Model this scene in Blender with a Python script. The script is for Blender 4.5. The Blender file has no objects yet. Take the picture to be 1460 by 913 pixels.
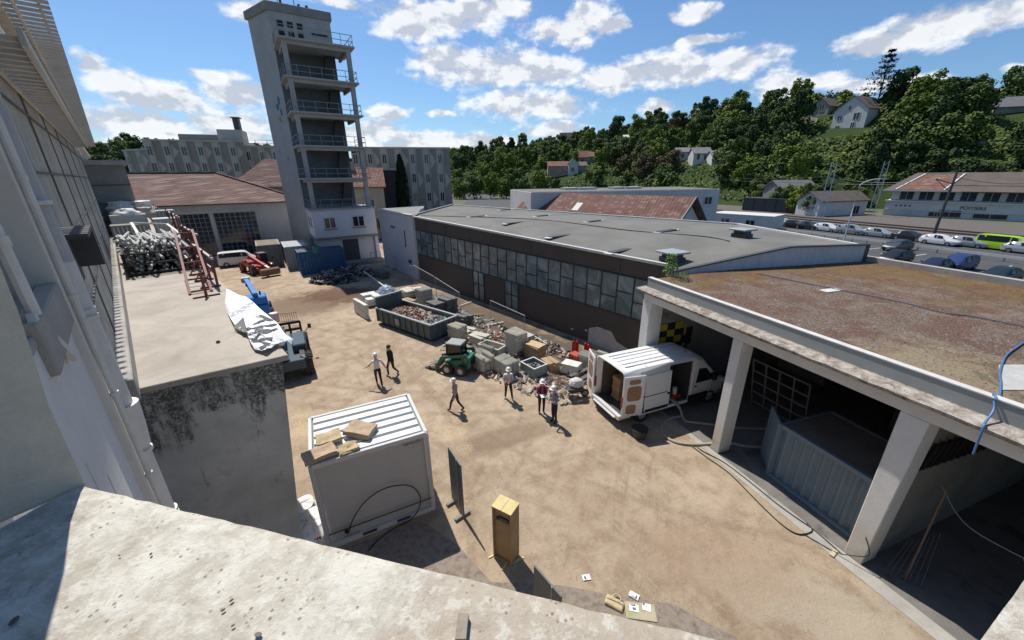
import bpy, bmesh, math, random
import numpy as np
from mathutils import Vector, Matrix, Euler, noise as mnoise
R=math.radians; sin=math.sin; cos=math.cos
rnd=random.Random(7)
S=bpy.context.scene
COL=S.collection
# ------------------------------------------------------------------ camera
F=547.; PITCH=R(20.6); ROLL=R(0.5); CZ=10.
_fw=np.array([0,cos(PITCH),-sin(PITCH)]); _up0=np.array([0,sin(PITCH),cos(PITCH)]); _rt0=np.array([1.,0,0])
_rt=_rt0*cos(ROLL)-_up0*sin(ROLL); _up=_up0*cos(ROLL)+_rt0*sin(ROLL); _C=np.array([0,0,CZ])
cam=bpy.data.cameras.new('camera'); cam.sensor_fit='HORIZONTAL'; cam.sensor_width=36; cam.lens=36*F/1460
cam.clip_start=0.05; cam.clip_end=6000
camo=bpy.data.objects.new('camera',cam); COL.objects.link(camo)
camo.matrix_world=Matrix(((_rt[0],_up[0],-_fw[0],0),(_rt[1],_up[1],-_fw[1],0),(_rt[2],_up[2],-_fw[2],CZ),(0,0,0,1)))
S.camera=camo
S.render.resolution_x=1024; S.render.resolution_y=640
S.view_settings.view_transform='Standard'; S.view_settings.look='None'; S.view_settings.gamma=1
S.view_settings.exposure=0.22
SUN_AZ=-34.; SUN_EL=59.
SKY_STRENGTH=0.105; SUN_STRENGTH=4.6

def ray(x,y): return _fw+_rt*(x-730)/F+_up*(456.5-y)/F
def G(x,y,z=0.):
    d=ray(x,y); return _C+d*(z-CZ)/d[2]
def D(x,y,Y):
    d=ray(x,y); return _C+d*Y/d[1]
def pv(x,y,A,az):
    a=R(az); n=np.array([cos(a),-sin(a),0]); d=ray(x,y); t=((np.array(A,float)-_C)@n)/(d@n); return _C+d*t
def azel(x,y):
    d=ray(x,y); return math.atan2(d[0],d[1]), math.atan2(d[2],math.hypot(d[0],d[1]))

# ------------------------------------------------------------------ node helper
class NT:
    def __init__(s,tree): s.t=tree; s.n=tree.nodes; s.l=tree.links
    def new(s,typ,**k):
        nd=s.n.new(typ)
        for a,b in k.items(): setattr(nd,a,b)
        return nd
    def link(s,v,sock):
        if isinstance(v,bpy.types.NodeSocket): s.l.new(v,sock)
        elif v is not None:
            try: sock.default_value=v
            except Exception: sock.default_value=tuple(v)+(1,) if len(v)==3 else v
    def math(s,op,a,b=None,c=None,clamp=False):
        nd=s.new('ShaderNodeMath',operation=op); nd.use_clamp=clamp
        s.link(a,nd.inputs[0]); s.link(b,nd.inputs[1]); s.link(c,nd.inputs[2]); return nd.outputs[0]
    def vm(s,op,a,b=None):
        nd=s.new('ShaderNodeVectorMath',operation=op); s.link(a,nd.inputs[0]); s.link(b,nd.inputs[1])
        return nd.outputs['Value'] if op in('LENGTH','DOT_PRODUCT','DISTANCE') else nd.outputs[0]
    def noise(s,vec,scale,detail=4,rough=.55,dist=0,color=False):
        nd=s.new('ShaderNodeTexNoise'); s.link(vec,nd.inputs['Vector']); nd.inputs['Scale'].default_value=scale
        nd.inputs['Detail'].default_value=detail; nd.inputs['Roughness'].default_value=rough; nd.inputs['Distortion'].default_value=dist
        return nd.outputs['Color' if color else 'Fac']
    def vor(s,vec,scale,feature='F1',out='Distance'):
        nd=s.new('ShaderNodeTexVoronoi',feature=feature); s.link(vec,nd.inputs['Vector']); nd.inputs['Scale'].default_value=scale
        return nd.outputs[out]
    def ramp(s,fac,stops,interp='LINEAR'):
        nd=s.new('ShaderNodeValToRGB'); cr=nd.color_ramp; cr.interpolation=interp
        while len(cr.elements)<len(stops): cr.elements.new(.5)
        for e,(p,c) in zip(cr.elements,stops): e.position=p; e.color=(tuple(c)+(1,))[:4] if not isinstance(c,(int,float)) else (c,c,c,1)
        s.link(fac,nd.inputs[0]); return nd.outputs[0]
    def mix(s,fac,a,b,mode='MIX'):
        nd=s.new('ShaderNodeMix',data_type='RGBA',blend_type=mode); s.link(fac,nd.inputs[0])
        for v,i in((a,6),(b,7)):
            if isinstance(v,tuple): v=(v+(1,))[:4]
            s.link(v,nd.inputs[i])
        return nd.outputs[2]
    def mr(s,v,a,b,c=0.,d=1.,smooth=False):
        nd=s.new('ShaderNodeMapRange'); nd.interpolation_type='SMOOTHSTEP' if smooth else 'LINEAR'
        s.link(v,nd.inputs[0])
        for i,x in enumerate((a,b,c,d)): nd.inputs[i+1].default_value=x
        return nd.outputs[0]
    def xyz(s,v):
        nd=s.new('ShaderNodeSeparateXYZ'); s.link(v,nd.inputs[0]); return nd.outputs
    def comb(s,x,y,z):
        nd=s.new('ShaderNodeCombineXYZ'); s.link(x,nd.inputs[0]); s.link(y,nd.inputs[1]); s.link(z,nd.inputs[2]); return nd.outputs[0]

# ------------------------------------------------------------------ world: sky with cumulus
W=bpy.data.worlds.new('World'); S.world=W; W.use_nodes=True
w=NT(W.node_tree); w.n.clear()
sky=w.new('ShaderNodeTexSky'); sky.sky_type='NISHITA'; sky.sun_disc=False
sky.sun_elevation=R(SUN_EL); sky.sun_rotation=R(SUN_AZ); sky.altitude=100; sky.air_density=1.0; sky.dust_density=0.6; sky.ozone_density=2.2
tc=w.new('ShaderNodeTexCoord'); dv=tc.outputs['Generated']
o=w.xyz(dv)
el=w.math('ARCSINE',o[2]); az=w.math('ARCTAN2',o[0],o[1])
ae=w.comb(az,w.math('MULTIPLY',el,1.6),0.)
warp=w.noise(ae,9,5,.6,color=True)
w2=w.vm('SUBTRACT',warp,(.5,.5,.5)); sc=w.new('ShaderNodeVectorMath',operation='SCALE'); w.link(w2,sc.inputs[0]); sc.inputs[3].default_value=.055
aew=w.vm('ADD',ae,sc.outputs[0])
CL=[(630,22,120,30),(580,38,60,22),(700,12,70,20),(360,15,40,22),(800,45,62,30),(835,22,45,25),(870,35,30,16),(995,18,42,18),(1330,40,120,30),(1260,60,80,22),(1430,20,90,30),(640,85,65,26),(700,100,120,34),(780,100,70,26),
 (740,148,85,26),(800,150,60,22),(880,110,70,24),(960,100,110,32),(1050,90,85,26),(940,155,38,12),(1110,122,50,24),(1180,112,34,12),(290,106,36,10),(628,161,24,7),(555,162,38,14),(530,190,60,22),(230,140,100,26),(330,130,70,24),
 (200,180,110,30),(330,180,90,32),(160,120,60,26),(130,95,30,26),(600,200,90,14),(690,205,70,16),(790,185,60,14),(1310,115,50,12),(1445,100,24,8),(480,4,50,9),(1000,60,60,8),(1230,120,60,12),(620,212,150,12),(300,210,200,18),
 (-150,120,200,50),(1650,60,160,50),(-300,-60,150,60),(300,-120,120,40),(900,-90,160,40)]
dens=None
for (cx,cy,rx,ry) in CL:
    a0,e0=azel(cx,cy); a1,_=azel(cx+rx,cy); _,e1=azel(cx,cy-ry)
    ra=abs(a1-a0)*1.1+1e-3; re=abs(e1-e0)*1.6*1.15+1e-3
    dlt=w.vm('SUBTRACT',aew,(a0,e0*1.6,0)); dlt=w.vm('MULTIPLY',dlt,(1/ra,1/re,0.))
    L=w.vm('LENGTH',dlt); v=w.math('SUBTRACT',1.,L)
    dens=v if dens is None else w.math('MAXIMUM',dens,v)
def fb(vec): return w.noise(vec,15,7,.55)
n1=fb(ae); up=w.vm('ADD',ae,(-.012,.032,0)); n2=fb(up)
n3=w.noise(ae,7,3,.5)
n4=w.noise(ae,48,5,.65)
d1=w.math('ADD',w.math('MULTIPLY',dens,.9),w.math('MULTIPLY',w.math('SUBTRACT',n1,.5),1.5)); d1=w.math('ADD',d1,w.math('MULTIPLY',w.math('SUBTRACT',n4,.5),.55))
mask=w.mr(d1,.02,.52,0,1,True)
# low broken layer toward the horizon
lowb=w.mr(el,.02,.12,1,0,True)
mask=w.math('MAXIMUM',mask,w.math('MULTIPLY',lowb,w.mr(n3,.42,.7,0,.75,True)))
shade=w.math('ADD',w.math('SUBTRACT',n1,n2),w.math('MULTIPLY',w.math('SUBTRACT',n4,.5),.16))      # brighter on upper edges
lit=w.math('ADD',w.mr(shade,-.10,.06,.0,1.),w.mr(dens,.0,.6,.25,-.22))
ccol=w.mix(w.math('ADD',lit,0.05,clamp=True),(4.7,5.05,5.75),(8.3,8.4,8.5))
skc=w.mix(1.,sky.outputs[0],(.64,.83,1.0),'MULTIPLY')
fin=w.mix(w.math('MULTIPLY',mask,.93),skc,ccol)
bg=w.new('ShaderNodeBackground'); w.link(fin,bg.inputs[0]); bg.inputs[1].default_value=SKY_STRENGTH
wo=w.new('ShaderNodeOutputWorld'); w.l.new(bg.outputs[0],wo.inputs[0])
# sun
sl=bpy.data.lights.new('sun','SUN'); sl.energy=SUN_STRENGTH; sl.angle=R(.55); sl.color=(1,.955,.88)
so=bpy.data.objects.new('sun',sl); COL.objects.link(so)
sd=Vector((sin(R(SUN_AZ))*cos(R(SUN_EL)),cos(R(SUN_AZ))*cos(R(SUN_EL)),sin(R(SUN_EL))))
so.rotation_euler=sd.to_track_quat('Z','Y').to_euler(); so.location=sd*200

# ------------------------------------------------------------------ materials
MC={}
def mat(name,base,rough=.8,metal=0.,var=0.,vs=3.,bump=0.,bs=40.,spec=.5,c2=None,coord='O',dirt=None,extra=None,emis=None,trans=0.,alpha=1.):
    """procedural material: base colour, noise variation towards c2, bump, optional dirt (colour, scale, threshold)"""
    if name in MC: return MC[name]
    m=bpy.data.materials.new(name); m.use_nodes=True; k=NT(m.node_tree)
    b=k.n['Principled BSDF']; b.inputs['Roughness'].default_value=rough; b.inputs['Metallic'].default_value=metal
    b.inputs['Specular IOR Level'].default_value=spec
    if coord=='W': P=k.new('ShaderNodeNewGeometry').outputs['Position']
    else: P=k.new('ShaderNodeTexCoord').outputs['Object']
    col=tuple(base)
    if var or c2:
        d=c2 or tuple(x*(1-var) for x in base)
        u=tuple(min(1,x*(1+var*.6)) for x in base)
        nz=k.noise(P,vs,6,.62)
        col=k.ramp(nz,[(.3,d),(.55,base),(.75,u if not c2 else base)])
        fine=k.noise(P,vs*9,4,.6)
        col=k.mix(k.mr(fine,.35,.75,0,min(.5,.15+var)),col,tuple(x*.72 for x in base))
    if dirt:
        dc,ds,dt=dirt; nz=k.noise(P,ds,8,.68,.4)
        col=k.mix(k.mr(nz,dt,dt+.13,0,.85,True),col,dc)
    if extra: col=extra(k,P,col,b) or col
    k.link(col,b.inputs['Base Color'])
    if bump:
        nz=k.noise(P,bs,6,.65); bn=k.new('ShaderNodeBump'); bn.inputs['Strength'].default_value=bump; bn.inputs['Distance'].default_value=.02
        k.link(nz,bn.inputs['Height']); k.l.new(bn.outputs[0],b.inputs['Normal'])
    if emis: b.inputs['Emission Color'].default_value=tuple(emis[:3])+(1,); b.inputs['Emission Strength'].default_value=emis[3]
    if trans: b.inputs['Transmission Weight'].default_value=trans
    MC[name]=m; return m

# ------------------------------------------------------------------ mesh helper
class MB:
    def __init__(s): s.v=[]; s.f=[]; s.m=[]; s.mi=0
    def add(s,vs,fs):
        n=len(s.v); s.v+= [tuple(map(float,p)) for p in vs]; s.f+=[tuple(i+n for i in f) for f in fs]; s.m+=[s.mi]*len(fs); return s
    def quad(s,a,b,c,d): return s.add([a,b,c,d],[(0,1,2,3)])
    def poly(s,pts): return s.add(pts,[tuple(range(len(pts)))])
    def box(s,c,d,rz=0.,M=None):
        cx,cy,cz=c; dx,dy,dz=[x/2 for x in d]; ca,sa=cos(rz),sin(rz); vs=[]
        for z in(-dz,dz):
            for x,y in((-dx,-dy),(dx,-dy),(dx,dy),(-dx,dy)):
                p=Vector((x*ca-y*sa,x*sa+y*ca,z))
                if M is not None: p=M@Vector((x,y,z))
                vs.append((cx+p.x,cy+p.y,cz+p.z))
        return s.add(vs,[(0,3,2,1),(4,5,6,7),(0,1,5,4),(1,2,6,5),(2,3,7,6),(3,0,4,7)])
    def bx(s,x0,x1,y0,y1,z0,z1): return s.box(((x0+x1)/2,(y0+y1)/2,(z0+z1)/2),(abs(x1-x0),abs(y1-y0),abs(z1-z0)))
    def prism(s,pts,z0,z1):
        """pts: xy or xyz (z1 then taken from point)"""
        n=len(pts); vs=[(p[0],p[1],z0) for p in pts]+[(p[0],p[1],p[2] if len(p)>2 and z1 is None else z1) for p in pts]
        return s.add(vs,[tuple(range(n-1,-1,-1)),tuple(range(n,2*n))]+[(i,(i+1)%n,(i+1)%n+n,i+n) for i in range(n)])
    def hexa(s,b,t):
        return s.add(list(b)+list(t),[(3,2,1,0),(4,5,6,7)]+[(i,(i+1)%4,(i+1)%4+4,i+4) for i in range(4)])
    def cyl(s,a,b,r,n=10,r2=None,cap=True):
        a=Vector(a); b=Vector(b); d=(b-a); q=d.to_track_quat('Z','Y') if d.length>1e-6 else Euler((0,0,0)).to_quaternion()
        r2=r if r2 is None else r2; vs=[]
        for p,rr in((a,r),(b,r2)):
            for i in range(n):
                t=2*math.pi*i/n; vs.append(p+q@Vector((cos(t)*rr,sin(t)*rr,0)))
        fs=[(i,(i+1)%n,(i+1)%n+n,i+n) for i in range(n)]
        if cap: fs+=[tuple(range(n-1,-1,-1)),tuple(range(n,2*n))]
        return s.add(vs,fs)
    def bar(s,a,b,w,h=None):
        a=Vector(a); b=Vector(b); d=b-a; h=h or w
        q=d.to_track_quat('Y','Z'); M=q.to_matrix(); c=(a+b)/2
        return s.box(c,(w,d.length,h),M=M)
    def tube(s,pts,r,n=8):
        pts=[Vector(p) for p in pts]; N=len(pts); vs=[]
        for i,p in enumerate(pts):
            t=(pts[min(i+1,N-1)]-pts[max(i-1,0)]); q=t.to_track_quat('Z','Y')
            rr=r[i] if isinstance(r,(list,tuple)) else r
            for j in range(n):
                a=2*math.pi*j/n; vs.append(p+q@Vector((cos(a)*rr,sin(a)*rr,0)))
        fs=[(i*n+j,i*n+(j+1)%n,(i+1)*n+(j+1)%n,(i+1)*n+j) for i in range(N-1) for j in range(n)]
        fs+=[tuple(range(n-1,-1,-1)),tuple(range((N-1)*n,N*n))]
        return s.add(vs,fs)
    def ball(s,c,r,seg=10,ring=6,sc=(1,1,1)):
        vs=[];fs=[]
        for i in range(1,ring):
            ph=math.pi*i/ring
            for j in range(seg):
                t=2*math.pi*j/seg; vs.append((c[0]+r*sc[0]*sin(ph)*cos(t),c[1]+r*sc[1]*sin(ph)*sin(t),c[2]+r*sc[2]*cos(ph)))
        vs+= [(c[0],c[1],c[2]+r*sc[2]),(c[0],c[1],c[2]-r*sc[2])]; T=len(vs)-2;B=T+1
        for i in range(ring-2):
            for j in range(seg): fs.append((i*seg+j,(i+1)*seg+j,(i+1)*seg+(j+1)%seg,i*seg+(j+1)%seg))
        for j in range(seg): fs.append((T,j,(j+1)%seg)); fs.append((B,(ring-2)*seg+(j+1)%seg,(ring-2)*seg+j))
        return s.add(vs,fs)
    def build(s,name,mt,parent=None,world=False,smooth=False,ang=40,bevel=0,loc=None,fix=True,label=None,seg=1):
        me=bpy.data.meshes.new(name); v=s.v
        off=None
        if world and parent is not None: off=parent.location
        elif loc is not None: off=Vector(loc)
        if off is not None: v=[(a-off[0],b-off[1],c-off[2]) for a,b,c in v]
        me.from_pydata(v,[],s.f)
        mts=mt if isinstance(mt,(list,tuple)) else [mt]
        for q in mts: me.materials.append(q)
        if len(mts)>1: me.polygons.foreach_set('material_index',s.m)
        if fix:
            bm=bmesh.new(); bm.from_mesh(me); bmesh.ops.recalc_face_normals(bm,faces=bm.faces); bm.to_mesh(me); bm.free()
        if smooth:
            me.polygons.foreach_set('use_smooth',[True]*len(me.polygons))
            try: me.set_sharp_from_angle(angle=R(ang))
            except Exception: pass
        me.update()
        ob=bpy.data.objects.new(name,me); COL.objects.link(ob)
        if parent is not None: ob.parent=parent
        elif loc is not None: ob.location=loc
        if bevel:
            md=ob.modifiers.new('bevel','BEVEL'); md.width=bevel; md.segments=seg; md.limit_method='ANGLE'
        if label: ob['label']=label
        return ob
def thing(name,label,cat,loc=(0,0,0),rz=0.,group=None,tilt=None):
    ob=bpy.data.objects.new(name,None); COL.objects.link(ob); ob.location=tuple(map(float,loc)); ob.rotation_euler=tilt+(rz,) if tilt else (0,0,rz)
    ob.empty_display_size=.2; ob['label']=label; ob['category']=cat
    if group: ob['group']=group
    return ob
def tag(ob,label,cat,group=None,kind=None):
    if label: ob['label']=label
    if cat: ob['category']=cat
    if group: ob['group']=group
    if kind: ob['kind']=kind
    return ob
def struct(name,mb,m,label=None,kind='structure',**k):
    ob=mb.build(name,m,**k); ob['kind']=kind
    ob['label']=label or name.replace('_',' '); ob['category']=name.replace('_',' ').split()[0] if ' ' not in name.replace('_',' ') else name.replace('_',' ')
    return ob
def dup(root,loc,rz,label=None,group=None,scale=None):
    r=root.copy(); COL.objects.link(r); r.location=loc; r.rotation_euler=(0,0,rz)
    if scale is not None: r.scale=scale if hasattr(scale,'__len__') else (scale,)*3
    if label: r['label']=label
    if group: r['group']=group
    for ch in list(root.children):
        c=ch.copy(); COL.objects.link(c); c.parent=r
        for g in list(ch.children):
            d=g.copy(); COL.objects.link(d); d.parent=c
    return r
def text_mesh(txt,size,name,mt,parent=None,M=None,depth=.004,label=None):
    cu=bpy.data.curves.new('t','FONT'); cu.body=txt; cu.size=size; cu.extrude=depth; cu.align_x='CENTER'; cu.align_y='CENTER'
    to=bpy.data.objects.new('t',cu); me=bpy.data.meshes.new_from_object(to); bpy.data.objects.remove(to)
    me.materials.clear(); me.materials.append(mt)
    if M is not None: me.transform(M)
    ob=bpy.data.objects.new(name,me); COL.objects.link(ob)
    if parent is not None: ob.parent=parent
    if label: ob['label']=label
    return ob
def frameM(o,x,y):
    """matrix with x axis, y axis at origin o"""
    x=Vector(x).normalized(); y=Vector(y); z=x.cross(y).normalized(); y=z.cross(x)
    return Matrix(((x.x,y.x,z.x,o[0]),(x.y,y.y,z.y,o[1]),(x.z,y.z,z.z,o[2]),(0,0,0,1)))
# ================================================================== MATERIALS
def yard_extra(k,P,col,b):
    xy=P
    big=k.noise(xy,.22,5,.6,.6); mid=k.noise(xy,1.1,6,.65,.3); fine=k.noise(xy,9,6,.7); gr=k.noise(xy,60,3,.7)
    c=k.ramp(big,[(.33,(.33,.245,.165)),(.5,(.44,.34,.24)),(.68,(.50,.40,.285))])
    c=k.mix(k.mr(mid,.42,.62,0,.6),c,(.235,.16,.105)); c=k.mix(k.mr(k.noise(xy,2.6,5,.7,.8),.5,.66,0,.5),c,(.44,.36,.26))
    c=k.mix(k.mr(fine,.5,.72,0,.35),c,(.50,.41,.30))
    c=k.mix(k.mr(gr,.55,.75,0,.5),c,(.17,.12,.085))
    def spot(x,y,rx,ry,colr,amt,a=0.,edge=.5):
        nonlocal c
        if colr[0]>.5: amt=.8
        v=k.vm('SUBTRACT',P,(x,y,0)); m=k.new('ShaderNodeVectorRotate',rotation_type='Z_AXIS'); k.link(v,m.inputs['Vector']); m.inputs['Angle'].default_value=a
        v=k.vm('MULTIPLY',m.outputs[0],(1/rx,1/ry,0)); L=k.vm('LENGTH',v)
        L=k.math('ADD',L,k.math('MULTIPLY',k.math('SUBTRACT',mid,.5),1.5)); L=k.math('ADD',L,k.math('MULTIPLY',k.math('SUBTRACT',fine,.5),.7))
        f_=k.mr(L,edge,1.05,amt,0,True)
        if colr[0]>.5: f_=k.math('MULTIPLY',f_,k.mr(k.noise(P,13,6,.75),.42,.6))
        c=k.mix(f_,c,colr)
    for an_,sx_ in ((-33,1.9),(22,1.5)):
        vr=k.new('ShaderNodeVectorRotate',rotation_type='Z_AXIS'); k.link(P,vr.inputs['Vector']); vr.inputs['Angle'].default_value=R(an_)
        vv=k.vm('MULTIPLY',vr.outputs[0],(sx_,.16,0)); st=k.noise(vv,1.7,6,.66,1.1); gate=k.mr(k.noise(P,.35,3,.5),.46,.56)
        c=k.mix(k.math('MULTIPLY',k.mr(st,.54,.66,0,.38),gate),c,(.20,.138,.092)); c=k.mix(k.math('MULTIPLY',k.mr(st,.46,.36,0,.28),gate),c,(.47,.385,.28))
    for cx_,cy_,r_ in ((14,30,22.6),(14,30,24.3),(-22,6,19.2),(-22,6,20.9),(-3,44,27.5),(-3,44,29.3),(9,-6,19),(9,-6,20.7)):
        dd_=k.math('ABSOLUTE',k.math('SUBTRACT',k.vm('LENGTH',k.vm('SUBTRACT',k.vm('ADD',P,(0,0,0)),(cx_,cy_,0))),r_)); dd_=k.math('ADD',dd_,k.math('MULTIPLY',k.math('SUBTRACT',mid,.5),.25))
        tr__=k.math('MULTIPLY',k.mr(dd_,.07,.22,.6,0,True),k.math('MULTIPLY',k.mr(fine,.35,.6),k.mr(big,.40,.55))); c=k.mix(tr__,c,(.235,.165,.11))
    # darker brown patches of ground, far left centre and along the hall foot
    a=G(430,435); spot(a[0],a[1],4.6,3.8,(.19,.125,.085),.85)
    a=G(490,420); spot(a[0],a[1],4.5,3.,(.13,.07,.045),.9)
    a=G(690,458); spot(a[0],a[1],3.,13,(.12,.088,.065),.9,R(-41))
    a=G(790,500); spot(a[0],a[1],2.4,8,(.11,.085,.065),.9,R(-41))
    # trampled dark trail across the yard
    a=G(715,625); spot(a[0],a[1],2.6,.8,(.20,.14,.095),.6,R(-25))
    # straw-yellow sawdust patches
    for px,ry,rx in (((640,615),1.2,.7),((600,592),.9,.6),((420,620),1.6,1.1),((815,625),.7,.35),((425,600),1.,.8),((660,640),.5,.5)):
        a=G(*px); spot(a[0],a[1],ry,rx,(.60,.46,.27),.75,.4,.2)
    # pale worn concrete showing lower right
    a=G(1150,860); spot(a[0],a[1],3.2,1.2,(.44,.38,.29),.6,R(20))
    a=G(1020,800); spot(a[0],a[1],2.5,1.5,(.36,.25,.17),.5,R(20))
    k.link(c,b.inputs['Base Color'])
    h=k.math('ADD',k.math('MULTIPLY',fine,.6),k.math('MULTIPLY',gr,.4)); h=k.math('ADD',h,mid)
    bn=k.new('ShaderNodeBump'); bn.inputs['Strength'].default_value=.9; bn.inputs['Distance'].default_value=.06; k.link(h,bn.inputs['Height'])
    k.l.new(bn.outputs[0],b.inputs['Normal'])
    return c
M_YARD=mat('packed_earth',(.35,.27,.19),.95,extra=yard_extra,coord='W',spec=.2)
M_FIELD=mat('field',(.09,.11,.05),.95,var=.4,vs=.05,coord='W',c2=(.16,.13,.08))
M_GRAVEL=mat('gravel',(.27,.22,.175),.95,c2=(.14,.11,.085),vs=6,bump=1.,bs=30,coord='W')
M_ASPH=mat('asphalt',(.070,.070,.072),.9,var=.25,vs=.6,bump=.2,bs=60,coord='W',dirt=((.11,.10,.095),.3,.6))
M_BALLAST=mat('ballast',(.13,.11,.095),.95,c2=(.075,.065,.055),vs=2,bump=.5,bs=15,coord='W')
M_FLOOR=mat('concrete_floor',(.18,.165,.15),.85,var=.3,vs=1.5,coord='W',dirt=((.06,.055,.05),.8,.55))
M_PAINTLINE=mat('road_paint',(.72,.72,.70),.8,var=.15,vs=4,coord='W')
M_CONC=mat('concrete',(.38,.355,.32),.9,var=.25,vs=1.2,bump=.4,bs=25,coord='W',dirt=((.17,.15,.13),1.7,.60))
M_CONCD=mat('concrete_grey',(.24,.235,.22),.9,var=.25,vs=1.2,bump=.3,bs=25,coord='W',dirt=((.12,.115,.10),1.2,.58))
def terr_extra(k,P,col,b):
    n=k.noise(P,.7,7,.65,.5); c=k.ramp(n,[(.3,(.30,.265,.215)),(.52,(.40,.355,.30)),(.7,(.45,.41,.355))])
    v=k.vor(P,1.3,'DISTANCE_TO_EDGE'); v2=k.noise(P,3,5,.7)
    crack=k.math('MULTIPLY',k.mr(v,0,.012,1,0),k.mr(v2,.5,.6,0,1)); c=k.mix(k.math('MULTIPLY',crack,.6),c,(.12,.10,.08))
    sp=k.noise(P,14,4,.7); c=k.mix(k.mr(sp,.62,.74,0,.5),c,(.2,.175,.145)); return c
M_TERR=mat('terrace_concrete',(.4,.36,.3),.92,extra=terr_extra,bump=.35,bs=18,coord='W')
def mould_extra(k,P,col,b):
    n=k.noise(P,1.1,7,.7,.6); z=k.xyz(P)[2]
    c=k.ramp(k.noise(P,.9,5,.6),[(.35,(.40,.39,.355)),(.65,(.55,.54,.50))])
    st=k.new('ShaderNodeMapping'); k.link(P,st.inputs[0]); st.inputs['Scale'].default_value=(2.2,2.2,.5); stn=k.noise(st.outputs[0],1.6,8,.72)
    top=k.mr(z,4.2,5.8,0,.17); m=k.mr(k.math('ADD',k.math('ADD',k.math('MULTIPLY',n,.5),k.math('MULTIPLY',stn,.5)),top),.55,.66,0,.92,True)
    m2=k.mr(k.noise(P,16,5,.75),.34,.52,.0,1); m=k.math('MULTIPLY',m,m2)
    c=k.mix(m,c,(.05,.052,.04))
    d=k.mr(k.noise(P,2.4,6,.6),.58,.66,0,.35); return k.mix(d,c,(.31,.31,.29))
M_MOULD=mat('mouldy_render',(.25,.25,.24),.95,extra=mould_extra,bump=.3,bs=18,coord='W')
def sill_extra(k,P,col,b):
    n=k.noise(P,7,8,.72,.4); c=k.ramp(n,[(.3,(.29,.255,.20)),(.47,(.44,.405,.335)),(.60,(.58,.55,.475))])
    n2=k.noise(P,2.2,5,.6,.8); c=k.mix(k.mr(n2,.47,.60,0,.75,True),c,(.36,.295,.225)); c=k.mix(k.mr(k.noise(P,4.5,8,.75,1.),.55,.66,0,.6,True),c,(.27,.215,.17))
    bl=k.noise(P,26,5,.7); c=k.mix(k.mr(bl,.5,.62,0,.5,True),c,(.63,.61,.54))
    bl2=k.noise(P,38,4,.7,.4); c=k.mix(k.mr(bl2,.56,.66,0,.75,True),c,(.42,.37,.30))
    g=k.vor(P,11); gm=k.noise(P,5,3,.5); c=k.mix(k.math('MULTIPLY',k.mr(g,.07,.10,1,0),k.mr(gm,.6,.66,0,1)),c,(.17,.12,.095))
    pit=k.vor(P,55); pm=k.noise(P,9,3,.6); c=k.mix(k.math('MULTIPLY',k.mr(pit,.14,.24,.9,0),k.mr(pm,.47,.58,0,1)),c,(.22,.17,.13))
    h=k.math('ADD',k.math('MULTIPLY',n,1.2),k.math('MULTIPLY',bl,.7)); h=k.math('ADD',h,k.math('MULTIPLY',k.noise(P,120,4,.7),.35))
    h=k.math('SUBTRACT',h,k.math('MULTIPLY',k.mr(g,.05,.1,1,0),.3))
    bn=k.new('ShaderNodeBump'); bn.inputs['Strength'].default_value=.8; bn.inputs['Distance'].default_value=.008; k.link(h,bn.inputs['Height']); k.l.new(bn.outputs[0],b.inputs['Normal'])
    return c
M_SILL=mat('weathered_stone',(.5,.45,.4),.9,extra=sill_extra,coord='W',spec=.3)
M_REND=mat('rough_render',(.52,.475,.40),.95,var=.18,vs=3,bump=.8,bs=22,coord='W',dirt=((.20,.19,.165),2.5,.68))
M_RENDW=mat('white_render',(.70,.685,.65),.9,var=.10,vs=2,bump=.35,bs=70,coord='W',dirt=((.33,.34,.36),1.6,.66))
M_GREYW=mat('grey_white_paint',(.67,.64,.585),.75,var=.10,vs=2,coord='W')
M_PIPE=mat('painted_pipe',(.68,.66,.62),.55,var=.12,vs=5,coord='W',dirt=((.3,.28,.25),4,.64))
def clad_extra(k,P,col,b):
    n=k.noise(P,.8,6,.65); c=k.ramp(n,[(.3,(.50,.475,.42)),(.7,(.64,.61,.55))]); s=k.new('ShaderNodeMapping'); k.link(P,s.inputs[0]); s.inputs['Scale'].default_value=(3,3,.3)
    st=k.noise(s.outputs[0],2,6,.7); return k.mix(k.mr(st,.5,.7,0,.5),c,(.20,.18,.15))
M_CLAD=mat('weathered_cladding',(.42,.4,.36),.85,extra=clad_extra,coord='W')
M_LOUV=mat('louvre_slats',(.52,.50,.46),.7,var=.15,vs=3,coord='W')
M_DARK=mat('dark_void',(.018,.018,.02),.8)
M_DGREY=mat('dark_grey_metal',(.055,.058,.062),.55,var=.2,vs=4)
M_BLACK=mat('black_plastic',(.012,.012,.013),.5)
M_RUB=mat('rubber',(.022,.021,.02),.85,var=.3,vs=8)
M_RUBD=mat('dusty_rubber',(.06,.052,.045),.9,c2=(.12,.10,.08),vs=6)
M_GALV=mat('galvanised_steel',(.42,.43,.44),.45,metal=.5,var=.25,vs=6)
M_SILV=mat('grey_steel_pole',(.44,.44,.42),.6,metal=.1,var=.25,vs=4,dirt=((.22,.19,.16),5,.62))
M_REDS=mat('rusty_red_steel',(.20,.045,.035),.65,c2=(.10,.03,.025),vs=6)
M_WHST=mat('white_steel',(.60,.585,.56),.6,var=.15,vs=5)
M_GLASS=mat('window_glass',(.03,.045,.05),.08,spec=.7,var=.2,vs=1)
M_GLASSD=mat('dark_window',(.012,.016,.02),.12,spec=.6)
def hallglass(k,P,col,b):
    n=k.noise(P,.5,4,.6,1.2); return k.ramp(n,[(.35,(.075,.115,.125)),(.5,(.13,.185,.195)),(.66,(.27,.32,.32))])
M_HGLASS=mat('dusty_glass',(.1,.14,.15),.22,extra=hallglass,coord='W',spec=.6)
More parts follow.
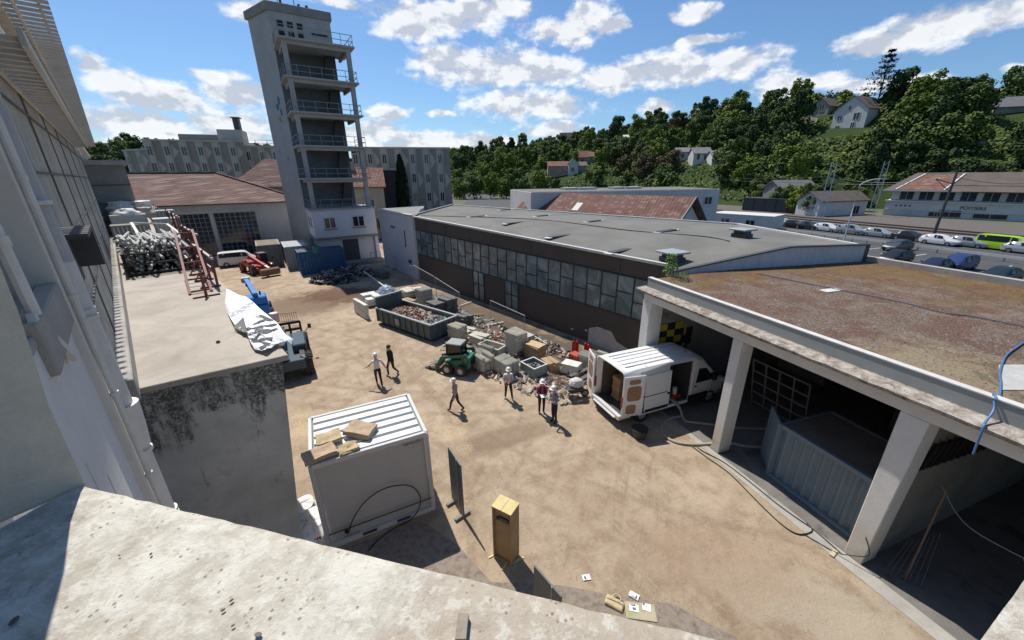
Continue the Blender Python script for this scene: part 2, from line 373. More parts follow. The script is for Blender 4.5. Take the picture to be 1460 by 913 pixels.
M_BROWN=mat('brown_cladding',(.078,.065,.056),.6,var=.12,vs=.8,coord='W',dirt=((.12,.10,.085),.5,.62))
M_MULL=mat('mullion',(.03,.035,.035),.5)
def roofgrey(k,P,col,b):
    n=k.noise(P,.35,6,.6,.4); c=k.ramp(n,[(.3,(.115,.111,.097)),(.7,(.185,.178,.158))])
    r=k.new('ShaderNodeVectorRotate',rotation_type='Z_AXIS'); k.link(P,r.inputs['Vector']); r.inputs['Angle'].default_value=R(-41)
    x=k.xyz(r.outputs[0])[0]; sm=k.math('ABSOLUTE',k.math('SUBTRACT',k.math('FRACT',x),.5)); c=k.mix(k.mr(sm,.0,.03,.35,0),c,(.09,.088,.083))
    return k.mix(k.mr(k.noise(P,2.5,6,.7),.6,.72,0,.35),c,(.26,.25,.235))
M_RGREY=mat('bitumen_roof',(.16,.16,.15),.9,extra=roofgrey,coord='W',bump=.2,bs=30)
M_WTRIM=mat('pale_trim',(.60,.58,.54),.7,var=.15,vs=3,coord='W')
def mossroof(k,P,col,b):
    n=k.noise(P,.45,6,.65,.6); f=k.noise(P,16,6,.75); g=k.noise(P,55,3,.7)
    c=k.ramp(f,[(.34,(.085,.052,.04)),(.5,(.22,.155,.12)),(.64,(.42,.36,.28))])
    # ochre moss along far/left margins, red sedum
    r=k.new('ShaderNodeVectorRotate',rotation_type='Z_AXIS'); k.link(P,r.inputs['Vector']); r.inputs['Angle'].default_value=R(-20)
    o=k.xyz(r.outputs[0]); x=o[0]
    edge=k.math('ADD',k.mr(x,GTX+6.0,GTX+12.0,0,.34),k.mr(o[1],GSY+5.5,GSY+9.3,0,.30))
    m=k.mr(k.math('ADD',n,edge),.60,.78,0,.85,True); c=k.mix(k.math('MULTIPLY',m,k.mr(f,.3,.5,.5,1)),c,(.225,.135,.04))
    n2=k.noise(P,.9,5,.6,.5); c=k.mix(k.math('MULTIPLY',k.mr(n2,.46,.58,0,.8,True),k.mr(f,.62,.4,.4,1)),c,(.17,.066,.048))
    n3=k.noise(P,1.3,5,.6,.3); c=k.mix(k.mr(n3,.60,.72,0,.5,True),c,(.20,.155,.055))
    c=k.mix(k.mr(g,.56,.70,0,.6),c,(.50,.45,.39)); c=k.mix(k.mr(g,.44,.32,0,.6),c,(.05,.04,.03))
    tn=G(1400,545,5.6); Lt=k.vm('LENGTH',k.vm('SUBTRACT',P,tuple(tn))); Lt=k.math('ADD',Lt,k.math('MULTIPLY',k.math('SUBTRACT',n2,.5),5.)); c=k.mix(k.math('MULTIPLY',k.mr(Lt,1.,3.2,.75,0,True),k.mr(f,.35,.55,.4,1)),c,(.47,.38,.24)); c=k.mix(k.mr(k.noise(P,.8,6,.7,.8),.56,.66,0,.6,True),c,(.13,.11,.06)); c=k.mix(k.mr(k.noise(P,.6,6,.7,1.2),.57,.68,0,.5,True),c,(.34,.28,.21))
    h=k.math('ADD',f,g); bn=k.new('ShaderNodeBump'); bn.inputs['Strength'].default_value=1; bn.inputs['Distance'].default_value=.05; k.link(h,bn.inputs['Height']); k.l.new(bn.outputs[0],b.inputs['Normal'])
    return c
# garage frame
GAZ=R(-20); ge1=np.array([sin(GAZ),cos(GAZ),0]); ge2=np.array([cos(GAZ),-sin(GAZ),0]); GO=G(1203,787)
def GP(s,t,z=0.): p=GO+ge1*s+ge2*t; return (p[0],p[1],z)
_q=Vector((GO[0],GO[1],0)); _q.rotate(Euler((0,0,R(-20)))); GTX=None
# rotate(-20deg) maps az -20 axis onto +Y?  forward rotation by +GAZ: compute directly
_c,_s=cos(R(-20)),sin(R(-20)); GTX=_q.x; GSY=_q.y
M_MOSS=mat('moss_gravel_roof',(.3,.2,.15),.95,extra=mossroof,coord='W',spec=.2)
def tile_mat(name,cA,cB,ang,sc=1.):
    def ex(k,P,col,b):
        r=k.new('ShaderNodeVectorRotate',rotation_type='Z_AXIS'); k.link(P,r.inputs['Vector']); r.inputs['Angle'].default_value=ang
        o=k.xyz(r.outputs[0]); u=k.math('MULTIPLY',o[0],3.2*sc); v=k.math('MULTIPLY',o[2],9*sc)
        su=k.math('ABSOLUTE',k.math('SUBTRACT',k.math('FRACT',u),.5)); sv=k.math('FRACT',v)
        n=k.noise(P,.6,6,.65,.4); c=k.ramp(n,[(.35,cA),(.62,cB)]); cell=k.comb(k.math('FLOOR',u),k.math('FLOOR',v),0.)
        wn=k.new('ShaderNodeTexWhiteNoise'); k.link(cell,wn.inputs['Vector']); c=k.mix(k.mr(wn.outputs['Value'],0,1,0,.45),c,tuple(x*.5 for x in cA))
        c=k.mix(k.mr(wn.outputs['Value'],.86,.9,0,.5),c,(.36,.30,.25))
        c=k.mix(k.mr(su,.0,.16,.55,0),c,tuple(x*.35 for x in cA)); c=k.mix(k.mr(sv,.0,.16,.5,0),c,tuple(x*.4 for x in cA))
        bn=k.new('ShaderNodeBump'); bn.inputs['Strength'].default_value=.8; bn.inputs['Distance'].default_value=.05; k.link(k.math('ADD',su,k.math('MULTIPLY',sv,.5)),bn.inputs['Height']); k.l.new(bn.outputs[0],b.inputs['Normal'])
        return c
    return mat(name,cA,.9,extra=ex,coord='W',spec=.25)
M_TILE=tile_mat('weathered_tiles',(.155,.088,.075),(.235,.145,.12),R(33),.55)
M_TILE2=tile_mat('red_tiles',(.17,.082,.064),(.255,.14,.11),R(41),.8)
M_TILE3=tile_mat('orange_tiles',(.22,.10,.075),(.29,.15,.11),0.,.6)
M_SLATE=mat('slate',(.17,.17,.175),.7,var=.2,vs=.6,coord='W')
M_SLATEB=mat('brown_slate',(.13,.10,.085),.8,var=.3,vs=.5,coord='W')
M_WALLW=mat('white_wall',(.58,.57,.55),.85,var=.14,vs=.5,coord='W',dirt=((.36,.34,.31),.6,.62))
M_WALLB=mat('beige_wall',(.38,.335,.27),.9,var=.2,vs=.5,coord='W')
M_WALLS=mat('stone_wall',(.34,.31,.265),.9,var=.3,vs=.9,coord='W')
M_TOWER=mat('tower_concrete',(.36,.36,.355),.85,var=.15,vs=.6,coord='W',dirt=((.19,.185,.18),.8,.60))
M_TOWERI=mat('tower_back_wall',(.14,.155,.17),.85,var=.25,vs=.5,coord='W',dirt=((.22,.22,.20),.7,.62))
M_TOWERW=mat('tower_white',(.62,.62,.64),.85,var=.1,vs=.6,coord='W',dirt=((.42,.38,.35),1.2,.63))
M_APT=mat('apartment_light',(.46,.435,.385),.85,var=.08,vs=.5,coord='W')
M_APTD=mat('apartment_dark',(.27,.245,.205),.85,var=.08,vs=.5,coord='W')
M_CORR=mat('pale_blue_sheeting',(.42,.475,.53),.5,var=.12,vs=1.5,coord='W',dirt=((.25,.25,.25),2,.65))
M_BCONT=mat('grey_blue_steel',(.12,.18,.23),.6,c2=(.17,.195,.21),vs=2,dirt=((.16,.11,.08),2.2,.57))
M_BLUEC=mat('deep_blue_steel',(.035,.12,.25),.5,var=.25,vs=2)
M_WCONT=mat('white_cabin_panel',(.55,.545,.53),.55,var=.06,vs=1.5,dirt=((.40,.38,.34),1.5,.66))
M_GREYC=mat('grey_container',(.33,.34,.34),.6,var=.15,vs=2,dirt=((.18,.16,.14),2,.62))

# ================================================================== GROUND
mb=MB(); mb.quad((-2500,-400,-.02),(2500,-400,-.02),(2500,3500,-.02),(-2500,3500,-.02)); struct('ground',mb,M_FIELD,'open ground reaching to the horizon')
mb=MB()
ya=[(-62,-8),(34,-8),(34,14),(24,30),(-4,62),(-30,66),(-62,60)]
mb.poly([(x,y,0) for x,y in ya]); struct('yard',mb,M_YARD,'dusty tan earth of the works yard')
mb=MB(); mb.poly([GP(-22,13.6,.004),GP(60,13.6,.004),GP(75,76,.004),GP(-22,76,.004)]); struct('car_park',mb,M_ASPH,'grey asphalt car park behind the mossy roof')
mb=MB(); mb.poly([(*G(700,298)[:2],.008),(*G(745,300)[:2],.008),(*G(700,277)[:2],.008),(*G(650,277)[:2],.008)]); 
mb.poly([(-14,60,.01),(6,52,.01),(30,110,.01),(0,190,.01),(-20,190,.01),(-16,100,.01)]); struct('road',mb,M_ASPH,'grey road between the hall and the woods')
mb=MB(); r0=G(1062,318);r1=G(1462,356);r2=G(1500,325);r3=G(1040,293)
mb.poly([(r1[0]+60,r1[1]-70,.002),(r2[0]+60,r2[1]-60,.002),(r2[0],r2[1],.002),(r3[0],r3[1]+30,.002),(r0[0]-60,r0[1]+50,.002),(r0[0],r0[1],.002),(r1[0],r1[1],.002)]); struct('railway_bed',mb,M_BALLAST,'brown ballast of the railway beyond the car park')
# gravelly strip at the foot of my building
mb=MB(); pts=[(440,800),(600,742),(650,775),(700,830),(800,835),(880,850),(960,862),(1040,905),(1100,930),(900,1100),(300,1000)]
mb.poly([tuple(G(x,y)[:2])+(.006,) for x,y in pts]); struct('gravel_strip',mb,M_GRAVEL,'dark loose gravel strip below the window sill')
# garage apron + floor
mb=MB(); mb.poly([GP(9.2,-.12,.010),GP(9.2,-.02,.010),GP(-9,-.0,.010),GP(-9,-.45,.010),GP(0,-.45,.010)]); struct('concrete_apron',mb,M_CONC,'pale concrete kerb strip along the open garage')
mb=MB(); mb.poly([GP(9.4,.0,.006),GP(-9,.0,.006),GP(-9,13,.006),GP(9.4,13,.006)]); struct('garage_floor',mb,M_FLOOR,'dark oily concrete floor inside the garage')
# rails and car park markings
mb=MB()
for j,(ya_,yb_) in enumerate(((303,338),(306,342),(309,346))):
    a=G(1062,ya_);b=G(1462,yb_); d=(b-a); 
    for off in (0,1.44): 
        n=np.array([d[1],-d[0],0])/np.linalg.norm(d); A=a+n*off-d*.5;B=b+n*off+d*.4
        mb.bar((A[0],A[1],.09),(B[0],B[1],.09),.07,.14)
tag(mb.build('railway_rails',mat('rail_steel',(.12,.08,.06),.5,metal=.4)),'rusty railway tracks running beyond the car park','rails')
mb=MB()
for s in np.arange(-6,44,2.5):
    mb.box(GP(s,54,.012),(.12,4.6,.006),rz=R(20)+math.pi/2); mb.box(GP(s,43.5,.012),(.12,4.2,.006),rz=R(20)+math.pi/2)
struct('parking_lines',mb,M_PAINTLINE,'white painted bay lines on the car park')

# ================================================================== HILL
HT=[(-2600,240,300,560),(-400,235,300,560),(140,222,300,520),(500,228,330,560),(640,232,250,560),(700,226,235,540),(760,214,225,500),(830,203,215,440),(900,192,200,380),(960,180,178,330),(1030,168,160,290),(1100,166,150,250),(1160,160,148,225),(1250,146,160,208),(1320,150,160,205),(1400,150,150,212),(1460,146,152,215),(1700,130,155,215),(2600,100,155,220)]
HTA=[]
for px,py,d0,d1 in HT:
    a,e=azel(px,250 if abs(px)>1800 else py); a=azel(px,py)[0]; e=azel(max(-100,min(px,1600)),py)[1]
    HTA.append((a,e,d0,d1))
def hill(x,y):
    a=math.atan2(x,y); d=math.hypot(x,y)
    if y<=0 and abs(a)>R(85): return -.5
    As=[h[0] for h in HTA]
    e=np.interp(a,As,[h[1] for h in HTA]); d0=np.interp(a,As,[h[2] for h in HTA]); d1=np.interp(a,As,[h[3] for h in HTA])
    zc=max(4,10+d1*math.tan(max(e,R(.6)))); t=(d-d0)/(d1-d0)
    if t<=0: return -.5+min(0,t)
    if t<1: h=zc*(t**.85)
    else: h=zc*(1-.12*(t-1))
    return h+2.2*mnoise.noise((x*.025,y*.025,1.))*min(1,t*4)
mb=MB(); NA,ND=90,46
for i in range(NA):
    a=R(-60)+R(138)*i/(NA-1); As=[h[0] for h in HTA]; d0=np.interp(a,As,[h[2] for h in HTA]); d1=np.interp(a,As,[h[3] for h in HTA])
    for j in range(ND):
        t=-.06+j/(ND-1)*2.3; d=d0+(d1-d0)*t; x,y=d*sin(a),d*cos(a); mb.v.append((x,y,hill(x,y)))
for i in range(NA-1):
    for j in range(ND-1): mb.f.append((i*ND+j,(i+1)*ND+j,(i+1)*ND+j+1,i*ND+j+1)); mb.m.append(0)
def hill_extra(k,P,col,b):
    n=k.noise(P,.035,6,.6,.5); c=k.ramp(n,[(.35,(.025,.045,.013)),(.6,(.045,.068,.02)),(.75,(.085,.085,.035))]); return k.mix(k.mr(k.noise(P,.5,5,.7),.4,.65,0,.7),c,(.03,.05,.016))
M_HILL=mat('hill_grass',(.07,.1,.03),.95,extra=hill_extra,coord='W',spec=.1)
struct('hill',mb,M_HILL,'wooded green hillside behind the railway',smooth=True)
def hillhit(px,py,lo=120,hi=700):
    d=ray(px,py); h=math.hypot(d[0],d[1])
    for dist in np.arange(lo,hi,1.):
        P=_C+d*dist/h
        if hill(P[0],P[1])>=P[2]: return P
    return _C+d*hi/h
# ================================================================== MY OWN WINDOW (near building)
LA=R(-44.6); lu=np.array([sin(LA),cos(LA),0]); ln=np.array([cos(LA),-sin(LA),0])
def LP(s,t,z): p=lu*s+ln*t; return (p[0],p[1],z)
own=thing('near_building','rough pale masonry window opening with wide stone sill in the foreground','building',(0,.3,0))
zs=9.2
A=G(115,690,zs); B=G(1040,913,zs); e=(B-A)/np.linalg.norm(B-A); nb=np.array([e[1],-e[0],0]); nb=nb if nb[1]<0 else -nb
# sill: dense grid with a chipped, uneven front edge
mb=MB(); NX,NY=150,26; L=6.2
def sillpt(i,j):
    x=0+L*i/NX-.0; y=1.5*(j/NY)**1.3; x=x-y*.05 if i==0 else x
    wob=.004*mnoise.noise((x*9,3.,0))+.003*mnoise.noise((x*31,7.,0))+.002*mnoise.noise((x*90,1,0))
    p=A+e*x+nb*(y+(wob if j==0 else wob*max(0,1-j/4))); z=zs+.0015*mnoise.noise((x*22,y*22,0))-(.008 if j==0 else 0)
    return (p[0],p[1],z)
for i in range(NX+1):
    for j in range(NY+1): mb.v.append(sillpt(i,j))
for i in range(NX):
    for j in range(NY): a=i*(NY+1)+j; mb.f.append((a,a+NY+1,a+NY+2,a+1)); mb.m.append(0)
# front drop of the sill
base=len(mb.v)
for i in range(NX+1):
    x=sillpt(i,0); mb.v.append((x[0],x[1],zs-.22)) 
for i in range(NX):
    a=i*(NY+1); b=(i+1)*(NY+1); mb.f.append((a,b,base+i+1,base+i)); mb.m.append(0)
mb.build('sill',M_SILL,own,world=True,smooth=True)
# wall under the sill
mb=MB(); P0=A+nb*.05; P1=A+e*5+nb*.05; mb.prism([tuple((P0)[:2]),tuple(P1[:2]),tuple((P1+nb*.4)[:2]),tuple((P0+nb*.4)[:2])],0,zs-.2)
mb.build('wall',M_REND,own,world=True)
# left pier (jamb) – slightly battered
top=D(-2,376,A[1]); 
def lerp(a,b,t): return a+(b-a)*t
jb=G(0,740,zs); jd=(jb-A)/np.linalg.norm(jb-A)
b0=A; b1=A+jd*1.1; b2=b1+np.array([-1.2,.3,0]); b3=A+np.array([-1.0,.28,0])
sl_=(top-A)/(top[2]-A[2]); H=4.2
mb=MB(); N=16
ring=[]
for kz in range(N+1):
    z=H*kz/N; off=sl_*z; off[2]=z
    for q in (b0,b1,b2,b3):
        p=q+off; w_=.012*mnoise.noise((p[0]*6,p[1]*6,z*6)); ring.append((p[0]+w_,p[1]+w_,zs-.01+z))
mb.v+=ring
for kz in range(N):
    for q in range(4): mb.f.append((kz*4+q,kz*4+(q+1)%4,(kz+1)*4+(q+1)%4,(kz+1)*4+q)); mb.m.append(0)
mb.build('left_pier',M_REND,own,world=True)
# right pier stub, pale lit block at the lower right corner
a=G(1392,921,zs+.05); b=G(1462,826,zs+.05); dd=(b-a)
c=a+dd*6; mb=MB(); N=40; M8=12
perp=np.array([dd[1],-dd[0],0]); perp/=np.linalg.norm(perp)
perp=perp if perp[0]>0 else -perp
for i in range(N+1):
    for j in range(M8+1):
        p=a-dd*2+(c-a)*(i/N)*1.4+perp*(.9*j/M8); wv=.008*mnoise.noise((i*.7,j*.5,3)); 
        mb.v.append((p[0]-(wv if j==0 else 0),p[1],zs+.05+.006*mnoise.noise((p[0]*25,p[1]*25,0))))
for i in range(N):
    for j in range(M8): q=i*(M8+1)+j; mb.f.append((q,q+M8+1,q+M8+2,q+1)); mb.m.append(0)
bb=len(mb.v)
for i in range(N+1): x=mb.v[i*(M8+1)]; mb.v.append((x[0],x[1],0))
for i in range(N): mb.f.append((i*(M8+1),(i+1)*(M8+1),bb+i+1,bb+i)); mb.m.append(0)
mb.build('right_pier',M_SILL,own,world=True,smooth=True)
# pebbles and flakes lying on the sill
for k_,(px,py,r,colr) in enumerate(((659,897,.012,(.30,.25,.2)),(330,856,.006,(.08,.05,.04)),(215,790,.006,(.12,.09,.08)),(170,792,.004,(.1,.06,.05)),(318,870,.006,(.1,.06,.05)),(20,885,.014,(.13,.09,.08)),(368,905,.011,(.2,.17,.15)),(332,892,.005,(.1,.08,.07)))):
    p=G(px,py,zs+.006); mb=MB(); mb.ball((0,0,0),r*.55,8,6,(1.3,.8,.35))
    if k_==0: mb=MB(); mb.bx(-.010,.010,-.022,.022,-.004,.010)
    ob=mb.build('stone_chip',mat('chip%d'%k_,colr,.9,var=.3,vs=60),loc=None); ob.location=tuple(p); ob.rotation_euler=(0,0,k_)
    tag(ob,['small rectangular mortar chip standing near the sill edge, bottom centre','dark pebble on the stone sill, right of the other dark specks','dark crumb on the sill between the shadow and the big stains','tiny dark speck on the sill, nearest to the left shadow','dark pebble on the sill just below the largest of its neighbours','flat dark mortar flake at the shadow edge in the lower left corner','elongated grey flake at the bottom edge of the sill','small dark pebble low on the sill beside the grey flake'][k_],'stone chip','loose bits on the sill')

# ================================================================== LEFT BUILDING
lb=thing('office_building','long weathered grey building along the left edge with ribs, panels and slatted sunshades','building',LP(6,-3,0))
mb=MB()
def lbox(m,s0,s1,t0,t1,z0,z1): m.prism([LP(s0,t0,0)[:2],LP(s1,t0,0)[:2],LP(s1,t1,0)[:2],LP(s0,t1,0)[:2]],z0,z1)
lbox(mb,1.5,4.05,-4,-.46,0,9.22); mb.build('lower_wall',M_RENDW,lb,world=True)
mb=MB(); lbox(mb,4.05,4.45,-4,-.41,0,14.5); mb.build('rib',M_GREYW,lb,world=True,bevel=.01)
mb=MB(); lbox(mb,2.62,2.92,-4,-.47,9.3,14.5); mb.build('rib',M_GREYW,lb,world=True,bevel=.01)
mb=MB(); lbox(mb,1.6,2.0,-4,-.50,9.3,14.5); mb.build('rib',M_GREYW,lb,world=True,bevel=.01)
mb=MB(); lbox(mb,1.5,4.05,-4,-.95,9.3,14.5); mb.build('recessed_panel',M_REND,lb,world=True)
mb=MB(); lbox(mb,2.3,4.04,-.96,-.45,9.22,9.28); lbox(mb,2.9,4.04,-.52,-.42,9.05,9.34); mb.build('ledge',M_CONC,lb,world=True,bevel=.01)
mb=MB(); mb.bar(LP(2.95,-.44,9.36),LP(3.5,-.43,8.95),.03,.05); mb.build('bracket',M_WHST,lb,world=True)
mb=MB(); mb.tube([LP(3.05,-.44,9.35),LP(3.05,-.44,11),LP(3.05,-.44,14.4)],.028); 
for z in (9.7,10.4,11.2): mb.cyl(LP(3.05,-.44,z),LP(3.05,-.44,z+.05),.036)
mb.build('rainwater_pipe',M_PIPE,lb,world=True,smooth=True)
mb=MB(); mb.tube([LP(4.1,-.385,14.4),LP(4.1,-.385,9),LP(4.1,-.385,.2)],.022)
for z in np.arange(2,13,.8): mb.cyl(LP(4.1,-.385,z),LP(4.1,-.385,z+.03),.03)
mb.build('conduit',M_PIPE,lb,world=True,smooth=True)
# thin scored lines on the render
mb=MB()
for s,zt in ((2.2,8.3),(2.75,8.6),(3.1,8.3)):
    mb.bar(LP(s,-.458,zt),LP(s+.05,-.458,2),.004,.004)
mb.build('joint_line',M_WHST,lb,world=True)
# big downpipe with funnel and collars
pr_=thing('downpipe','large pale downpipe with a hopper and clamps at the end of the ribbed wall','downpipe',LP(5.35,-.5,0))
mb=MB(); mb.tube([LP(5.35,-.5,15),LP(5.35,-.5,9.3),LP(5.33,-.5,7.75)],.105,18); mb.build('upper_pipe',M_PIPE,pr_,world=True,smooth=True)
mb=MB(); mb.cyl(LP(5.33,-.5,7.28),LP(5.33,-.5,7.50),.115,20,r2=.135); mb.cyl(LP(5.33,-.5,7.50),LP(5.33,-.5,7.80),.135,20,r2=.15); mb.build('hopper',M_PIPE,pr_,world=True,smooth=True)
mb=MB(); mb.tube([LP(5.33,-.5,7.3),LP(5.33,-.5,4),LP(5.33,-.5,.2)],.095,18); mb.build('lower_pipe',M_PIPE,pr_,world=True,smooth=True)
for z in (8.75,8.82,7.2,6.25,6.32,9.8): mb=MB(); mb.cyl(LP(5.33,-.5,z),LP(5.33,-.5,z+.035),.118,18); mb.build('pipe_clamp',M_PIPE,pr_,world=True,smooth=True)
# cladding wall beyond
mb=MB(); lbox(mb,4.45,64,-4,-.83,0,13.2); mb.build('cladding_wall',M_CLAD,lb,world=True)
mb=MB(); s=4.8
while s<60:
    lbox(mb,s,s+.05,-.84,-.817,6.45,11.6); s+=.28
mb.build('cladding_ribs',M_CLAD,lb,world=True)
mb=MB()
for z in (7.7,8.9,10.1,11.2): lbox(mb,4.6,62,-.84,-.79,z,z+.035)
for s in (9.5,13.2,17,21,26,32,38,45,52): lbox(mb,s,s+.09,-.84,-.80,6.45,11.7)
mb.build('panel_joints',mat('joint_brown',(.12,.10,.085),.8),lb,world=True)
mb=MB(); lbox(mb,8.4,9.4,-.84,-.77,9.5,11.3); mb.build('window_opening',M_DARK,lb,world=True)
mb=MB(); lbox(mb,8.9,10.6,-.83,-.42,9.15,9.22); lbox(mb,10.5,10.6,-.83,-.42,8.5,9.2); lbox(mb,8.9,10.6,-.80,-.74,8.3,9.2); mb.build('hood',M_DGREY,lb,world=True)
# lower sunshade: slats across, two rails
mb=MB(); s=8.6
while s<33: lbox(mb,s,s+.11,-.85,-.30,11.66,11.72); s+=.42
mb.build('lower_sunshade_slats',M_LOUV,lb,world=True)
mb=MB(); lbox(mb,8.5,33,-.34,-.28,11.6,11.8); lbox(mb,8.5,33,-.80,-.75,11.6,11.8); mb.build('lower_sunshade_rails',M_LOUV,lb,world=True)
# upper storey band, strip window, upper sunshade
mb=MB(); lbox(mb,4.45,64,-.84,-.62,12.1,12.45); mb.build('floor_band',M_CLAD,lb,world=True)
mb=MB(); lbox(mb,5,62,-.84,-.80,12.5,13.0); mb.build('strip_window',M_DARK,lb,world=True)
mb=MB(); s=4.6
while s<62: lbox(mb,s,s+.10,-.66,.07,13.22,13.27); s+=.36
mb.build('upper_sunshade_slats',M_LOUV,lb,world=True)
mb=MB(); lbox(mb,4.5,62,-.45,-.40,13.16,13.34); lbox(mb,4.5,62,-.1,-.05,13.28,13.36); lbox(mb,4.5,62,-4,-.6,13.2,13.7); mb.build('roof_edge',M_CLAD,lb,world=True)
mb=MB(); lbox(mb,4.5,9.,-.6,.12,13.38,13.46); mb.build('eave_soffit',M_DGREY,lb,world=True)

# ================================================================== TERRACE
TZ=6.
c0=G(205,553,TZ); c1=G(411,506,TZ); c2=G(322,408,TZ); c0=np.array(LP(9.9,-.84,TZ)) ; c0=c0+0
c0b=G(203,553,TZ)
tr=thing('terrace_block','long flat concrete terrace with a mould-stained end wall, left of the yard','terrace',(c1[0],c1[1],0))
far=[LP(62,2.2,TZ),LP(62,-.84,TZ)]
cL=np.array(c0b)+(np.array(c0b)-c1)/np.linalg.norm(c0b-c1)*.6
mb=MB(); pts=[tuple(cL[:2]),tuple(c1[:2]),tuple(c2[:2]),far[0][:2],far[1][:2]]; mb.prism(pts,TZ-.14,TZ); mb.build('slab',M_TERR,tr,world=True,bevel=.015)
# end wall: right edge leans back under the slab
azw=math.degrees(math.atan2(c1[0]-c0b[0],c1[1]-c0b[1]))
wt=pv(402,521,c1,azw); wb=pv(425,728,c1,azw); kk=(wt[2]-0)/(wt[2]-wb[2]); w0=wt+(wb-wt)*kk
ins=np.array([-(c1-c0b)[1],(c1-c0b)[0],0]); ins/=np.linalg.norm(ins); ins=ins if ins[1]>0 else -ins
mb=MB(); z1=TZ-.142
def at(p,z,o=.03): return (p[0]+ins[0]*o,p[1]+ins[1]*o,z)
cLw=cL
backR=np.array(c2)-lu*0; 
mb.hexa([at(cLw,0),at(w0,0),(backR[0]-.5,backR[1]+.3,0),at(cLw,0,6)],[at(cLw,z1),at(wt+(c1-c0b)*.01,z1),(backR[0]-.12,backR[1]+.05,z1),at(cLw,z1,6)])
mb.build('end_wall',M_MOULD,tr,world=True)
mb=MB(); mb.prism([(c2[0]-.15,c2[1]+.05),(far[0][0]-.1,far[0][1]),far[1][:2],LP(16,-.84,0)[:2],LP(16,-.3,0)[:2]],0,z1); mb.build('body',M_CONCD,tr,world=True)
mb=MB(); 
for s0,s1 in ((9.6,12.5),(12.52,15.8),(15.82,19.),(19.02,24),(24.02,30),(30.02,40)): lbox(mb,s0,s1,-.825,-.60,TZ+.002,TZ+.46+.02*rnd.random())
mb.build('kerb_wall',M_CONC,tr,world=True,bevel=.02)

# ================================================================== GARAGE
gar=thing('open_garage','low open-fronted garage with white concrete pillars and a mossy gravel roof','garage',GP(0,0,0))
def gbox(m,s0,s1,t0,t1,z0,z1): m.prism([GP(s0,t0)[:2],GP(s1,t0)[:2],GP(s1,t1)[:2],GP(s0,t1)[:2]],z0,z1)
def pill_extra(k,P,col,b):
    z=k.xyz(P)[2]; n=k.noise(P,3,5,.6); c=k.mix(k.mr(n,.4,.7,0,.35),(.66,.655,.63),(.50,.48,.44))
    m=k.math('ADD',z,k.math('MULTIPLY',n,1.6)); c=k.mix(k.mr(m,1.6,2.4,.5,0,True),c,(.56,.49,.36)); c=k.mix(k.mr(m,.75,1.25,.6,0,True),c,(.36,.31,.24)); return c
M_PILL=mat('pillar_paint',(.6,.6,.57),.85,extra=pill_extra,coord='W',bump=.3,bs=20)
S0=-12.; S1=9.55
for (s,wd,dp,zt) in ((9.05,.5,.75,4.66),(4.35,.36,.6,4.66),(-.42,.42,.62,4.66),(-5.2,.42,.62,4.66)):
    mb=MB(); 
    b=[GP(s,0),GP(s+wd,0),GP(s+wd,dp),GP(s,dp)]; ex=.10 if abs(s)<1 else 0
    t=[GP(s-ex,0,zt),GP(s+wd+.02,0,zt),GP(s+wd+.02,dp,zt),GP(s-ex,dp,zt)]; b=[(x,y,.0) for x,y,_ in b]; mb.hexa(b,t); mb.build('pillar',M_PILL,gar,world=True,bevel=.02)
def ledge_extra(k,P,col,b):
    n=k.noise(P,3.5,8,.75,.6); c=k.ramp(n,[(.32,(.07,.055,.045)),(.46,(.24,.20,.165)),(.6,(.42,.385,.34)),(.75,(.52,.49,.44))]); return k.mix(k.mr(k.noise(P,22,5,.7),.55,.68,0,.6),c,(.10,.08,.065))
M_LEDGE=mat('dirty_ledge',(.4,.36,.3),.95,extra=ledge_extra,coord='W',bump=.8,bs=14)
mb=MB(); gbox(mb,S0,S1,.0,.5,4.66,5.10); mb.build('beam',M_PILL,gar,world=True,bevel=.02)
# ledge with uneven crumbling outer edge
mb=MB(); N=120
for i in range(N+1):
    s=S0+(S1+.25-S0)*i/N; wv=.025*mnoise.noise((s*2.2,0,0))+.015*mnoise.noise((s*9,0,0))
    for t,z in ((-.30+wv,5.08),(-.32+wv,5.17+wv*.4),(-.02,5.21),(.24,5.22)): mb.v.append(GP(s,t,z))
for i in range(N):
    for q in range(3): a=i*4+q; mb.f.append((a,a+4,a+5,a+1)); mb.m.append(0)
    mb.f.append((i*4,i*4+3,i*4+7,i*4+4)); mb.m.append(0)
mb.build('ledge',M_LEDGE,gar,world=True)
M_PARAP=mat('grey_parapet',(.31,.325,.315),.8,var=.12,vs=1.,coord='W',dirt=((.2,.2,.19),1.4,.64))
mb=MB(); gbox(mb,S0,S1+.1,.22,.36,5.16,5.62); mb.build('front_parapet',M_PARAP,gar,world=True)
mb=MB(); gbox(mb,S0,S1+.1,.20,.40,5.622,5.66); mb.build('coping',M_WTRIM,gar,world=True,bevel=.006)
mb=MB(); gbox(mb,S0,S1,.362,13.2,5.15,5.58); mb.build('roof',M_MOSS,gar,world=True)
mb=MB(); gbox(mb,S0,8.6,13.2,13.5,5.1,5.85); mb.build('rear_parapet',M_CONC,gar,world=True,bevel=.01)
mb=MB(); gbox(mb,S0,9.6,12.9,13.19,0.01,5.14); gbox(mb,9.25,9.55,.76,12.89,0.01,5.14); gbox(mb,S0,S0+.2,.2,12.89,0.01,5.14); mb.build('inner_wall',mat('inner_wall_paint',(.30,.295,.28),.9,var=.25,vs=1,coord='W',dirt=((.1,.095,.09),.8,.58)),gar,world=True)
mb=MB(); gbox(mb,-.36,-.14,.63,11.5,0.01,5.14); mb.build('partition_wall',mat('partition_paint',(.27,.255,.22),.9,var=.3,vs=1,coord='W'),gar,world=True)
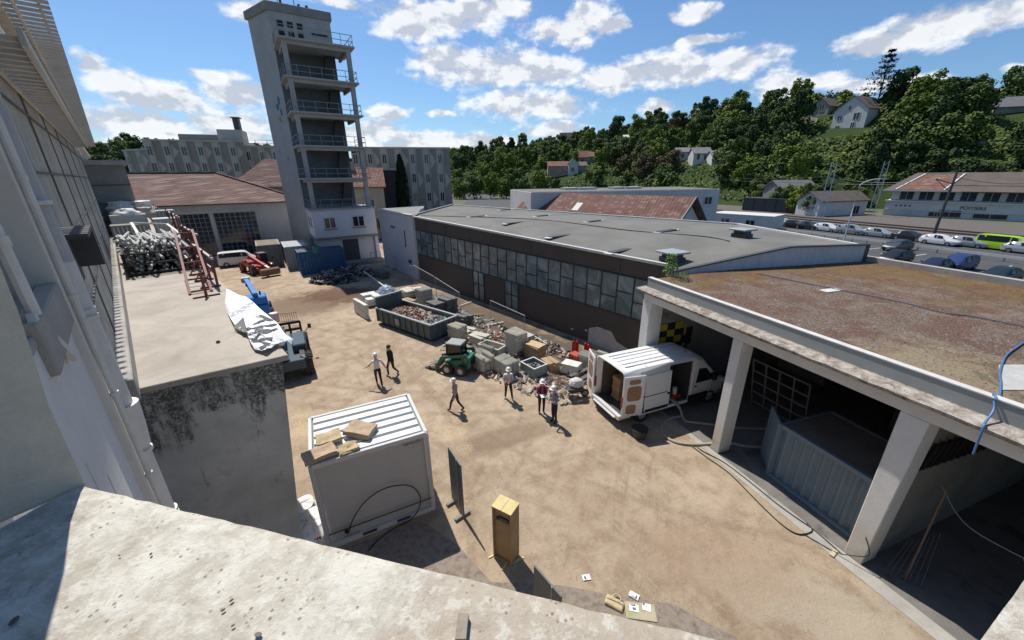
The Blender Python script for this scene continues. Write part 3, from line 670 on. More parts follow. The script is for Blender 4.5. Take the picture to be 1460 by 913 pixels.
# clumps of moss and stones on roof (ground cover)
mb=MB(); rr=random.Random(5)
for i in range(5200):
    s=rr.uniform(-3.5,9.4); t=.45+12.6*rr.random(); r=rr.uniform(.012,.045)
    x,y,_=GP(s,t); a=rr.random()*6; h=r*rr.uniform(.4,.9)
    mb.add([(x+r*cos(a+k*2.09),y+r*sin(a+k*2.09),5.578) for k in range(3)]+[(x,y,5.58+h)],[(0,1,3),(1,2,3),(2,0,3)])
M_CLUMP=mat('roof_moss_clumps',(.26,.19,.12),.95,c2=(.10,.06,.04),vs=9,coord='W')
tag(mb.build('roof_gravel',M_CLUMP,fix=False),'loose gravel and moss clumps covering the garage roof','gravel',None,'stuff')
# mural on the inner wall
mu=MB(); 
def wallq(m,t0,t1,z0,z1,o):
    t0,t1=.9+(t0-1)*.7,.9+(t1-1)*.7; z0,z1=2.1+(z0-2)*.62,2.1+(z1-2)*.62; m.quad(GP(9.245-o,t0,z0),GP(9.245-o,t1,z0),GP(9.245-o,t1,z1),GP(9.245-o,t0,z1))
mat_y=mat('mural_yellow',(.55,.42,.03),.8); mat_k=mat('mural_black',(.02,.02,.025),.8); mat_g=mat('mural_grey',(.36,.37,.38),.8)
MUS=.72
g=thing('wall_mural','painted mural of a black and yellow chequered car on the garage inner wall','mural',GP(9.24,2.2,1.2))
m1=MB();m2=MB();m3=MB()
wallq(m2,1.0,3.9,2.0,3.5,.004); wallq(m2,1.0,2.6,3.5,4.1,.004)
for i,(t,z) in enumerate(((1.0,3.5),(1.65,2.95),(1.0,2.4),(2.3,3.5),(2.3,2.4))): wallq(m1,t,t+.62,z,z+.55,.008)
wallq(m1,3.1,3.3,2.9,3.9,.008)
for tc_,zc_ in ((1.4,2.0),(3.2,2.0)):
    tc_=.9+(tc_-1)*.7; zc_=2.1; m2.poly([GP(9.24-.012+.0,tc_+.28*cos(a),zc_+.28*sin(a)) for a in np.linspace(0,6.1,14)]); m3.poly([GP(9.24-.016,tc_+.13*cos(a),zc_+.13*sin(a)) for a in np.linspace(0,6.1,12)])
wallq(m2,5.2,6.6,3.1,3.5,.006)
m1.build('yellow_squares',mat_y,g,world=True,fix=False); m2.build('black_body',mat_k,g,world=True,fix=False); m3.build('wheel_discs',mat_g,g,world=True,fix=False)
# blue wall hose and cables on the roof
def rope(name,pts,r,m,label,cat,n=8,sub=6,group=None):
    P=[Vector(p) for p in pts]; out=[]
    for i in range(len(P)-1):
        p0=P[max(i-1,0)];p1=P[i];p2=P[i+1];p3=P[min(i+2,len(P)-1)]
        for k in range(sub):
            t=k/sub; out.append(.5*((2*p1)+(-p0+p2)*t+(2*p0-5*p1+4*p2-p3)*t*t+(-p0+3*p1-3*p2+p3)*t**3))
    out.append(P[-1]); m_=MB(); m_.tube(out,r,n); ob=m_.build(name,m,smooth=True,loc=tuple(P[0])); return tag(ob,label,cat,group)
BH=.022
M_BLUEH=mat('blue_hose',(.07,.17,.36),.5,var=.2,vs=8)
zr=5.62
pts=[G(x,y,zr) for x,y in ((1475,478),(1450,495),(1434,508),(1426,530),(1427,548),(1424,572))]+[GP(-1.1,.30,5.70),GP(-1.25,.10,5.45),GP(-1.3,-.2,5.25),GP(-1.35,-.36,5.2),GP(-1.4,-.40,4.6)]
rope('blue_hose',pts,.02,M_BLUEH,'bright blue hose hanging over the garage roof edge at the right','hose')
rope('blue_hose',[G(x,y,zr) for x,y in ((1080,390),(1120,398),(1170,408),(1215,417),(1290,432),(1345,446),(1390,452),(1480,470))],.018,mat('dark_blue_hose',(.045,.07,.13),.6),'thin dark blue hose lying across the mossy roof','hose')
mb=MB(); mb.box(G(1185,414,5.60),(.9,.35,.02),rz=.3); tag(mb.build('plastic_sheet',M_WTRIM),'scrap of pale sheet beside the hose on the mossy roof','sheet')
mb=MB(); mb.prism([tuple(G(x,y,5.6)[:2]) for x,y in ((1424,520),(1500,520),(1500,556),(1428,556))],5.582,5.60); tag(mb.build('roof_hatch_slab',mat('pale_slab',(.45,.44,.41),.9,var=.2,vs=3)),'pale grey concrete slab on the roof beside the blue hose','slab')
# plants at the near left corner of the roof
M_LEAFB=mat('bright_leaf',(.11,.22,.025),.7,var=.3,vs=5)
def leafplant(name,pos,r,h,n,ls,m,label,cat,group=None,stem=True,seed=1):
    q=random.Random(seed); t=thing(name,label,cat,pos,group=group); mb=MB()
    for i in range(n):
        a=q.random()*6.28; rr_=r*math.sqrt(q.random()); z=h*q.random()**.8; rr_*=(1-.5*z/h)
        c=Vector((rr_*cos(a),rr_*sin(a),z)); d=Vector((q.uniform(-1,1),q.uniform(-1,1),q.uniform(-.3,1))).normalized(); e_=d.orthogonal().normalized()
        s_=ls*q.uniform(.6,1.3); mb.quad(c-d*s_,c+e_*s_*.4,c+d*s_,c-e_*s_*.4)
    mb.build('leaves',m,t,fix=False)
    if stem:
        mb=MB()
        for i in range(5): a=i*1.3; mb.cyl((0,0,0),(r*.4*cos(a),r*.4*sin(a),h*.8),.012,5,r2=.004)
        mb.build('stems',mat('green_stem',(.10,.10,.04),.8),t)
    return t
leafplant('roof_sapling',G(955,392,5.6),.38,1.0,330,.075,M_LEAFB,'bright green sapling growing at the corner of the garage roof','plant',seed=3)
leafplant('weed_clump',G(972,399,5.6),.5,.28,260,.05,mat('dull_leaf',(.09,.13,.03),.8,var=.3,vs=4),'low green weeds below the sapling on the garage roof','plant',stem=False,seed=4)

# ================================================================== BROWN HALL
hall=thing('brown_hall','long brown-clad hall with a ribbon of tall dusty windows and a flat grey roof','hall',(7.0,19.7,0))
F0=np.array([7.55,19.45,0]); F1=np.array([-9.75,39.2,0]); hd=(F1-F0); HL=np.linalg.norm(hd); hd/=HL; hn=np.array([-hd[1],hd[0],0]); hn=hn if hn[0]<0 else -hn   # hn points to the yard
def HP(s,o,z): p=F0+hd*s+hn*o; return (p[0],p[1],z)
def ztop(s): return 5.72+.6*s/HL
haz=math.degrees(math.atan2(hd[0],hd[1]))
def hs(px,py): P=pv(px,py,F0,haz); return float((P-F0)@hd),float(P[2])
wz=[hs(918,408),hs(593,330)]; wb_=[hs(905,475),hs(597,375)]
mb=MB(); b=[HP(-.5,0,0),HP(HL,0,0),HP(HL,-9,0),HP(-.5,-9,0)]; mb.hexa(b,[HP(-.5,0,ztop(0)-.05),HP(HL,0,ztop(HL)-.05),HP(HL,-9,ztop(HL)-.05),HP(-.5,-9,ztop(0)-.05)]); mb.build('wall',M_BROWN,hall,world=True)
WT=4.72; WB=2.35; rng_=np.linspace(.15,HL-.25,25)
mb=MB(); mb.quad(HP(.15,.012,WB+.06),HP(HL-.25,.012,WB+.35),HP(HL-.25,.012,WT+.35),HP(.15,.012,WT)); 
gl=mb.build('ribbon_glazing',M_HGLASS,hall,world=True)
mb=MB()
for i,s in enumerate(rng_):
    f=s/HL; mb.bar(HP(s,.03,WB+.05+.3*f),HP(s,.03,WT+.33*f),.07,.06)
    if i<len(rng_)-1:
        zz=WT-.95+.3*f if i%2 else WB+1.0+.3*f; mb.bar(HP(s,.03,zz),HP(rng_[i+1],.03,zz+.3*(rng_[i+1]-s)/HL),.05,.05)
mb.bar(HP(.1,.03,WT),HP(HL-.2,.03,WT+.34),.06,.07); mb.bar(HP(.1,.03,WB+.04),HP(HL-.2,.03,WB+.34),.06,.07); mb.build('mullions',M_MULL,hall,world=True)
# panel joints of fascia
mb=MB()
for s in np.arange(2.2,HL,3.6): f=s/HL; mb.bx(*[0]*6) if False else mb.bar(HP(s,.008,WT+.1+.33*f),HP(s,.008,ztop(s)-.02),.03,.02)
mb.build('fascia_joints',M_MULL,hall,world=True)
for sx in (hs(684,435)[0],hs(730,460)[0]):
    mb=MB(); mb.quad(HP(sx-.75,.014,.15),HP(sx+.75,.014,.15),HP(sx+.75,.014,2.6),HP(sx-.75,.014,2.6)); d=mb.build('glazed_door',M_HGLASS,hall,world=True)
    mb=MB()
    for q in (-.75,0,.75): mb.bar(HP(sx+q,.04,.1),HP(sx+q,.04,2.6),.07,.06)
    mb.bar(HP(sx-.75,.04,1.5),HP(sx+.75,.04,1.5),.05,.05); ob=mb.build('door_frame',M_MULL,hall,world=True)
# peeled white patch
pp=[hs(x,y) for x,y in ((840,468),(852,466),(872,473),(880,488),(896,498),(903,513),(893,520),(866,505),(845,498),(838,490))]
mb=MB(); f=[]
import itertools
pts=[]
for i in range(len(pp)):
    a=pp[i];b=pp[(i+1)%len(pp)]
    for k in range(4): t=k/4; pts.append((a[0]+(b[0]-a[0])*t+.06*mnoise.noise((i*3.1,k,0)),a[1]+(b[1]-a[1])*t+.06*mnoise.noise((k,i*2.3,4))))
mb.poly([HP(s,.02,z) for s,z in pts]); mb.build('peeled_patch',mat('bare_plaster',(.50,.48,.45),.9,var=.2,vs=2,coord='W',bump=.4,bs=10),hall,world=True)
mb=MB(); a=hs(836,471); mb.poly([HP(a[0]+.12*cos(t),.022,a[1]+.06*sin(t)) for t in np.linspace(0,6,8)]); a=hs(816,469); mb.poly([HP(a[0]+.14*cos(t),.022,a[1]+.05*sin(t)) for t in np.linspace(0,6,8)]); mb.build('paint_spot',M_WTRIM,hall,world=True)
# roof
RP=[HP(-.6,.15,ztop(0)),HP(HL,.15,ztop(HL)),(-7.77,52.9,6.42),(16.9,29.2,6.45),(18.3,20.35,6.40),(13.9,19.35,6.5)]
cx=np.array([4.5,31.5,6.48]); mb=MB(); mb.v=[tuple(p) for p in RP]+[tuple(cx)]; mb.f=[(i,(i+1)%6,6) for i in range(6)]; mb.m=[0]*6
n=len(mb.v); mb.build('roof',M_RGREY,hall,world=True)
mb=MB(); 
for a,b in ((RP[0],RP[1]),(RP[2],RP[3])): mb.bar((a[0],a[1],a[2]+.03),(b[0],b[1],b[2]+.03),.22,.14)
mb.bar((RP[3][0],RP[3][1],RP[3][2]+.03),(RP[4][0],RP[4][1],RP[4][2]+.03),.22,.14); mb.build('roof_trim',M_WTRIM,hall,world=True)
mb=MB(); mb.bar((RP[1][0],RP[1][1],RP[1][2]+.05),(RP[2][0],RP[2][1],RP[2][2]+.05),.3,.2); mb.build('end_parapet',M_CONCD,hall,world=True)
# rear & side walls
mb=MB(); q=[RP[2],RP[3],RP[4]]
mb.quad((q[0][0],q[0][1],0),(q[1][0],q[1][1],0),(q[1][0],q[1][1],q[1][2]-.05),(q[0][0],q[0][1],q[0][2]-.05)); mb.quad((q[1][0],q[1][1],0),(q[2][0],q[2][1],0),(q[2][0],q[2][1],q[2][2]-.05),(q[1][0],q[1][1],q[1][2]-.05))
mb.quad((RP[1][0],RP[1][1],0),(q[0][0],q[0][1],0),(q[0][0],q[0][1],q[0][2]-.05),(RP[1][0],RP[1][1],RP[1][2]-.05)); mb.build('rear_wall',M_BROWN,hall,world=True,fix=False)
# corrugated upstand between hall roof and garage roof
c_a=np.array([7.75,17.9,0]); c_b=np.array([18.75,20.2,0]); cl=c_b-c_a; CL_=np.linalg.norm(cl); cl/=CL_; cn=np.array([cl[1],-cl[0],0])
def ctop(s): return 5.66+.88*min(1,s/6.3)-.10*max(0,(s-6.3)/5)
mb=MB(); N=110
for i in range(N+1):
    s=CL_*i/N; off=.03 if (i//2)%2 else 0
    p=c_a+cl*s+cn*off; mb.v+=[(p[0],p[1],5.50),(p[0],p[1],ctop(s))]
for i in range(N): mb.f.append((2*i,2*i+2,2*i+3,2*i+1)); mb.m.append(0)
mb.build('corrugated_upstand',M_CORR,hall,world=True,fix=False)
mb=MB()
for i in range(22):
    s=CL_*i/22; s2=CL_*(i+1)/22; a=c_a+cl*s; b=c_a+cl*s2; mb.bar((a[0],a[1],ctop(s)+.03),(b[0],b[1],ctop(s2)+.03),.22,.07)
mb.bar((c_b[0],c_b[1],5.4),(c_b[0],c_b[1],ctop(CL_)),.18,.1); mb.build('upstand_cap',M_DGREY,hall,world=True)
mb=MB(); mb.v=[tuple(c_a[:2])+(5.66,),RP[0],RP[5],tuple((c_a+cl*6.3)[:2])+(ctop(6.3),),tuple(c_b[:2])+(ctop(CL_),),RP[4]]; mb.f=[(0,3,2,1),(3,4,5,2)]; mb.m=[0,0]; mb.build('roof_edge_strip',M_RGREY,hall,world=True)
mb=MB(); mb.prism([tuple((c_a-cn*.02)[:2]),(RP[0][0],RP[0][1]),(RP[0][0]+.5,RP[0][1]+1.5),tuple((c_a+cl*1.5-cn*.02)[:2])],0,5.6); mb.build('corner_wall',M_BROWN,hall,world=True)
# roof fixtures: vents, skylights, two big cowls
def roofz(x,y): 
    # barycentric lookup on roof fan
    for i in range(6):
        a,b,c=RP[i],RP[(i+1)%6],cx; den=(b[1]-c[1])*(a[0]-c[0])+(c[0]-b[0])*(a[1]-c[1])
        u=((b[1]-c[1])*(x-c[0])+(c[0]-b[0])*(y-c[1]))/den; v=((c[1]-a[1])*(x-c[0])+(a[0]-c[0])*(y-c[1]))/den
        if u>=-.01 and v>=-.01 and u+v<=1.02: return u*a[2]+v*b[2]+(1-u-v)*c[2]
    return 6.4
M_COWL=mat('cowl_grey',(.32,.34,.36),.5,var=.1,vs=3)
for i,(px,py,r) in enumerate(((1057,331,.55),(960,348,.6))):
    P=G(px,py+8,6.42); z=roofz(P[0],P[1]); t=thing('roof_vent',['square roof cowl farther back near the corner of the hall roof','nearer square roof cowl beside the corrugated upstand'][i],'roof vent',(P[0],P[1],z),R(25),group='big cowls on the hall roof')
    mb=MB(); mb.bx(-r*.75,r*.75,-r*.75,r*.75,0,.22); mb.bx(-r*.6,r*.6,-r*.6,r*.6,.22,.42); mb.build('base',M_DGREY,t)
    mb=MB(); mb.bx(-r,r,-r,r,.42,.52); mb.build('cap',M_COWL,t,bevel=.02)
for i,(px,py,w_,h_) in enumerate(((680,309,1.6,.10),(734,317,1.8,.1),(720,300,1.4,.1),(772,309,1.4,.1),(798,330,1.9,.12),(846,317,1.6,.1),(886,345,1.9,.12),(950,331,2.0,.12))):
    P=G(px,py,6.42); z=roofz(P[0],P[1]); 
    lab='low skylight strip on the hall roof, '+['second nearest the white end block','just right of the first pair of strips','farthest back on the left','at the rear edge beside the tiled roof','left of centre in the front row','middle of the rear row','in front centre near the facade','rightmost near the two cowls'][i]
    t=thing('roof_skylight',lab,'skylight',(P[0],P[1],z-.01),R(40),group='small skylights on the hall roof')
    mb=MB(); mb.bx(-w_/2,w_/2,-.2,.2,0,.09); mb.build('frame',M_DGREY,t)
    mb=MB(); mb.bx(-w_/2-.35,-w_/2,-.25,.25,0,.05); mb.bx(w_/2,w_/2+.35,-.25,.25,0,.05); mb.build('flashing',M_WTRIM,t)
mb=MB(); pts=[G(x,y,6.47) for x,y in ((600,306),(760,313),(900,329),(1000,338),(1040,345))]
rope('roof_cable',[(p[0],p[1],roofz(p[0],p[1])+.03) for p in pts],.03,M_BLACK,'thin dark cable lying along the hall roof','cable')
# white end block
eb=thing('white_end_block','plain white rendered block at the far end of the brown hall','building',tuple(F1[:2])+(0,))
f1=F1+hn*.25-hd*.35; f2=G(549,377); 
ZE=6.35
dq=(f2-f1); mb=MB(); bk=np.array([5.2,4.6,0]); bk=-hn*6
mb.prism([tuple(f1[:2]),tuple(f2[:2]),tuple((f2+bk)[:2]),tuple((f1+bk*.04)[:2])],0,ZE+.1); mb.build('wall',M_TOWERW,eb,world=True)
mb=MB(); u_=dq/np.linalg.norm(dq); mb.bar((f1[0],f1[1],ZE+.13),(f2[0],f2[1],ZE+.13),.3,.06); mb.bar((f2[0],f2[1],ZE+.13),((f2+bk)[0],(f2+bk)[1],ZE+.13),.3,.06); mb.build('coping',M_WTRIM,eb,world=True)
mb=MB(); mb.prism([tuple((f1-hn*.3)[:2]),tuple((f2-hn*.3)[:2]),tuple((f2+bk*.97)[:2]),tuple((f1+bk*.04-hn*.3)[:2])],ZE+.102,ZE+.13); mb.build('roof',M_CONCD,eb,world=True)
ez=math.degrees(math.atan2(dq[0],dq[1])); P=pv(578,340,f1,ez); mb=MB(); mb.bar(tuple(P+hn*.03+np.array([0,0,.8])),tuple(P+hn*.03-np.array([0,0,.9])),.12,.05); P=pv(586,373,f1,ez); mb.box(tuple(P+hn*.03),(.35,.35,.3),rz=R(40)); mb.build('wall_vent',M_DGREY,eb,world=True)
P=pv(560,324,f1,ez); M=frameM(tuple(P+hn*.03-np.array(eb.location)),tuple(-u_),(0,0,1)); text_mesh('MOBRI',.42,'lettering',M_DGREY,eb,M)
# ================================================================== TOWER
TO=np.array([-22.7,45.1,0]); tr_=np.array([.839,.545,0]); tb=np.array([-.545,.839,0])
def TP(r,b,z=0.): p=TO+tr_*r+tb*b; return (p[0],p[1],z)
def tbox(m,r0,r1,b0,b1,z0,z1): m.prism([TP(r0,b0)[:2],TP(r1,b0)[:2],TP(r1,b1)[:2],TP(r0,b1)[:2]],z0,z1)
tw=thing('training_tower','tall concrete drill tower with open balconies on the front, standing at the yard end','tower',TP(3.5,5,0))
TWW=7.0; LV=[6.6,9.95,13.3,16.55,19.75,23.1]
mb=MB(); mb.prism([TP(0,5.2)[:2],TP(TWW-.9,5.2)[:2],TP(TWW-.9,9.6)[:2],TP(-1.7,9.6)[:2]],0,26.6); mb.build('shaft',M_TOWER,tw,world=True)
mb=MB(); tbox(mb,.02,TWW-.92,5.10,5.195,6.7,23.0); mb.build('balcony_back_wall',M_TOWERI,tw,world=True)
mb=MB(); mb.prism([TP(-.15,5.0)[:2],TP(TWW-.7,5.0)[:2],TP(TWW-.7,9.8)[:2],TP(-2.0,9.8)[:2]],26.6,27.4); mb.build('roof_cap',M_CONCD,tw,world=True,bevel=.03)
mb=MB()
for r,z in ((1.6,28.3),(2.3,28.0),(3.4,28.2)): mb.cyl(TP(r,7,27.4),TP(r,7,z),.14,8)
mb.cyl(TP(2.8,6,27.4),TP(2.8,6,30.5),.04,6); mb.cyl(TP(1.2,6,27.4),TP(1.2,6,30),.04,6); mb.cyl(TP(4.2,7,27.4),TP(4.2,7,28.2),.16,8); mb.build('aerials',M_DGREY,tw,world=True)
for z in LV[0:]:
    mb=MB(); tbox(mb,-.15,TWW+.15,-.15,5.19,z-.16,z); tbox(mb,0.3,TWW-.3,.35,.60,z-.5,z-.162); tbox(mb,0.32,.55,.61,5.18,z-.5,z-.162); tbox(mb,TWW-.55,TWW-.32,.61,5.18,z-.5,z-.162)
    mb.build('balcony_slab',M_TOWER,tw,world=True)
for r in (.45,TWW-.45):
    for lo,hi in zip([0.0]+LV[:-1],LV):
        if lo==0: continue
        mb=MB(); tbox(mb,r-.22,r+.22,.32,.76,lo,hi-.165); mb.build('column',M_TOWER,tw,world=True)
mb=MB(); tbox(mb,TWW-.3,TWW+.1,.15,.6,0,6.4); mb.build('corner_column',M_TOWERW,tw,world=True)
M_RAIL=mat('railing_grey',(.20,.21,.22),.5)
for z in LV:
    mb=MB(); 
    for h in (.45,1.0):
        mb.bar(TP(0,0,z+h),TP(TWW,0,z+h),.05); mb.bar(TP(TWW,0,z+h),TP(TWW,5.2,z+h),.05); mb.bar(TP(0,0,z+h),TP(0,5.2,z+h),.05)
    for r in np.arange(0,TWW+.1,TWW/6): mb.bar(TP(r,0,z),TP(r,0,z+1.0),.045)
    for b in (1.7,3.4,5.1):
        for r in (0,TWW): mb.bar(TP(r,b,z),TP(r,b,z+1),.045)
    mb.build('railing',M_RAIL,tw,world=True)
# steep stair / ladder inside balconies, seen dark
for lo,hi in zip(LV[:-1],LV[1:]):
    mb=MB(); mb.hexa([TP(4.2,4.2,lo),TP(5.4,4.2,lo),TP(5.4,4.9,lo),TP(4.2,4.9,lo)],[TP(4.9,4.2,hi-.2),TP(5.9,4.2,hi-.2),TP(5.9,4.9,hi-.2),TP(4.9,4.9,hi-.2)]); mb.build('stair_flight',M_DGREY,tw,world=True)
# pierced openings near the top (front & left faces), slots
def opn(*a): mb=MB(); tbox(mb,*a); mb.build('wall_opening',M_DARK,tw,world=True)
for i in range(3):
    for j in range(3): opn(.7+i*.95,.7+i*.95+.55,5.14,5.19,25.3-j*.85,25.85-j*.85)
opn(4.0,5.6,5.12,5.19,24.9,25.15); opn(4.2,5.2,5.12,5.19,23.3,23.9)
# painted emblem on left side: blue and green birds-like strokes as simple shapes
mb=MB()
def elp(m,b,z,rb,rz_,n=12): m.poly([TP(-.03-(b+rb*cos(t)-5.2)*.386,b+rb*cos(t),z+rz_*sin(t)) for t in np.linspace(0,2*math.pi,n,endpoint=False)])
elp(mb,6.4,18.3,.25,.45); elp(mb,6.9,17.7,.3,.35); elp(mb,6.3,17.1,.22,.4); mb.build('emblem',mat('emblem_blue',(.02,.13,.22),.6),tw,world=True,fix=False)
mb=MB(); elp(mb,6.8,16.4,.25,.3); mb.build('emblem_accent',mat('emblem_ochre',(.25,.2,.05),.6),tw,world=True,fix=False)
# lower two-storey block
mb=MB(); tbox(mb,0.02,TWW-.05,0.05,5.18,3.35,6.42); mb.build('upper_room_wall',M_TOWERW,tw,world=True)
mb=MB(); tbox(mb,.25,TWW-.2,.45,5.18,0,3.1); mb.build('ground_room_wall',M_TOWERW,tw,world=True)
mb=MB(); tbox(mb,-.1,TWW+.1,-.1,5.19,3.1,3.33); mb.build('string_course',M_CONCD,tw,world=True)
for r0,r1 in ((1.25,2.35),(4.4,5.6)):
    mb=MB(); tbox(mb,r0-.08,r1+.08,-.02,.04,4.35,5.65); fr=mb.build('window_frame',M_WTRIM,tw,world=True)
    mb=MB(); tbox(mb,r0,(r0+r1)/2-.05,-.03,-.022,4.45,5.55); tbox(mb,(r0+r1)/2+.05,r1,-.03,-.022,4.45,5.55); ob=mb.build('pane',M_GLASSD,tw,world=True); ob.parent=fr
    mb=MB(); tbox(mb,r0-.15,r1+.15,-.09,.04,4.2,4.33); ob=mb.build('window_sill',M_CONCD,tw,world=True); 
for b0 in (1.2,3.0):
    mb=MB(); tbox(mb,-.0,.01,b0,b0+.8,4.4,5.6); mb.build('side_window',M_GLASSD,tw,world=True)
mb=MB(); tbox(mb,2.9,4.7,.40,.445,0,2.9); mb.build('door',M_DGREY,tw,world=True)
mb=MB(); tbox(mb,2.6,5.2,.1,.25,5.95,6.05); mb.build('lamp_strip',M_DGREY,tw,world=True)
for r in (5.3,6.4):
    pass
mb=MB(); mb.bar(TP(5.6,-1.2,.3),TP(5.6,-1.2,1.3),.05); mb.bar(TP(6.8,-1.2,.3),TP(6.8,-1.2,1.3),.05); mb.bar(TP(5.6,-1.2,1.3),TP(6.8,-1.2,1.3),.05); mb.build('step_railing',M_RAIL,tw,world=True)
mb=MB(); tbox(mb,2.5,7.3,-1.6,.39,0,.35); mb.build('landing',M_CONCD,tw,world=True)

# ================================================================== WORKSHOP with tiled roofs
WO=np.array([-40.9,47.6,0]); 
def WP(r,b,z=0.): p=WO+tr_*r+tb*b; return (p[0],p[1],z)
def wbox(m,r0,r1,b0,b1,z0,z1): m.prism([WP(r0,b0)[:2],WP(r1,b0)[:2],WP(r1,b1)[:2],WP(r0,b1)[:2]],z0,z1)
ws=thing('tiled_workshop','grey-walled workshop with a low hipped tiled roof and large gridded windows, left of the tower','building',WP(6,0,0))
EZ=7.0; RZ=10.7
mb=MB(); wbox(mb,-9,14.5,0,16,0,EZ); mb.build('wall',M_WALLW,ws,world=True)
mb=MB(); e0=[WP(-10,-.7,EZ),WP(15,-.7,EZ),WP(15,17,EZ),WP(-10,17,EZ)]; rL=WP(-10,8.2,RZ); rR=WP(5.2,8.2,RZ)
mb.v=e0+[rL,rR]; mb.f=[(0,1,5,4),(1,2,5),(2,3,4,5),(3,0,4)]; mb.m=[0]*4; mb.build('roof',M_TILE,ws,world=True)
mb=MB(); mb.bar(e0[0],e0[1],.25,.14); mb.build('gutter',M_DGREY,ws,world=True)
mb=MB(); mb.bar((rL[0],rL[1],rL[2]+.05),(rR[0],rR[1],rR[2]+.05),.3,.16); mb.bar((rR[0],rR[1],rR[2]+.05),(e0[1][0],e0[1][1],e0[1][2]+.05),.3,.16); mb.build('ridge_tiles',M_TILE,ws,world=True)
for r0,r1 in ((.6,3.7),(4.2,8.6)):
    mb=MB(); wbox(mb,r0-.25,r1+.25,-.06,-.0,.3,6.2); wf=mb.build('window_surround',M_WTRIM if r0>4 else M_GREYW,ws,world=True)
    mb=MB(); wbox(mb,r0,r1,-.075,-.062,.6,5.9); ob=mb.build('window_glass',M_GLASS,ws,world=True)
    mb=MB()
    for r in np.arange(r0,r1+.05,(r1-r0)/(8 if r0>4 else 6)): mb.bar(WP(r,-.11,.6),WP(r,-.11,5.9),.06)
    for z in np.arange(.6,6,.53): mb.bar(WP(r0,-.11,z),WP(r1,-.11,z),.05)
    mb.build('window_bars',mat('bar_grey',(.30,.32,.33),.6),ws,world=True)
mb=MB(); mb.bar(WP(9.2,-.1,0),WP(9.2,-.1,6.9),.1); mb.build('drainpipe',M_PIPE,ws,world=True)
ws2=thing('rear_tiled_building','second tiled roof rising behind the workshop and left of the tower','building',WP(14,18,0))
mb=MB(); wbox(mb,6.5,26,17.5,30,0,8.6); mb.build('wall',M_WALLB,ws2,world=True)
mb=MB(); v=[WP(5.7,16.8,8.6),WP(27,16.8,8.6),WP(27,31,8.6),WP(5.7,31,8.6),WP(12,24,13.2),WP(21.5,24,13.2)]; mb.v=v; mb.f=[(0,1,5,4),(1,2,5),(2,3,4,5),(3,0,4)]; mb.m=[0]*4; mb.build('roof',M_TILE,ws2,world=True)
# concrete hut on the far end of the terrace
hut=thing('concrete_hut','grey concrete block hut with flat cap at the far end of the terrace','hut',LP(40,.4,TZ))
mb=MB(); lbox(mb,39,44,-.82,1.1,TZ,10.9); mb.build('wall',M_CONCD,hut,world=True)
mb=MB(); lbox(mb,38.8,44.2,-.82,1.25,10.9,11.2); mb.build('roof_slab',M_CONC,hut,world=True)
mb=MB()
for z in (7.2,8.4,9.6): lbox(mb,38.97,38.998,-.8,1.1,z,z+.06)
mb.build('block_joints',M_DGREY,hut,world=True)

# ================================================================== generic facade helpers
def wallframe(A,B):
    A=np.array((A[0],A[1],0.));B=np.array((B[0],B[1],0.)); u=(B-A); Ln=np.linalg.norm(u); u/=Ln; n=np.array([u[1],-u[0],0]); 
    if n@(A)>0: n=-n      # faces the camera
    return A,u,n,Ln
def facade_window(par,fr,s0,s1,z0,z1,mg=None,frame=None,o=.03,split=True):
    A,u,n,_=fr
    def P(s,o_,z): p=A+u*s+n*o_; return (p[0],p[1],z)
    mb=MB(); w_=.07
    for a,b in ((P(s0,o,z0),P(s1,o,z0)),(P(s0,o,z1),P(s1,o,z1)),(P(s0,o,z0),P(s0,o,z1)),(P(s1,o,z0),P(s1,o,z1))): mb.bar(a,b,w_*1.3,w_)
    if split: mb.bar(P((s0+s1)/2,o,z0),P((s0+s1)/2,o,z1),w_,w_)
    f=mb.build('window_frame',frame or M_WTRIM,par,world=True)
    mb=MB(); mb.quad(P(s0,o*.6,z0),P(s1,o*.6,z0),P(s1,o*.6,z1),P(s0,o*.6,z1)); g_=mb.build('pane',mg or M_GLASSD,par,world=True); g_.parent=f
    return f
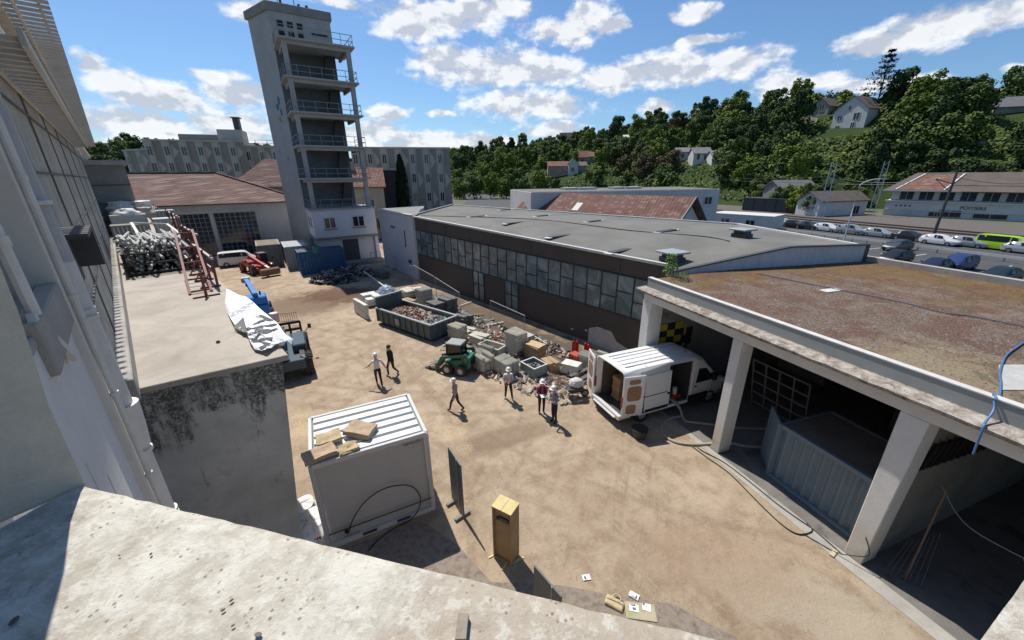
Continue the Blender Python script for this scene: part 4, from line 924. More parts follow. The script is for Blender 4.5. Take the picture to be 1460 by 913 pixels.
def apartment(name,label,A,B,depth,z0,ztop_,nb_,floors,fh,roof_extra=None,slant=0):
    fr=wallframe(A,B); A0,u,n,Ln=fr
    t=thing(name,label,'apartment block',(A0[0],A0[1],z0))
    def P(s,o_,z): p=A0+u*s+n*o_; return (p[0],p[1],z)
    mb=MB(); mb.prism([P(0,0,0)[:2],P(Ln,0,0)[:2],P(Ln,-depth,0)[:2],P(0,-depth,0)[:2]],z0,ztop_); mb.build('wall',M_APT,t,world=True)
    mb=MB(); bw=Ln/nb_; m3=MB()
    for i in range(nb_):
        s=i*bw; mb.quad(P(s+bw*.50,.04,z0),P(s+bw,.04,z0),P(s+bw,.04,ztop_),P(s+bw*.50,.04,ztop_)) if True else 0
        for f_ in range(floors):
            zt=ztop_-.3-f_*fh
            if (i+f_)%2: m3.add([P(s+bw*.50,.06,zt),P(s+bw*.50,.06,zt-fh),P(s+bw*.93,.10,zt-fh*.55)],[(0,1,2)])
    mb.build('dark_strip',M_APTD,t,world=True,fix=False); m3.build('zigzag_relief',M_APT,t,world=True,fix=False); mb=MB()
    for i in range(nb_):
        for f_ in range(floors):
            zt=ztop_-.5-f_*fh; s=i*bw
            # dark rising facets between windows, light triangles give the zigzag relief
            continue
            if (i+f_)%2==0: mb.add([P(s+bw*.02,.02,zt+.4),P(s+bw*.42,.02,zt+.4),P(s+bw*.42,.02,zt-fh+.4),P(s+bw*.20,.02,zt-fh+.4)],[(0,1,2,3)])
            else: mb.add([P(s+bw*.20,.02,zt+.4),P(s+bw*.42,.02,zt+.4),P(s+bw*.42,.30,zt-fh+.4),P(s+bw*.02,.02,zt-fh+.4)],[(0,1,2,3)])
    mb=MB()
    for i in range(nb_):
        s=i*bw+bw*.46; 
        mb.prism([P(s,0,0)[:2],P(s+.2,.45,0)[:2],P(s+.25,0,0)[:2]],z0,ztop_+.2)
    mb.build('fins',M_APT,t,world=True)
    for i in range(nb_):
        for f_ in range(floors):
            zt=ztop_-1.-f_*fh; s=i*bw+bw*.10
            facade_window(t,fr,s,s+min(1.3,bw*.3),zt-1.7,zt,o=.05)
    mb=MB(); mb.prism([P(-.15,.2,0)[:2],P(Ln+.15,.2,0)[:2],P(Ln+.15,-depth-.1,0)[:2],P(-.15,-depth-.1,0)[:2]],ztop_,ztop_+.3); mb.build('parapet',M_APT,t,world=True)
    return t,fr,P
A=D(205,230,84); B=D(392,230,93)
ta,fa,Pa=apartment('apartment_block','grey-beige apartment block with zigzag facade relief behind the tiled workshop','',A,B,12,0,18.6,7,4,3.1) if False else (None,None,None)
def mkapt(lbl,A,B,depth,zt,nb_,fl,fh):
    return apartment('apartment_block',lbl,A,B,depth,0,zt,nb_,fl,fh)
def zat(px,py,Y): return float(D(px,py,Y)[2])
t1,f1_,P1_=mkapt('grey-beige apartment block with zigzag facade relief behind the tiled workshop',D(212,230,84),D(352,230,90),11,zat(270,202,87),6,4,3.1)
mb=MB(); A0=np.array(P1_(f1_[3]*.62,-3,0)); 
def roofbox(par,P,s0,s1,o0,o1,z0,z1,m,name): mb=MB(); mb.prism([P(s0,o0,0)[:2],P(s1,o0,0)[:2],P(s1,o1,0)[:2],P(s0,o1,0)[:2]],z0,z1); return mb.build(name,m,par,world=True)
zt=zat(270,202,87)+.3; L1=f1_[3]
roofbox(t1,P1_,L1*.74,L1*1.0,-1,-6,zt,zt+2.2,M_APT,'rooftop_room'); roofbox(t1,P1_,L1*.92,L1*.98,-2,-4,zt+2.2,zt+4.6,M_DGREY,'chimney'); roofbox(t1,P1_,L1*.90,L1*1.0,-1.8,-4.2,zt+4.6,zt+4.75,M_CONCD,'chimney_cap')
roofbox(t1,P1_,L1*.30,L1*.72,-3,-7,zt,zt+1.3,M_CONCD,'rooftop_plant')
t2,f2_,P2_=mkapt('lower stepped apartment wing beside the drill tower, behind the workshop roof',D(352,230,91),D(408,230,93),11,zat(370,210,92),3,4,3.1)
mb=MB()
for h in (.5,1.1): mb.bar(P2_(0,-.5,zat(370,210,92)+.3+h),P2_(7,-.5,zat(370,210,92)+.3+h),.07)
for s in (0,2.3,4.6,7): mb.bar(P2_(s,-.5,zat(370,210,92)+.3),P2_(s,-.5,zat(370,210,92)+1.4),.07)
mb.build('roof_railing',M_RAIL,t2,world=True)
t3,f3_,P3_=mkapt('grey apartment block with zigzag relief right of the drill tower',D(505,250,80),D(643,250,84),12,zat(600,212,82),7,4,3.6)
t4,f4_,P4_=mkapt('small far wing of flats stepping down at the left, behind the terrace hut',D(180,230,88),D(214,230,84),10,zat(195,215,86),2,3,3.1)
# small house with red roof right of the tower
def house(name,label,A,B,depth,z0,h,rh,mw,mr,wins=(),gable='side',chim=0,over=.4,cat='house'):
    fr=wallframe(A,B); A0,u,n,Ln=fr; t=thing(name,label,cat,(A0[0],A0[1],z0))
    def P(s,o_,z): p=A0+u*s+n*o_; return (p[0],p[1],z)
    mb=MB(); mb.prism([P(0,0,0)[:2],P(Ln,0,0)[:2],P(Ln,-depth,0)[:2],P(0,-depth,0)[:2]],z0-4,z0+h)
    if gable=='front':
        mb.add([P(0,0,z0+h),P(Ln,0,z0+h),P(Ln/2,0,z0+h+rh),P(0,-depth,z0+h),P(Ln,-depth,z0+h),P(Ln/2,-depth,z0+h+rh)],[(0,1,2),(3,5,4)])
    else: mb.add([P(0,0,z0+h),P(0,-depth,z0+h),P(0,-depth/2,z0+h+rh),P(Ln,0,z0+h),P(Ln,-depth,z0+h),P(Ln,-depth/2,z0+h+rh)],[(0,1,2),(3,5,4)])
    mb.build('wall',mw,t,world=True)
    mb=MB(); o=over
    if gable=='front':
        s=rh/(Ln/2)
        for (e0,sgn) in ((-o,1),(Ln+o,-1)):
            mb.hexa([P(e0,o,z0+h-o*s),P(Ln/2,o,z0+h+rh),P(Ln/2,-depth-o,z0+h+rh),P(e0,-depth-o,z0+h-o*s)],[P(e0,o,z0+h-o*s+.2),P(Ln/2,o,z0+h+rh+.2),P(Ln/2,-depth-o,z0+h+rh+.2),P(e0,-depth-o,z0+h-o*s+.2)])
    elif gable=='hip':
        mb.v=[P(-o,o,z0+h),P(Ln+o,o,z0+h),P(Ln+o,-depth-o,z0+h),P(-o,-depth-o,z0+h),P(depth/2,-depth/2,z0+h+rh),P(Ln-depth/2,-depth/2,z0+h+rh)]; mb.f=[(0,1,5,4),(1,2,5),(2,3,4,5),(3,0,4)]; mb.m=[0]*4
    else:
        s=rh/(depth/2)
        for (e0,) in ((o,),(-depth-o,)):
            mb.hexa([P(-o,e0,z0+h-o*s),P(Ln+o,e0,z0+h-o*s),P(Ln+o,-depth/2,z0+h+rh),P(-o,-depth/2,z0+h+rh)],[P(-o,e0,z0+h-o*s+.2),P(Ln+o,e0,z0+h-o*s+.2),P(Ln+o,-depth/2,z0+h+rh+.2),P(-o,-depth/2,z0+h+rh+.2)])
    rf=mb.build('roof',mr,t,world=True)
    for c in range(chim):
        s=Ln*(.25+.5*c); mb=MB(); q=P(s,-depth*.45,0); mb.box((q[0],q[1],z0+h+rh*.9+.5),(.7,.6,1.8)); ob=mb.build('chimney',M_WALLS,t,world=True); ob.parent=rf
    for (a,b,c,d) in wins: facade_window(t,fr,a*Ln,b*Ln,z0+c,z0+d,o=.05,split=(b-a)*Ln>.9)
    return t,P,Ln
house('cottage','small pale cottage with orange tiled roof tucked behind the drill tower','' if False else D(505,330,64),D(553,330,70),9,0,zat(540,268,68),3.2,M_WALLB,M_TILE3,((.72,.9,5.2,6.7),(.3,.48,5.0,6.6),(.72,.9,2,3.6)),chim=1) if False else None
hA=D(500,330,66);hB=D(554,330,68); house('cottage','small pale cottage with orange tiled roof tucked behind the drill tower',hA,hB,9,0,zat(540,266,67),2.8,M_WALLB,M_TILE3,((.55,.72,4.9,6.5),(.62,.78,1.8,3.4)),chim=1)
# dark clad stair block by the cypress
sb=thing('dark_stair_block','dark ribbed annex with a light flat lid beside the cypress','building',D(560,320,74)*np.array([1,1,0]))
a=D(543,300,74);b=D(572,300,76); fr=wallframe(a,b); A0,u,n,Ln=fr
def Pq(s,o_,z): p=A0+u*s+n*o_; return (p[0],p[1],z)
zt=zat(560,243,75); mb=MB(); mb.prism([Pq(0,0,0)[:2],Pq(Ln,0,0)[:2],Pq(Ln,-3,0)[:2],Pq(0,-3,0)[:2]],0,zt); mb.build('wall',mat('dark_ribbed',(.06,.06,.065),.8),sb,world=True)
mb=MB()
for s in np.arange(.2,Ln,.45): mb.bar(Pq(s,.04,0),Pq(s,.04,zt),.1)
mb.build('ribs',M_DGREY,sb,world=True)
mb=MB(); mb.prism([Pq(-1,.8,0)[:2],Pq(Ln+.4,.8,0)[:2],Pq(Ln+.4,-3,0)[:2],Pq(-1,-3,0)[:2]],zt,zt+.35); mb.build('lid',M_APT,sb,world=True)

# ================================================================== buildings behind the hall
RA=G(988,284,7.7); RB=G(757,276,7.7); 
def longhouse():
    u=(RB-RA); Ln=np.linalg.norm(u[:2]); u/=np.linalg.norm(u); n=np.array([u[1],-u[0],0]); n=n if n@RA<0 else -n
    t=thing('long_tiled_shed','long low shed with weathered red tiled roof right behind the grey hall roof','shed',(RA[0],RA[1],0))
    def P(s,o,z): p=RA+u*s+n*o; return (p[0],p[1],z)
    e=3.6; ez=5.2
    mb=MB(); mb.prism([P(.3,e-.3,0)[:2],P(Ln,e-.3,0)[:2],P(Ln,-e+.3,0)[:2],P(.3,-e+.3,0)[:2]],0,ez); mb.add([P(.3,e-.3,ez),P(.3,-e+.3,ez),P(.3,0,7.5)],[(0,1,2)]); mb.build('wall',M_WALLW,t,world=True)
    mb=MB(); mb.hexa([P(-.3,e,ez-.1),P(Ln,e,ez-.1),P(Ln,0,7.7),P(-.3,0,7.7)],[P(-.3,e,ez+.08),P(Ln,e,ez+.08),P(Ln,0,7.9),P(-.3,0,7.9)]); mb.hexa([P(-.3,-e,ez-.1),P(Ln,-e,ez-.1),P(Ln,0,7.7),P(-.3,0,7.7)],[P(-.3,-e,ez+.08),P(Ln,-e,ez+.08),P(Ln,0,7.9),P(-.3,0,7.9)])
    rf=mb.build('roof',M_TILE2,t,world=True)
    mb=MB(); mb.bar(P(-.32,e,ez+.05),P(-.32,0,7.85),.12,.2); mb.bar(P(-.32,-e,ez+.05),P(-.32,0,7.85),.12,.2); mb.build('barge_board',M_DGREY,t,world=True)
    for s,w_ in ((Ln*.57,.45),(Ln*.86,.25)): 
        mb=MB(); q=P(s,e*.55,6.35); mb.hexa([P(s-w_,e*.7,6.0-.2),P(s+w_,e*.7,6.0-.2),P(s+w_,e*.4,6.75-.1),P(s-w_,e*.4,6.75-.1)],[P(s-w_,e*.7,6.12),P(s+w_,e*.7,6.12),P(s+w_,e*.4,6.92),P(s-w_,e*.4,6.92)]); ob=mb.build('skylight',M_WTRIM,t,world=True); ob.parent=rf; ob.matrix_parent_inverse.identity()
longhouse()
fb_=thing('flat_white_building','low white flat-roofed building with a small window, behind the tiled shed','building',G(1027,269,8.)*np.array([1,1,0]))
q1=G(757,272.5,8);q2=G(940,268,8);q3=G(1027,269.5,8); q0=q1+(q3-q2)*.9
q1=G(757,276,7.9);q3=G(1027,271,7.9); 
# side facing us runs from q1 to q3
fr=wallframe(q1,q3); A0,u,n,Ln=fr
def Pf(s,o,z): p=A0+u*s+n*o; return (p[0],p[1],z)
mb=MB(); mb.prism([Pf(0,0,0)[:2],Pf(Ln,0,0)[:2],Pf(Ln+2,-12,0)[:2],Pf(0,-12,0)[:2]],0,8.); mb.build('wall',M_WALLW,fb_,world=True)
mb=MB(); mb.prism([Pf(.25,-.25,0)[:2],Pf(Ln-.25,-.25,0)[:2],Pf(Ln+1.6,-11.7,0)[:2],Pf(.25,-11.7,0)[:2]],8.,8.05); mb.build('roof',M_RGREY,fb_,world=True)
for s in (.28,.36,.55,.62): mb=MB(); q=Pf(Ln*s,-6,0); mb.box((q[0],q[1],8.2),(3.2,1.2,.3),rz=.5); mb.build('roof_skylight',M_WTRIM,fb_,world=True)
facade_window(fb_,fr,Ln*.915,Ln*.96,6.0,7.0,o=.05); facade_window(fb_,fr,Ln*.86,Ln*.88,6.0,7.0,o=.05)
# site cabins
def cabin(label,A,B,depth,h,m,cat='cabin',name='site_cabin',win=True,door=None,group=None):
    fr=wallframe(A,B); A0,u,n,Ln=fr; t=thing(name,label,cat,(A0[0],A0[1],0),group=group)
    def P(s,o,z): p=A0+u*s+n*o; return (p[0],p[1],z)
    mb=MB(); mb.prism([P(0,0,0)[:2],P(Ln,0,0)[:2],P(Ln,-depth,0)[:2],P(0,-depth,0)[:2]],.1,h); mb.build('body',m,t,world=True)
    mb=MB(); 
    for s in np.linspace(0,Ln,max(3,int(Ln/2.4)+1)): mb.bar(P(s,.03,.1),P(s,.03,h+.05),.14,.1)
    mb.bar(P(0,.03,h+.02),P(Ln,.03,h+.02),.12,.16); mb.bar(P(0,.03,.15),P(Ln,.03,.15),.1,.16); mb.bar(P(Ln,0,h+.02),P(Ln,-depth,h+.02),.12,.16); mb.build('frame',M_WTRIM if m is not M_DGREY else M_BLACK,t,world=True)
    mb=MB(); mb.prism([P(.05,-.05,0)[:2],P(Ln-.05,-.05,0)[:2],P(Ln-.05,-depth+.05,0)[:2],P(.05,-depth+.05,0)[:2]],h+.0,h+.11); mb.build('roof',M_WTRIM if m is not M_DGREY else M_DGREY,t,world=True)
    if win: facade_window(t,fr,Ln*.2,Ln*.34,1.2,2.1,o=.05); facade_window(t,fr,Ln*.6,Ln*.74,1.2,2.1,o=.05)
    return t
a=G(1010,326);b=G(1098,334); cabin('row of joined white site cabins beyond the hall roof, left of the parked cars',a,b,6,2.9,M_WALLW)
a=G(1058,300);b=G(1120,304); cabin('dark grey flat-roofed cabin beside the railway',a,b,8,3.4,M_DGREY,name='dark_cabin',win=False)
# station hut
a=G(1165,309);b=G(1232,306); 
house('track_hut','small white hut with brown roof between the two lattice masts','' if False else a,b,6,0,3.6,2.0,M_WALLW,M_SLATEB,((.72,.85,.2,2.2),),gable='side',cat='hut')
# lower grey roof in the trees
P0=hillhit(1140,262); house('grey_roofed_shed','grey-roofed shed half hidden by bushes at the foot of the hill',D(1114,262,118),D(1166,262,120),6,zat(1140,262,119)-2.4,1.2,2.0,M_CONCD,M_SLATE,(),cat='shed')
# signal / station building
sA=D(1258,306,100); sB=D(1500,330,80)
fr=wallframe(sA,sB); A0,u,n,Ln=fr
st=thing('station_building','long white station building with upper ribbon windows and brown tiled roof across the tracks','station building',(A0[0],A0[1],0))
def Ps(s,o,z): p=A0+u*s+n*o; return (p[0],p[1],z)
zg=-.3; ze=zat(1275,272,100); zr_=zat(1285,248,104)
mb=MB(); mb.prism([Ps(0,0,0)[:2],Ps(Ln,0,0)[:2],Ps(Ln,-9,0)[:2],Ps(0,-9,0)[:2]],-.5,ze-2.2); mb.build('wall',M_WALLW,st,world=True)
mb=MB(); mb.prism([Ps(.6,-.6,0)[:2],Ps(Ln,-.6,0)[:2],Ps(Ln,-9,0)[:2],Ps(.6,-9,0)[:2]],ze-2.2,ze+.1); mb.build('upper_wall',M_WALLW,st,world=True)
mb=MB(); mb.prism([Ps(-.3,.5,0)[:2],Ps(Ln,.5,0)[:2],Ps(Ln,-.6,0)[:2],Ps(-.3,-.6,0)[:2]],ze-2.5,ze-2.2); mb.bar(Ps(0,.1,ze-4.4),Ps(Ln,.1,ze-4.4),.2,.15); mb.build('gallery_band',M_WTRIM,st,world=True)
nw=7
for i in range(nw):
    s0=2+i*(Ln-3)/nw; facade_window(st,(A0-n*.6,u,n,Ln),s0,s0+(Ln-3)/nw-.9,ze-2.0,ze-.05,mg=M_GLASS)
for i in range(4): mb=MB(); q=Ps(2+i*.8,.02,ze-3.4); mb.ball(q,.2,8,5); mb.build('round_vent',M_DGREY,st,world=True)
for i,(s0,s1,z0,z1) in enumerate(((9.5,13.2,.2,1.7),(15,20,.2,1.2),(22,23.2,1.2,2.4),(23.6,25.4,1.2,2.4),(8.,10.,.2,1.2))): facade_window(st,fr,s0,s1,z0,z1,mg=M_GLASSD)
mb=MB(); s0=-1.2
mb.hexa([Ps(s0,1.2,ze-.1),Ps(Ln,1.2,ze-.1),Ps(Ln,-4.5,zr_),Ps(3.5,-4.5,zr_)],[Ps(s0,1.2,ze+.1),Ps(Ln,1.2,ze+.1),Ps(Ln,-4.5,zr_+.2),Ps(3.5,-4.5,zr_+.2)])
mb.hexa([Ps(s0,-10,ze-.1),Ps(Ln,-10,ze-.1),Ps(Ln,-4.5,zr_),Ps(3.5,-4.5,zr_)],[Ps(s0,-10,ze+.1),Ps(Ln,-10,ze+.1),Ps(Ln,-4.5,zr_+.2),Ps(3.5,-4.5,zr_+.2)])
rf=mb.build('roof',M_SLATEB,st,world=True)
def spt(s,o): k=(1.2-o)/5.7; return Ps(s,o,ze+.14+(zr_-ze+.08)*k)
mb=MB(); mb.poly([spt(1.4,.9),spt(9,.9),spt(11,-3.9),spt(5.2,-3.9)]); ob=mb.build('red_roof_panel',M_TILE3,st,world=True,fix=False)
mb=MB()
for a,b in ((spt(1.1,.9),spt(5.,-4.1)),(spt(9.2,.9),spt(11.4,-4.1)),(spt(5.,-4.1),spt(11.4,-4.1)),(Ps(s0,1.2,ze+.05),Ps(12,1.2,ze+.05))): mb.bar(a,b,.3,.25)
mb.build('roof_verge',M_WTRIM,st,world=True)
M=frameM(tuple(np.array(Ps(14.6,.06,ze-3.5))-np.array(st.location)),tuple(u),(0,0,1)); text_mesh('POITIERS',1.0,'lettering',M_DGREY,st,M,depth=.03)

# ================================================================== HILLSIDE HOUSES
def hh(name,label,pxc,base,wpx,hpx,rpx,mw,mr,gable='side',wins=(),depth=8,chim=0,turn=0.,cat='house'):
    P=hillhit(pxc,base); Y=P[1]; d=ray(pxc,base); dist=math.hypot(P[0],P[1]); sc=547/(np.dot(P-_C,_fw)) 
    wm=wpx/sc*cos(math.atan2(P[0],P[1])) if True else wpx/sc; hm=hpx/sc; rm=rpx/sc
    az_=math.atan2(P[0],P[1]); ux=np.array([cos(az_*.35+turn),-sin(az_*.35+turn),0]); A=P-ux*wm/2; B=P+ux*wm/2
    return house(name,label,A,B,depth,P[2],hm,rm,mw,mr,wins,gable=gable,chim=chim,cat=cat)
W3=((.15,.3,3.2,4.8),(.62,.8,3.0,5.2),(.42,.5,6.3,7.6),(.15,.28,.4,1.6),(.6,.72,.3,2.2))
hh('hillside_house','white three-storey gabled house with grey roof, most prominent on the hillside','' if False else 1192,186,56,26,20,M_WALLW,M_SLATEB,'front',W3,depth=11,turn=.1) if False else None
HH=[('gable_house','large white gabled house with a brown roof on the hillside below the tall cedar',1206,185,54,25,17,M_WALLW,M_SLATEB,'front',W3,12),
('stone_house','grey stone gabled house just left of the large white house on the hillside',1166,166,30,12,11,M_WALLS,M_SLATEB,'front',((.5,.75,1.5,4.),),12),
('pale_cottage','small pale cottage left of the stone house on the hillside crest',1146,153,18,7,6,M_WALLW,M_SLATE,'side',((.2,.4,.8,2.),),8),
('crest_house','grey slate-roofed house on the crest at the right, above the shrubs',1352,138,54,10,12,M_WALLS,M_SLATE,'side',((.1,.16,1,2.6),(.3,.36,1,2.4)),9),
('edge_house','low slate-roofed house at the right edge of the hillside',1442,162,64,9,14,M_WALLS,M_SLATE,'side',((.06,.12,.6,2.),(.2,.26,.6,2.)),9),
('row_house','leftmost white terraced house with blue-grey roof in the mid hillside',974,230,20,12,6,M_WALLW,M_SLATE,'side',((.3,.5,1.5,3.5),),9),
('row_house','middle white terraced house with blue-grey roof in the mid hillside',1000,233,26,13,8,M_WALLW,M_SLATE,'side',((.2,.35,1.5,4.),(.6,.75,1.5,4.)),9),
('row_house','rightmost white terraced house with a half-hidden roof in the mid hillside',1023,234,18,11,7,M_WALLW,M_SLATE,'side',((.2,.4,1.5,3.5),(.6,.8,1.5,3.5)),9),
('village_house','long pinkish village house at the lower left end of the hillside cluster',798,252,34,14,6,mat('pink_wall',(.40,.27,.22),.9,var=.2,vs=.3,coord='W'),M_TILE3,'side',((.2,.3,2,4),(.6,.7,2,4)),9),
('village_house','narrow cream village house in the middle of the cluster',817,250,14,16,6,M_WALLW,M_SLATEB,'front',((.3,.6,2,4.5),),8),
('village_house','orange-roofed village house at the top of the cluster',832,234,20,9,8,M_WALLB,M_TILE3,'side',((.3,.5,1,3),),9),
('village_house','red-roofed house at the right of the village cluster',846,232,16,8,6,M_WALLS,M_TILE3,'side',((.3,.5,1,3),),9),
('village_house','grey-roofed small house low beside the village cluster',828,246,16,9,5,M_WALLB,M_SLATEB,'side',((.3,.5,1,3),),8),
('lone_house','lone pale house with a white roof above the village cluster',862,214,12,5,4,M_WALLW,M_WTRIM,'side',(),8),
('hill_house','dark-roofed house on the skyline above the village',808,199,20,4,5,M_WALLS,M_SLATEB,'side',(),8),
('hill_house','tiny white house in the trees left of the big dark oak',893,200,8,4,3,M_WALLW,M_WTRIM,'side',(),7),
('far_house','grey house on the far hill left of the apartment block',172,222,16,8,5,M_WALLB,M_SLATEB,'side',(),8),
('far_house','brown-roofed house on the far hill near the radio mast',152,216,12,6,5,M_WALLS,M_SLATEB,'side',(),8),
('far_house','pale house with dark roof just left of the zigzag apartments',192,214,14,7,5,M_WALLW,M_SLATEB,'side',(),8)]
HOUSEPOS=[]
for (nm,lb_,px,py,w_,h_,r_,mw,mr,gb,wn,dp) in HH:
    P=hillhit(px,py); HOUSEPOS.append((P[0],P[1],(w_)/ (547/np.dot(P-_C,_fw))*.5+3)); hh(nm,lb_,px,py,w_,h_,r_,mw,mr,gb,wn,depth=dp,turn=.95 if nm in('gable_house','stone_house') else 0.)
# stone retaining walls on the hill
for i,(x0,y0,x1,y1,lab) in enumerate(((1055,182,1165,176,'long pale terrace wall below the stone house'),(1310,215,1400,212,'low grey terrace wall in the right hillside'),(1395,210,1440,207,'short pale garden wall near the right edge'))):
    a=hillhit(x0,y0);b=hillhit(x1,y1); mb=MB(); n_=10
    for k_ in range(n_):
        p=a+(b-a)*k_/n_; q=a+(b-a)*(k_+1)/n_; zp,zq=hill(p[0],p[1]),hill(q[0],q[1]); mb.bar((p[0],p[1],zp+.3),(q[0],q[1],zq+.3),.4,2.0)
    tag(mb.build('garden_wall',M_WALLS,loc=None),lab,'wall')

# ================================================================== CATENARY MASTS, LAMP, GUARDRAIL
M_MAST=mat('mast_grey',(.56,.58,.60),.6,metal=.2,var=.15,vs=2)
def lattice(px0,py0,px1,py1,label,w_=1.05,base=None):
    P=G(px0,py0) if base is None else base; d=ray(px1,py1); t_=np.hypot(P[0],P[1])/np.hypot(d[0],d[1]); h=float((_C+d*t_)[2])
    t=thing('catenary_mast',label,'mast',(P[0],P[1],0),group='masts along the railway')
    mb=MB(); a=-math.atan2(P[0],P[1]); ux=Vector((cos(a),sin(a),0))*w_/2
    for s in (-1,1): mb.bar(Vector((0,0,0))+ux*s,Vector((0,0,h))+ux*s*.8,.22,.16)
    mb.build('leg',M_MAST,t)
    mb=MB(); n_=int(h/1.1)
    for i in range(n_): z0=h*i/n_; z1=h*(i+1)/n_; s=1 if i%2 else -1; mb.bar(Vector((0,0,z0))+ux*s*.9,Vector((0,0,z1))-ux*s*.9,.12,.07)
    mb.build('lacing',M_MAST,t); return t,h,P
lattice(1166,322,1188,231,'left lattice mast of the tall pair standing by the white track hut')
lattice(1241,308,1258,230,'right lattice mast of the tall pair, beyond the street lamp')
lattice(929,268,933,234,'thin lattice mast left of centre above the flat white building',.7)
lattice(998,267,1003,234,'thin lattice mast below the white terraced houses',.7)
lattice(800,268,803,240,'faint mast above the left end of the long tiled shed',.5)
lattice(826,268,828,245,'faint mast second from the left above the tiled shed',.4)
pmast=thing('dark_mast','dark slender mast leaning in front of the station building','mast',(*G(1330,338)[:2],0)); P=G(1330,338); d=ray(1357,245); t_=np.hypot(P[0],P[1])/np.hypot(d[0],d[1]); h=float((_C+d*t_)[2])
mb=MB(); mb.cyl((0,0,0),(0,0,h),.22,8,r2=.14); mb.build('pole',M_DGREY,pmast); mb=MB(); mb.bar((0,0,h*.82),(-4.5,-1.5,h*.9),.1); mb.bar((0,0,h*.7),(-4.5,-1.5,h*.9),.07); mb.build('bracket_arm',M_DGREY,pmast)
# catenary wires
for k_,(pts) in enumerate((((-40,0),(1188,236),(1258,240),(1357,250),(1500,262)),)):
    pass
def wire(pxs,Z,lab):
    pts=[G(x,y) for x,y in pxs]
P_=[]
for (x,y,hh_) in ((700,300,8),(929,268,7.5),(1166,322,8),(1330,338,8),(1500,352,8)):
    p=G(x,y) if x!=700 else G(929,268)+np.array([-120,90,0]); P_.append((p[0],p[1],hh_))
for dz,lab in ((0,'lower overhead wire crossing above the railway'),(1.3,'upper overhead wire crossing above the railway')):
    pts=[]
    for a,b in zip(P_[:-1],P_[1:]):
        for k_ in range(8): t=k_/8; pts.append((a[0]+(b[0]-a[0])*t,a[1]+(b[1]-a[1])*t,a[2]+dz+(b[2]-a[2])*t-(1.0*4*t*(1-t) if dz else 0)))
    mb=MB(); mb.tube(pts,.035,4); tag(mb.build('overhead_wire',M_BLACK),lab,'wire')
lp=G(1201,350); lampt=thing('street_lamp','tall grey street lamp with a curved arm in the car park','street lamp',(lp[0],lp[1],0)); d=ray(1213,266); t_=np.hypot(lp[0],lp[1])/np.hypot(d[0],d[1]); h=float((_C+d*t_)[2])
a=-math.atan2(lp[0],lp[1]); ux=np.array([cos(a),sin(a),0]); mb=MB(); mb.tube([(0,0,0),(0,0,h*.5),(0,0,h)]+[tuple(ux*2.3*(1-cos(q))*.9+np.array([0,0,h+1.0*sin(q)])) for q in np.linspace(.2,1.5,6)],[.10,.085,.07]+[.06]*6,8); mb.build('pole',M_MAST,lampt,smooth=True)
mb=MB(); q=ux*2.3; mb.box((q[0],q[1],h+1.0),(.7,.25,.12),rz=a); mb.build('lamp_head',M_WTRIM,lampt)
# guardrail and car park wall
gr_=thing('guardrail','long pale guardrail between the two rows of parked cars','guardrail',GP(20,58.5,0)); mb=MB(); mb.bar(GP(-8,58.5,.62),GP(48,58.5,.62),.08,.30); mb.bar(GP(-8,58.56,.62),GP(48,58.56,.62),.05,.08); mb.build('rail',M_WTRIM,gr_,world=True)
mb=MB()
for s in np.arange(-8,48.1,2.): mb.bar(GP(s,58.62,0),GP(s,58.62,.75),.12)
mb.build('posts',M_GALV,gr_,world=True)
kw=thing('kerb_wall','low concrete kerb wall between the car park and the railway','wall',GP(20,75,0)); mb=MB(); mb.prism([GP(-14,75.6)[:2],GP(60,75.6)[:2],GP(60,76)[:2],GP(-14,76)[:2]],0,.55); mb.build('wall',M_CONC,kw,world=True)
# radio mast far left
P=hillhit(163,222); t=thing('radio_mast','faint lattice radio mast on the far hill at the left','mast',(P[0],P[1],P[2]-.5)); mb=MB(); mb.cyl((0,0,0),(0,0,20),.8,4,r2=.5); mb.build('pole',M_MAST,t)
# ================================================================== TREES
def leaf_extra_fn(cA,cB,rndamt=.5):
    def ex(k,P,col,b):
        oi=k.new('ShaderNodeObjectInfo'); r=oi.outputs['Random']
        c=k.mix(k.mr(k.noise(P,.9,3,.6),.35,.65),cA,cB)
        c=k.mix(k.math('MULTIPLY',r,rndamt),c,k.mix(k.mr(k.math('FRACT',k.math('MULTIPLY',r,7.3)),0,1),tuple(x*.55 for x in cA),(cB[0]*1.25,cB[1]*1.0,cB[2]*.8)))
        g=k.new('ShaderNodeNewGeometry'); isl=g.outputs['Random Per Island']
        return k.mix(k.mr(isl,0,1,0,.45),c,tuple(x*.6 for x in cA))
    return ex
M_LV=[mat('foliage_mid',(.05,.09,.02),.75,extra=leaf_extra_fn((.055,.095,.022),(.125,.185,.045)),spec=.2),
 mat('foliage_dark',(.03,.06,.02),.75,extra=leaf_extra_fn((.032,.064,.02),(.07,.12,.034)),spec=.2),
 mat('foliage_bright',(.09,.14,.03),.75,extra=leaf_extra_fn((.10,.165,.022),(.19,.25,.042)),spec=.2),
 mat('foliage_brown',(.08,.07,.04),.8,extra=leaf_extra_fn((.085,.07,.035),(.165,.13,.075)),spec=.2)]
M_PURP=mat('foliage_purple',(.05,.015,.02),.8,extra=leaf_extra_fn((.035,.010,.014),(.07,.02,.028)),spec=.2)
M_PINE=mat('foliage_pine',(.03,.06,.035),.8,extra=leaf_extra_fn((.018,.038,.022),(.04,.075,.04)),spec=.2)
M_BARK=mat('bark',(.075,.06,.045),.95,var=.3,vs=5)
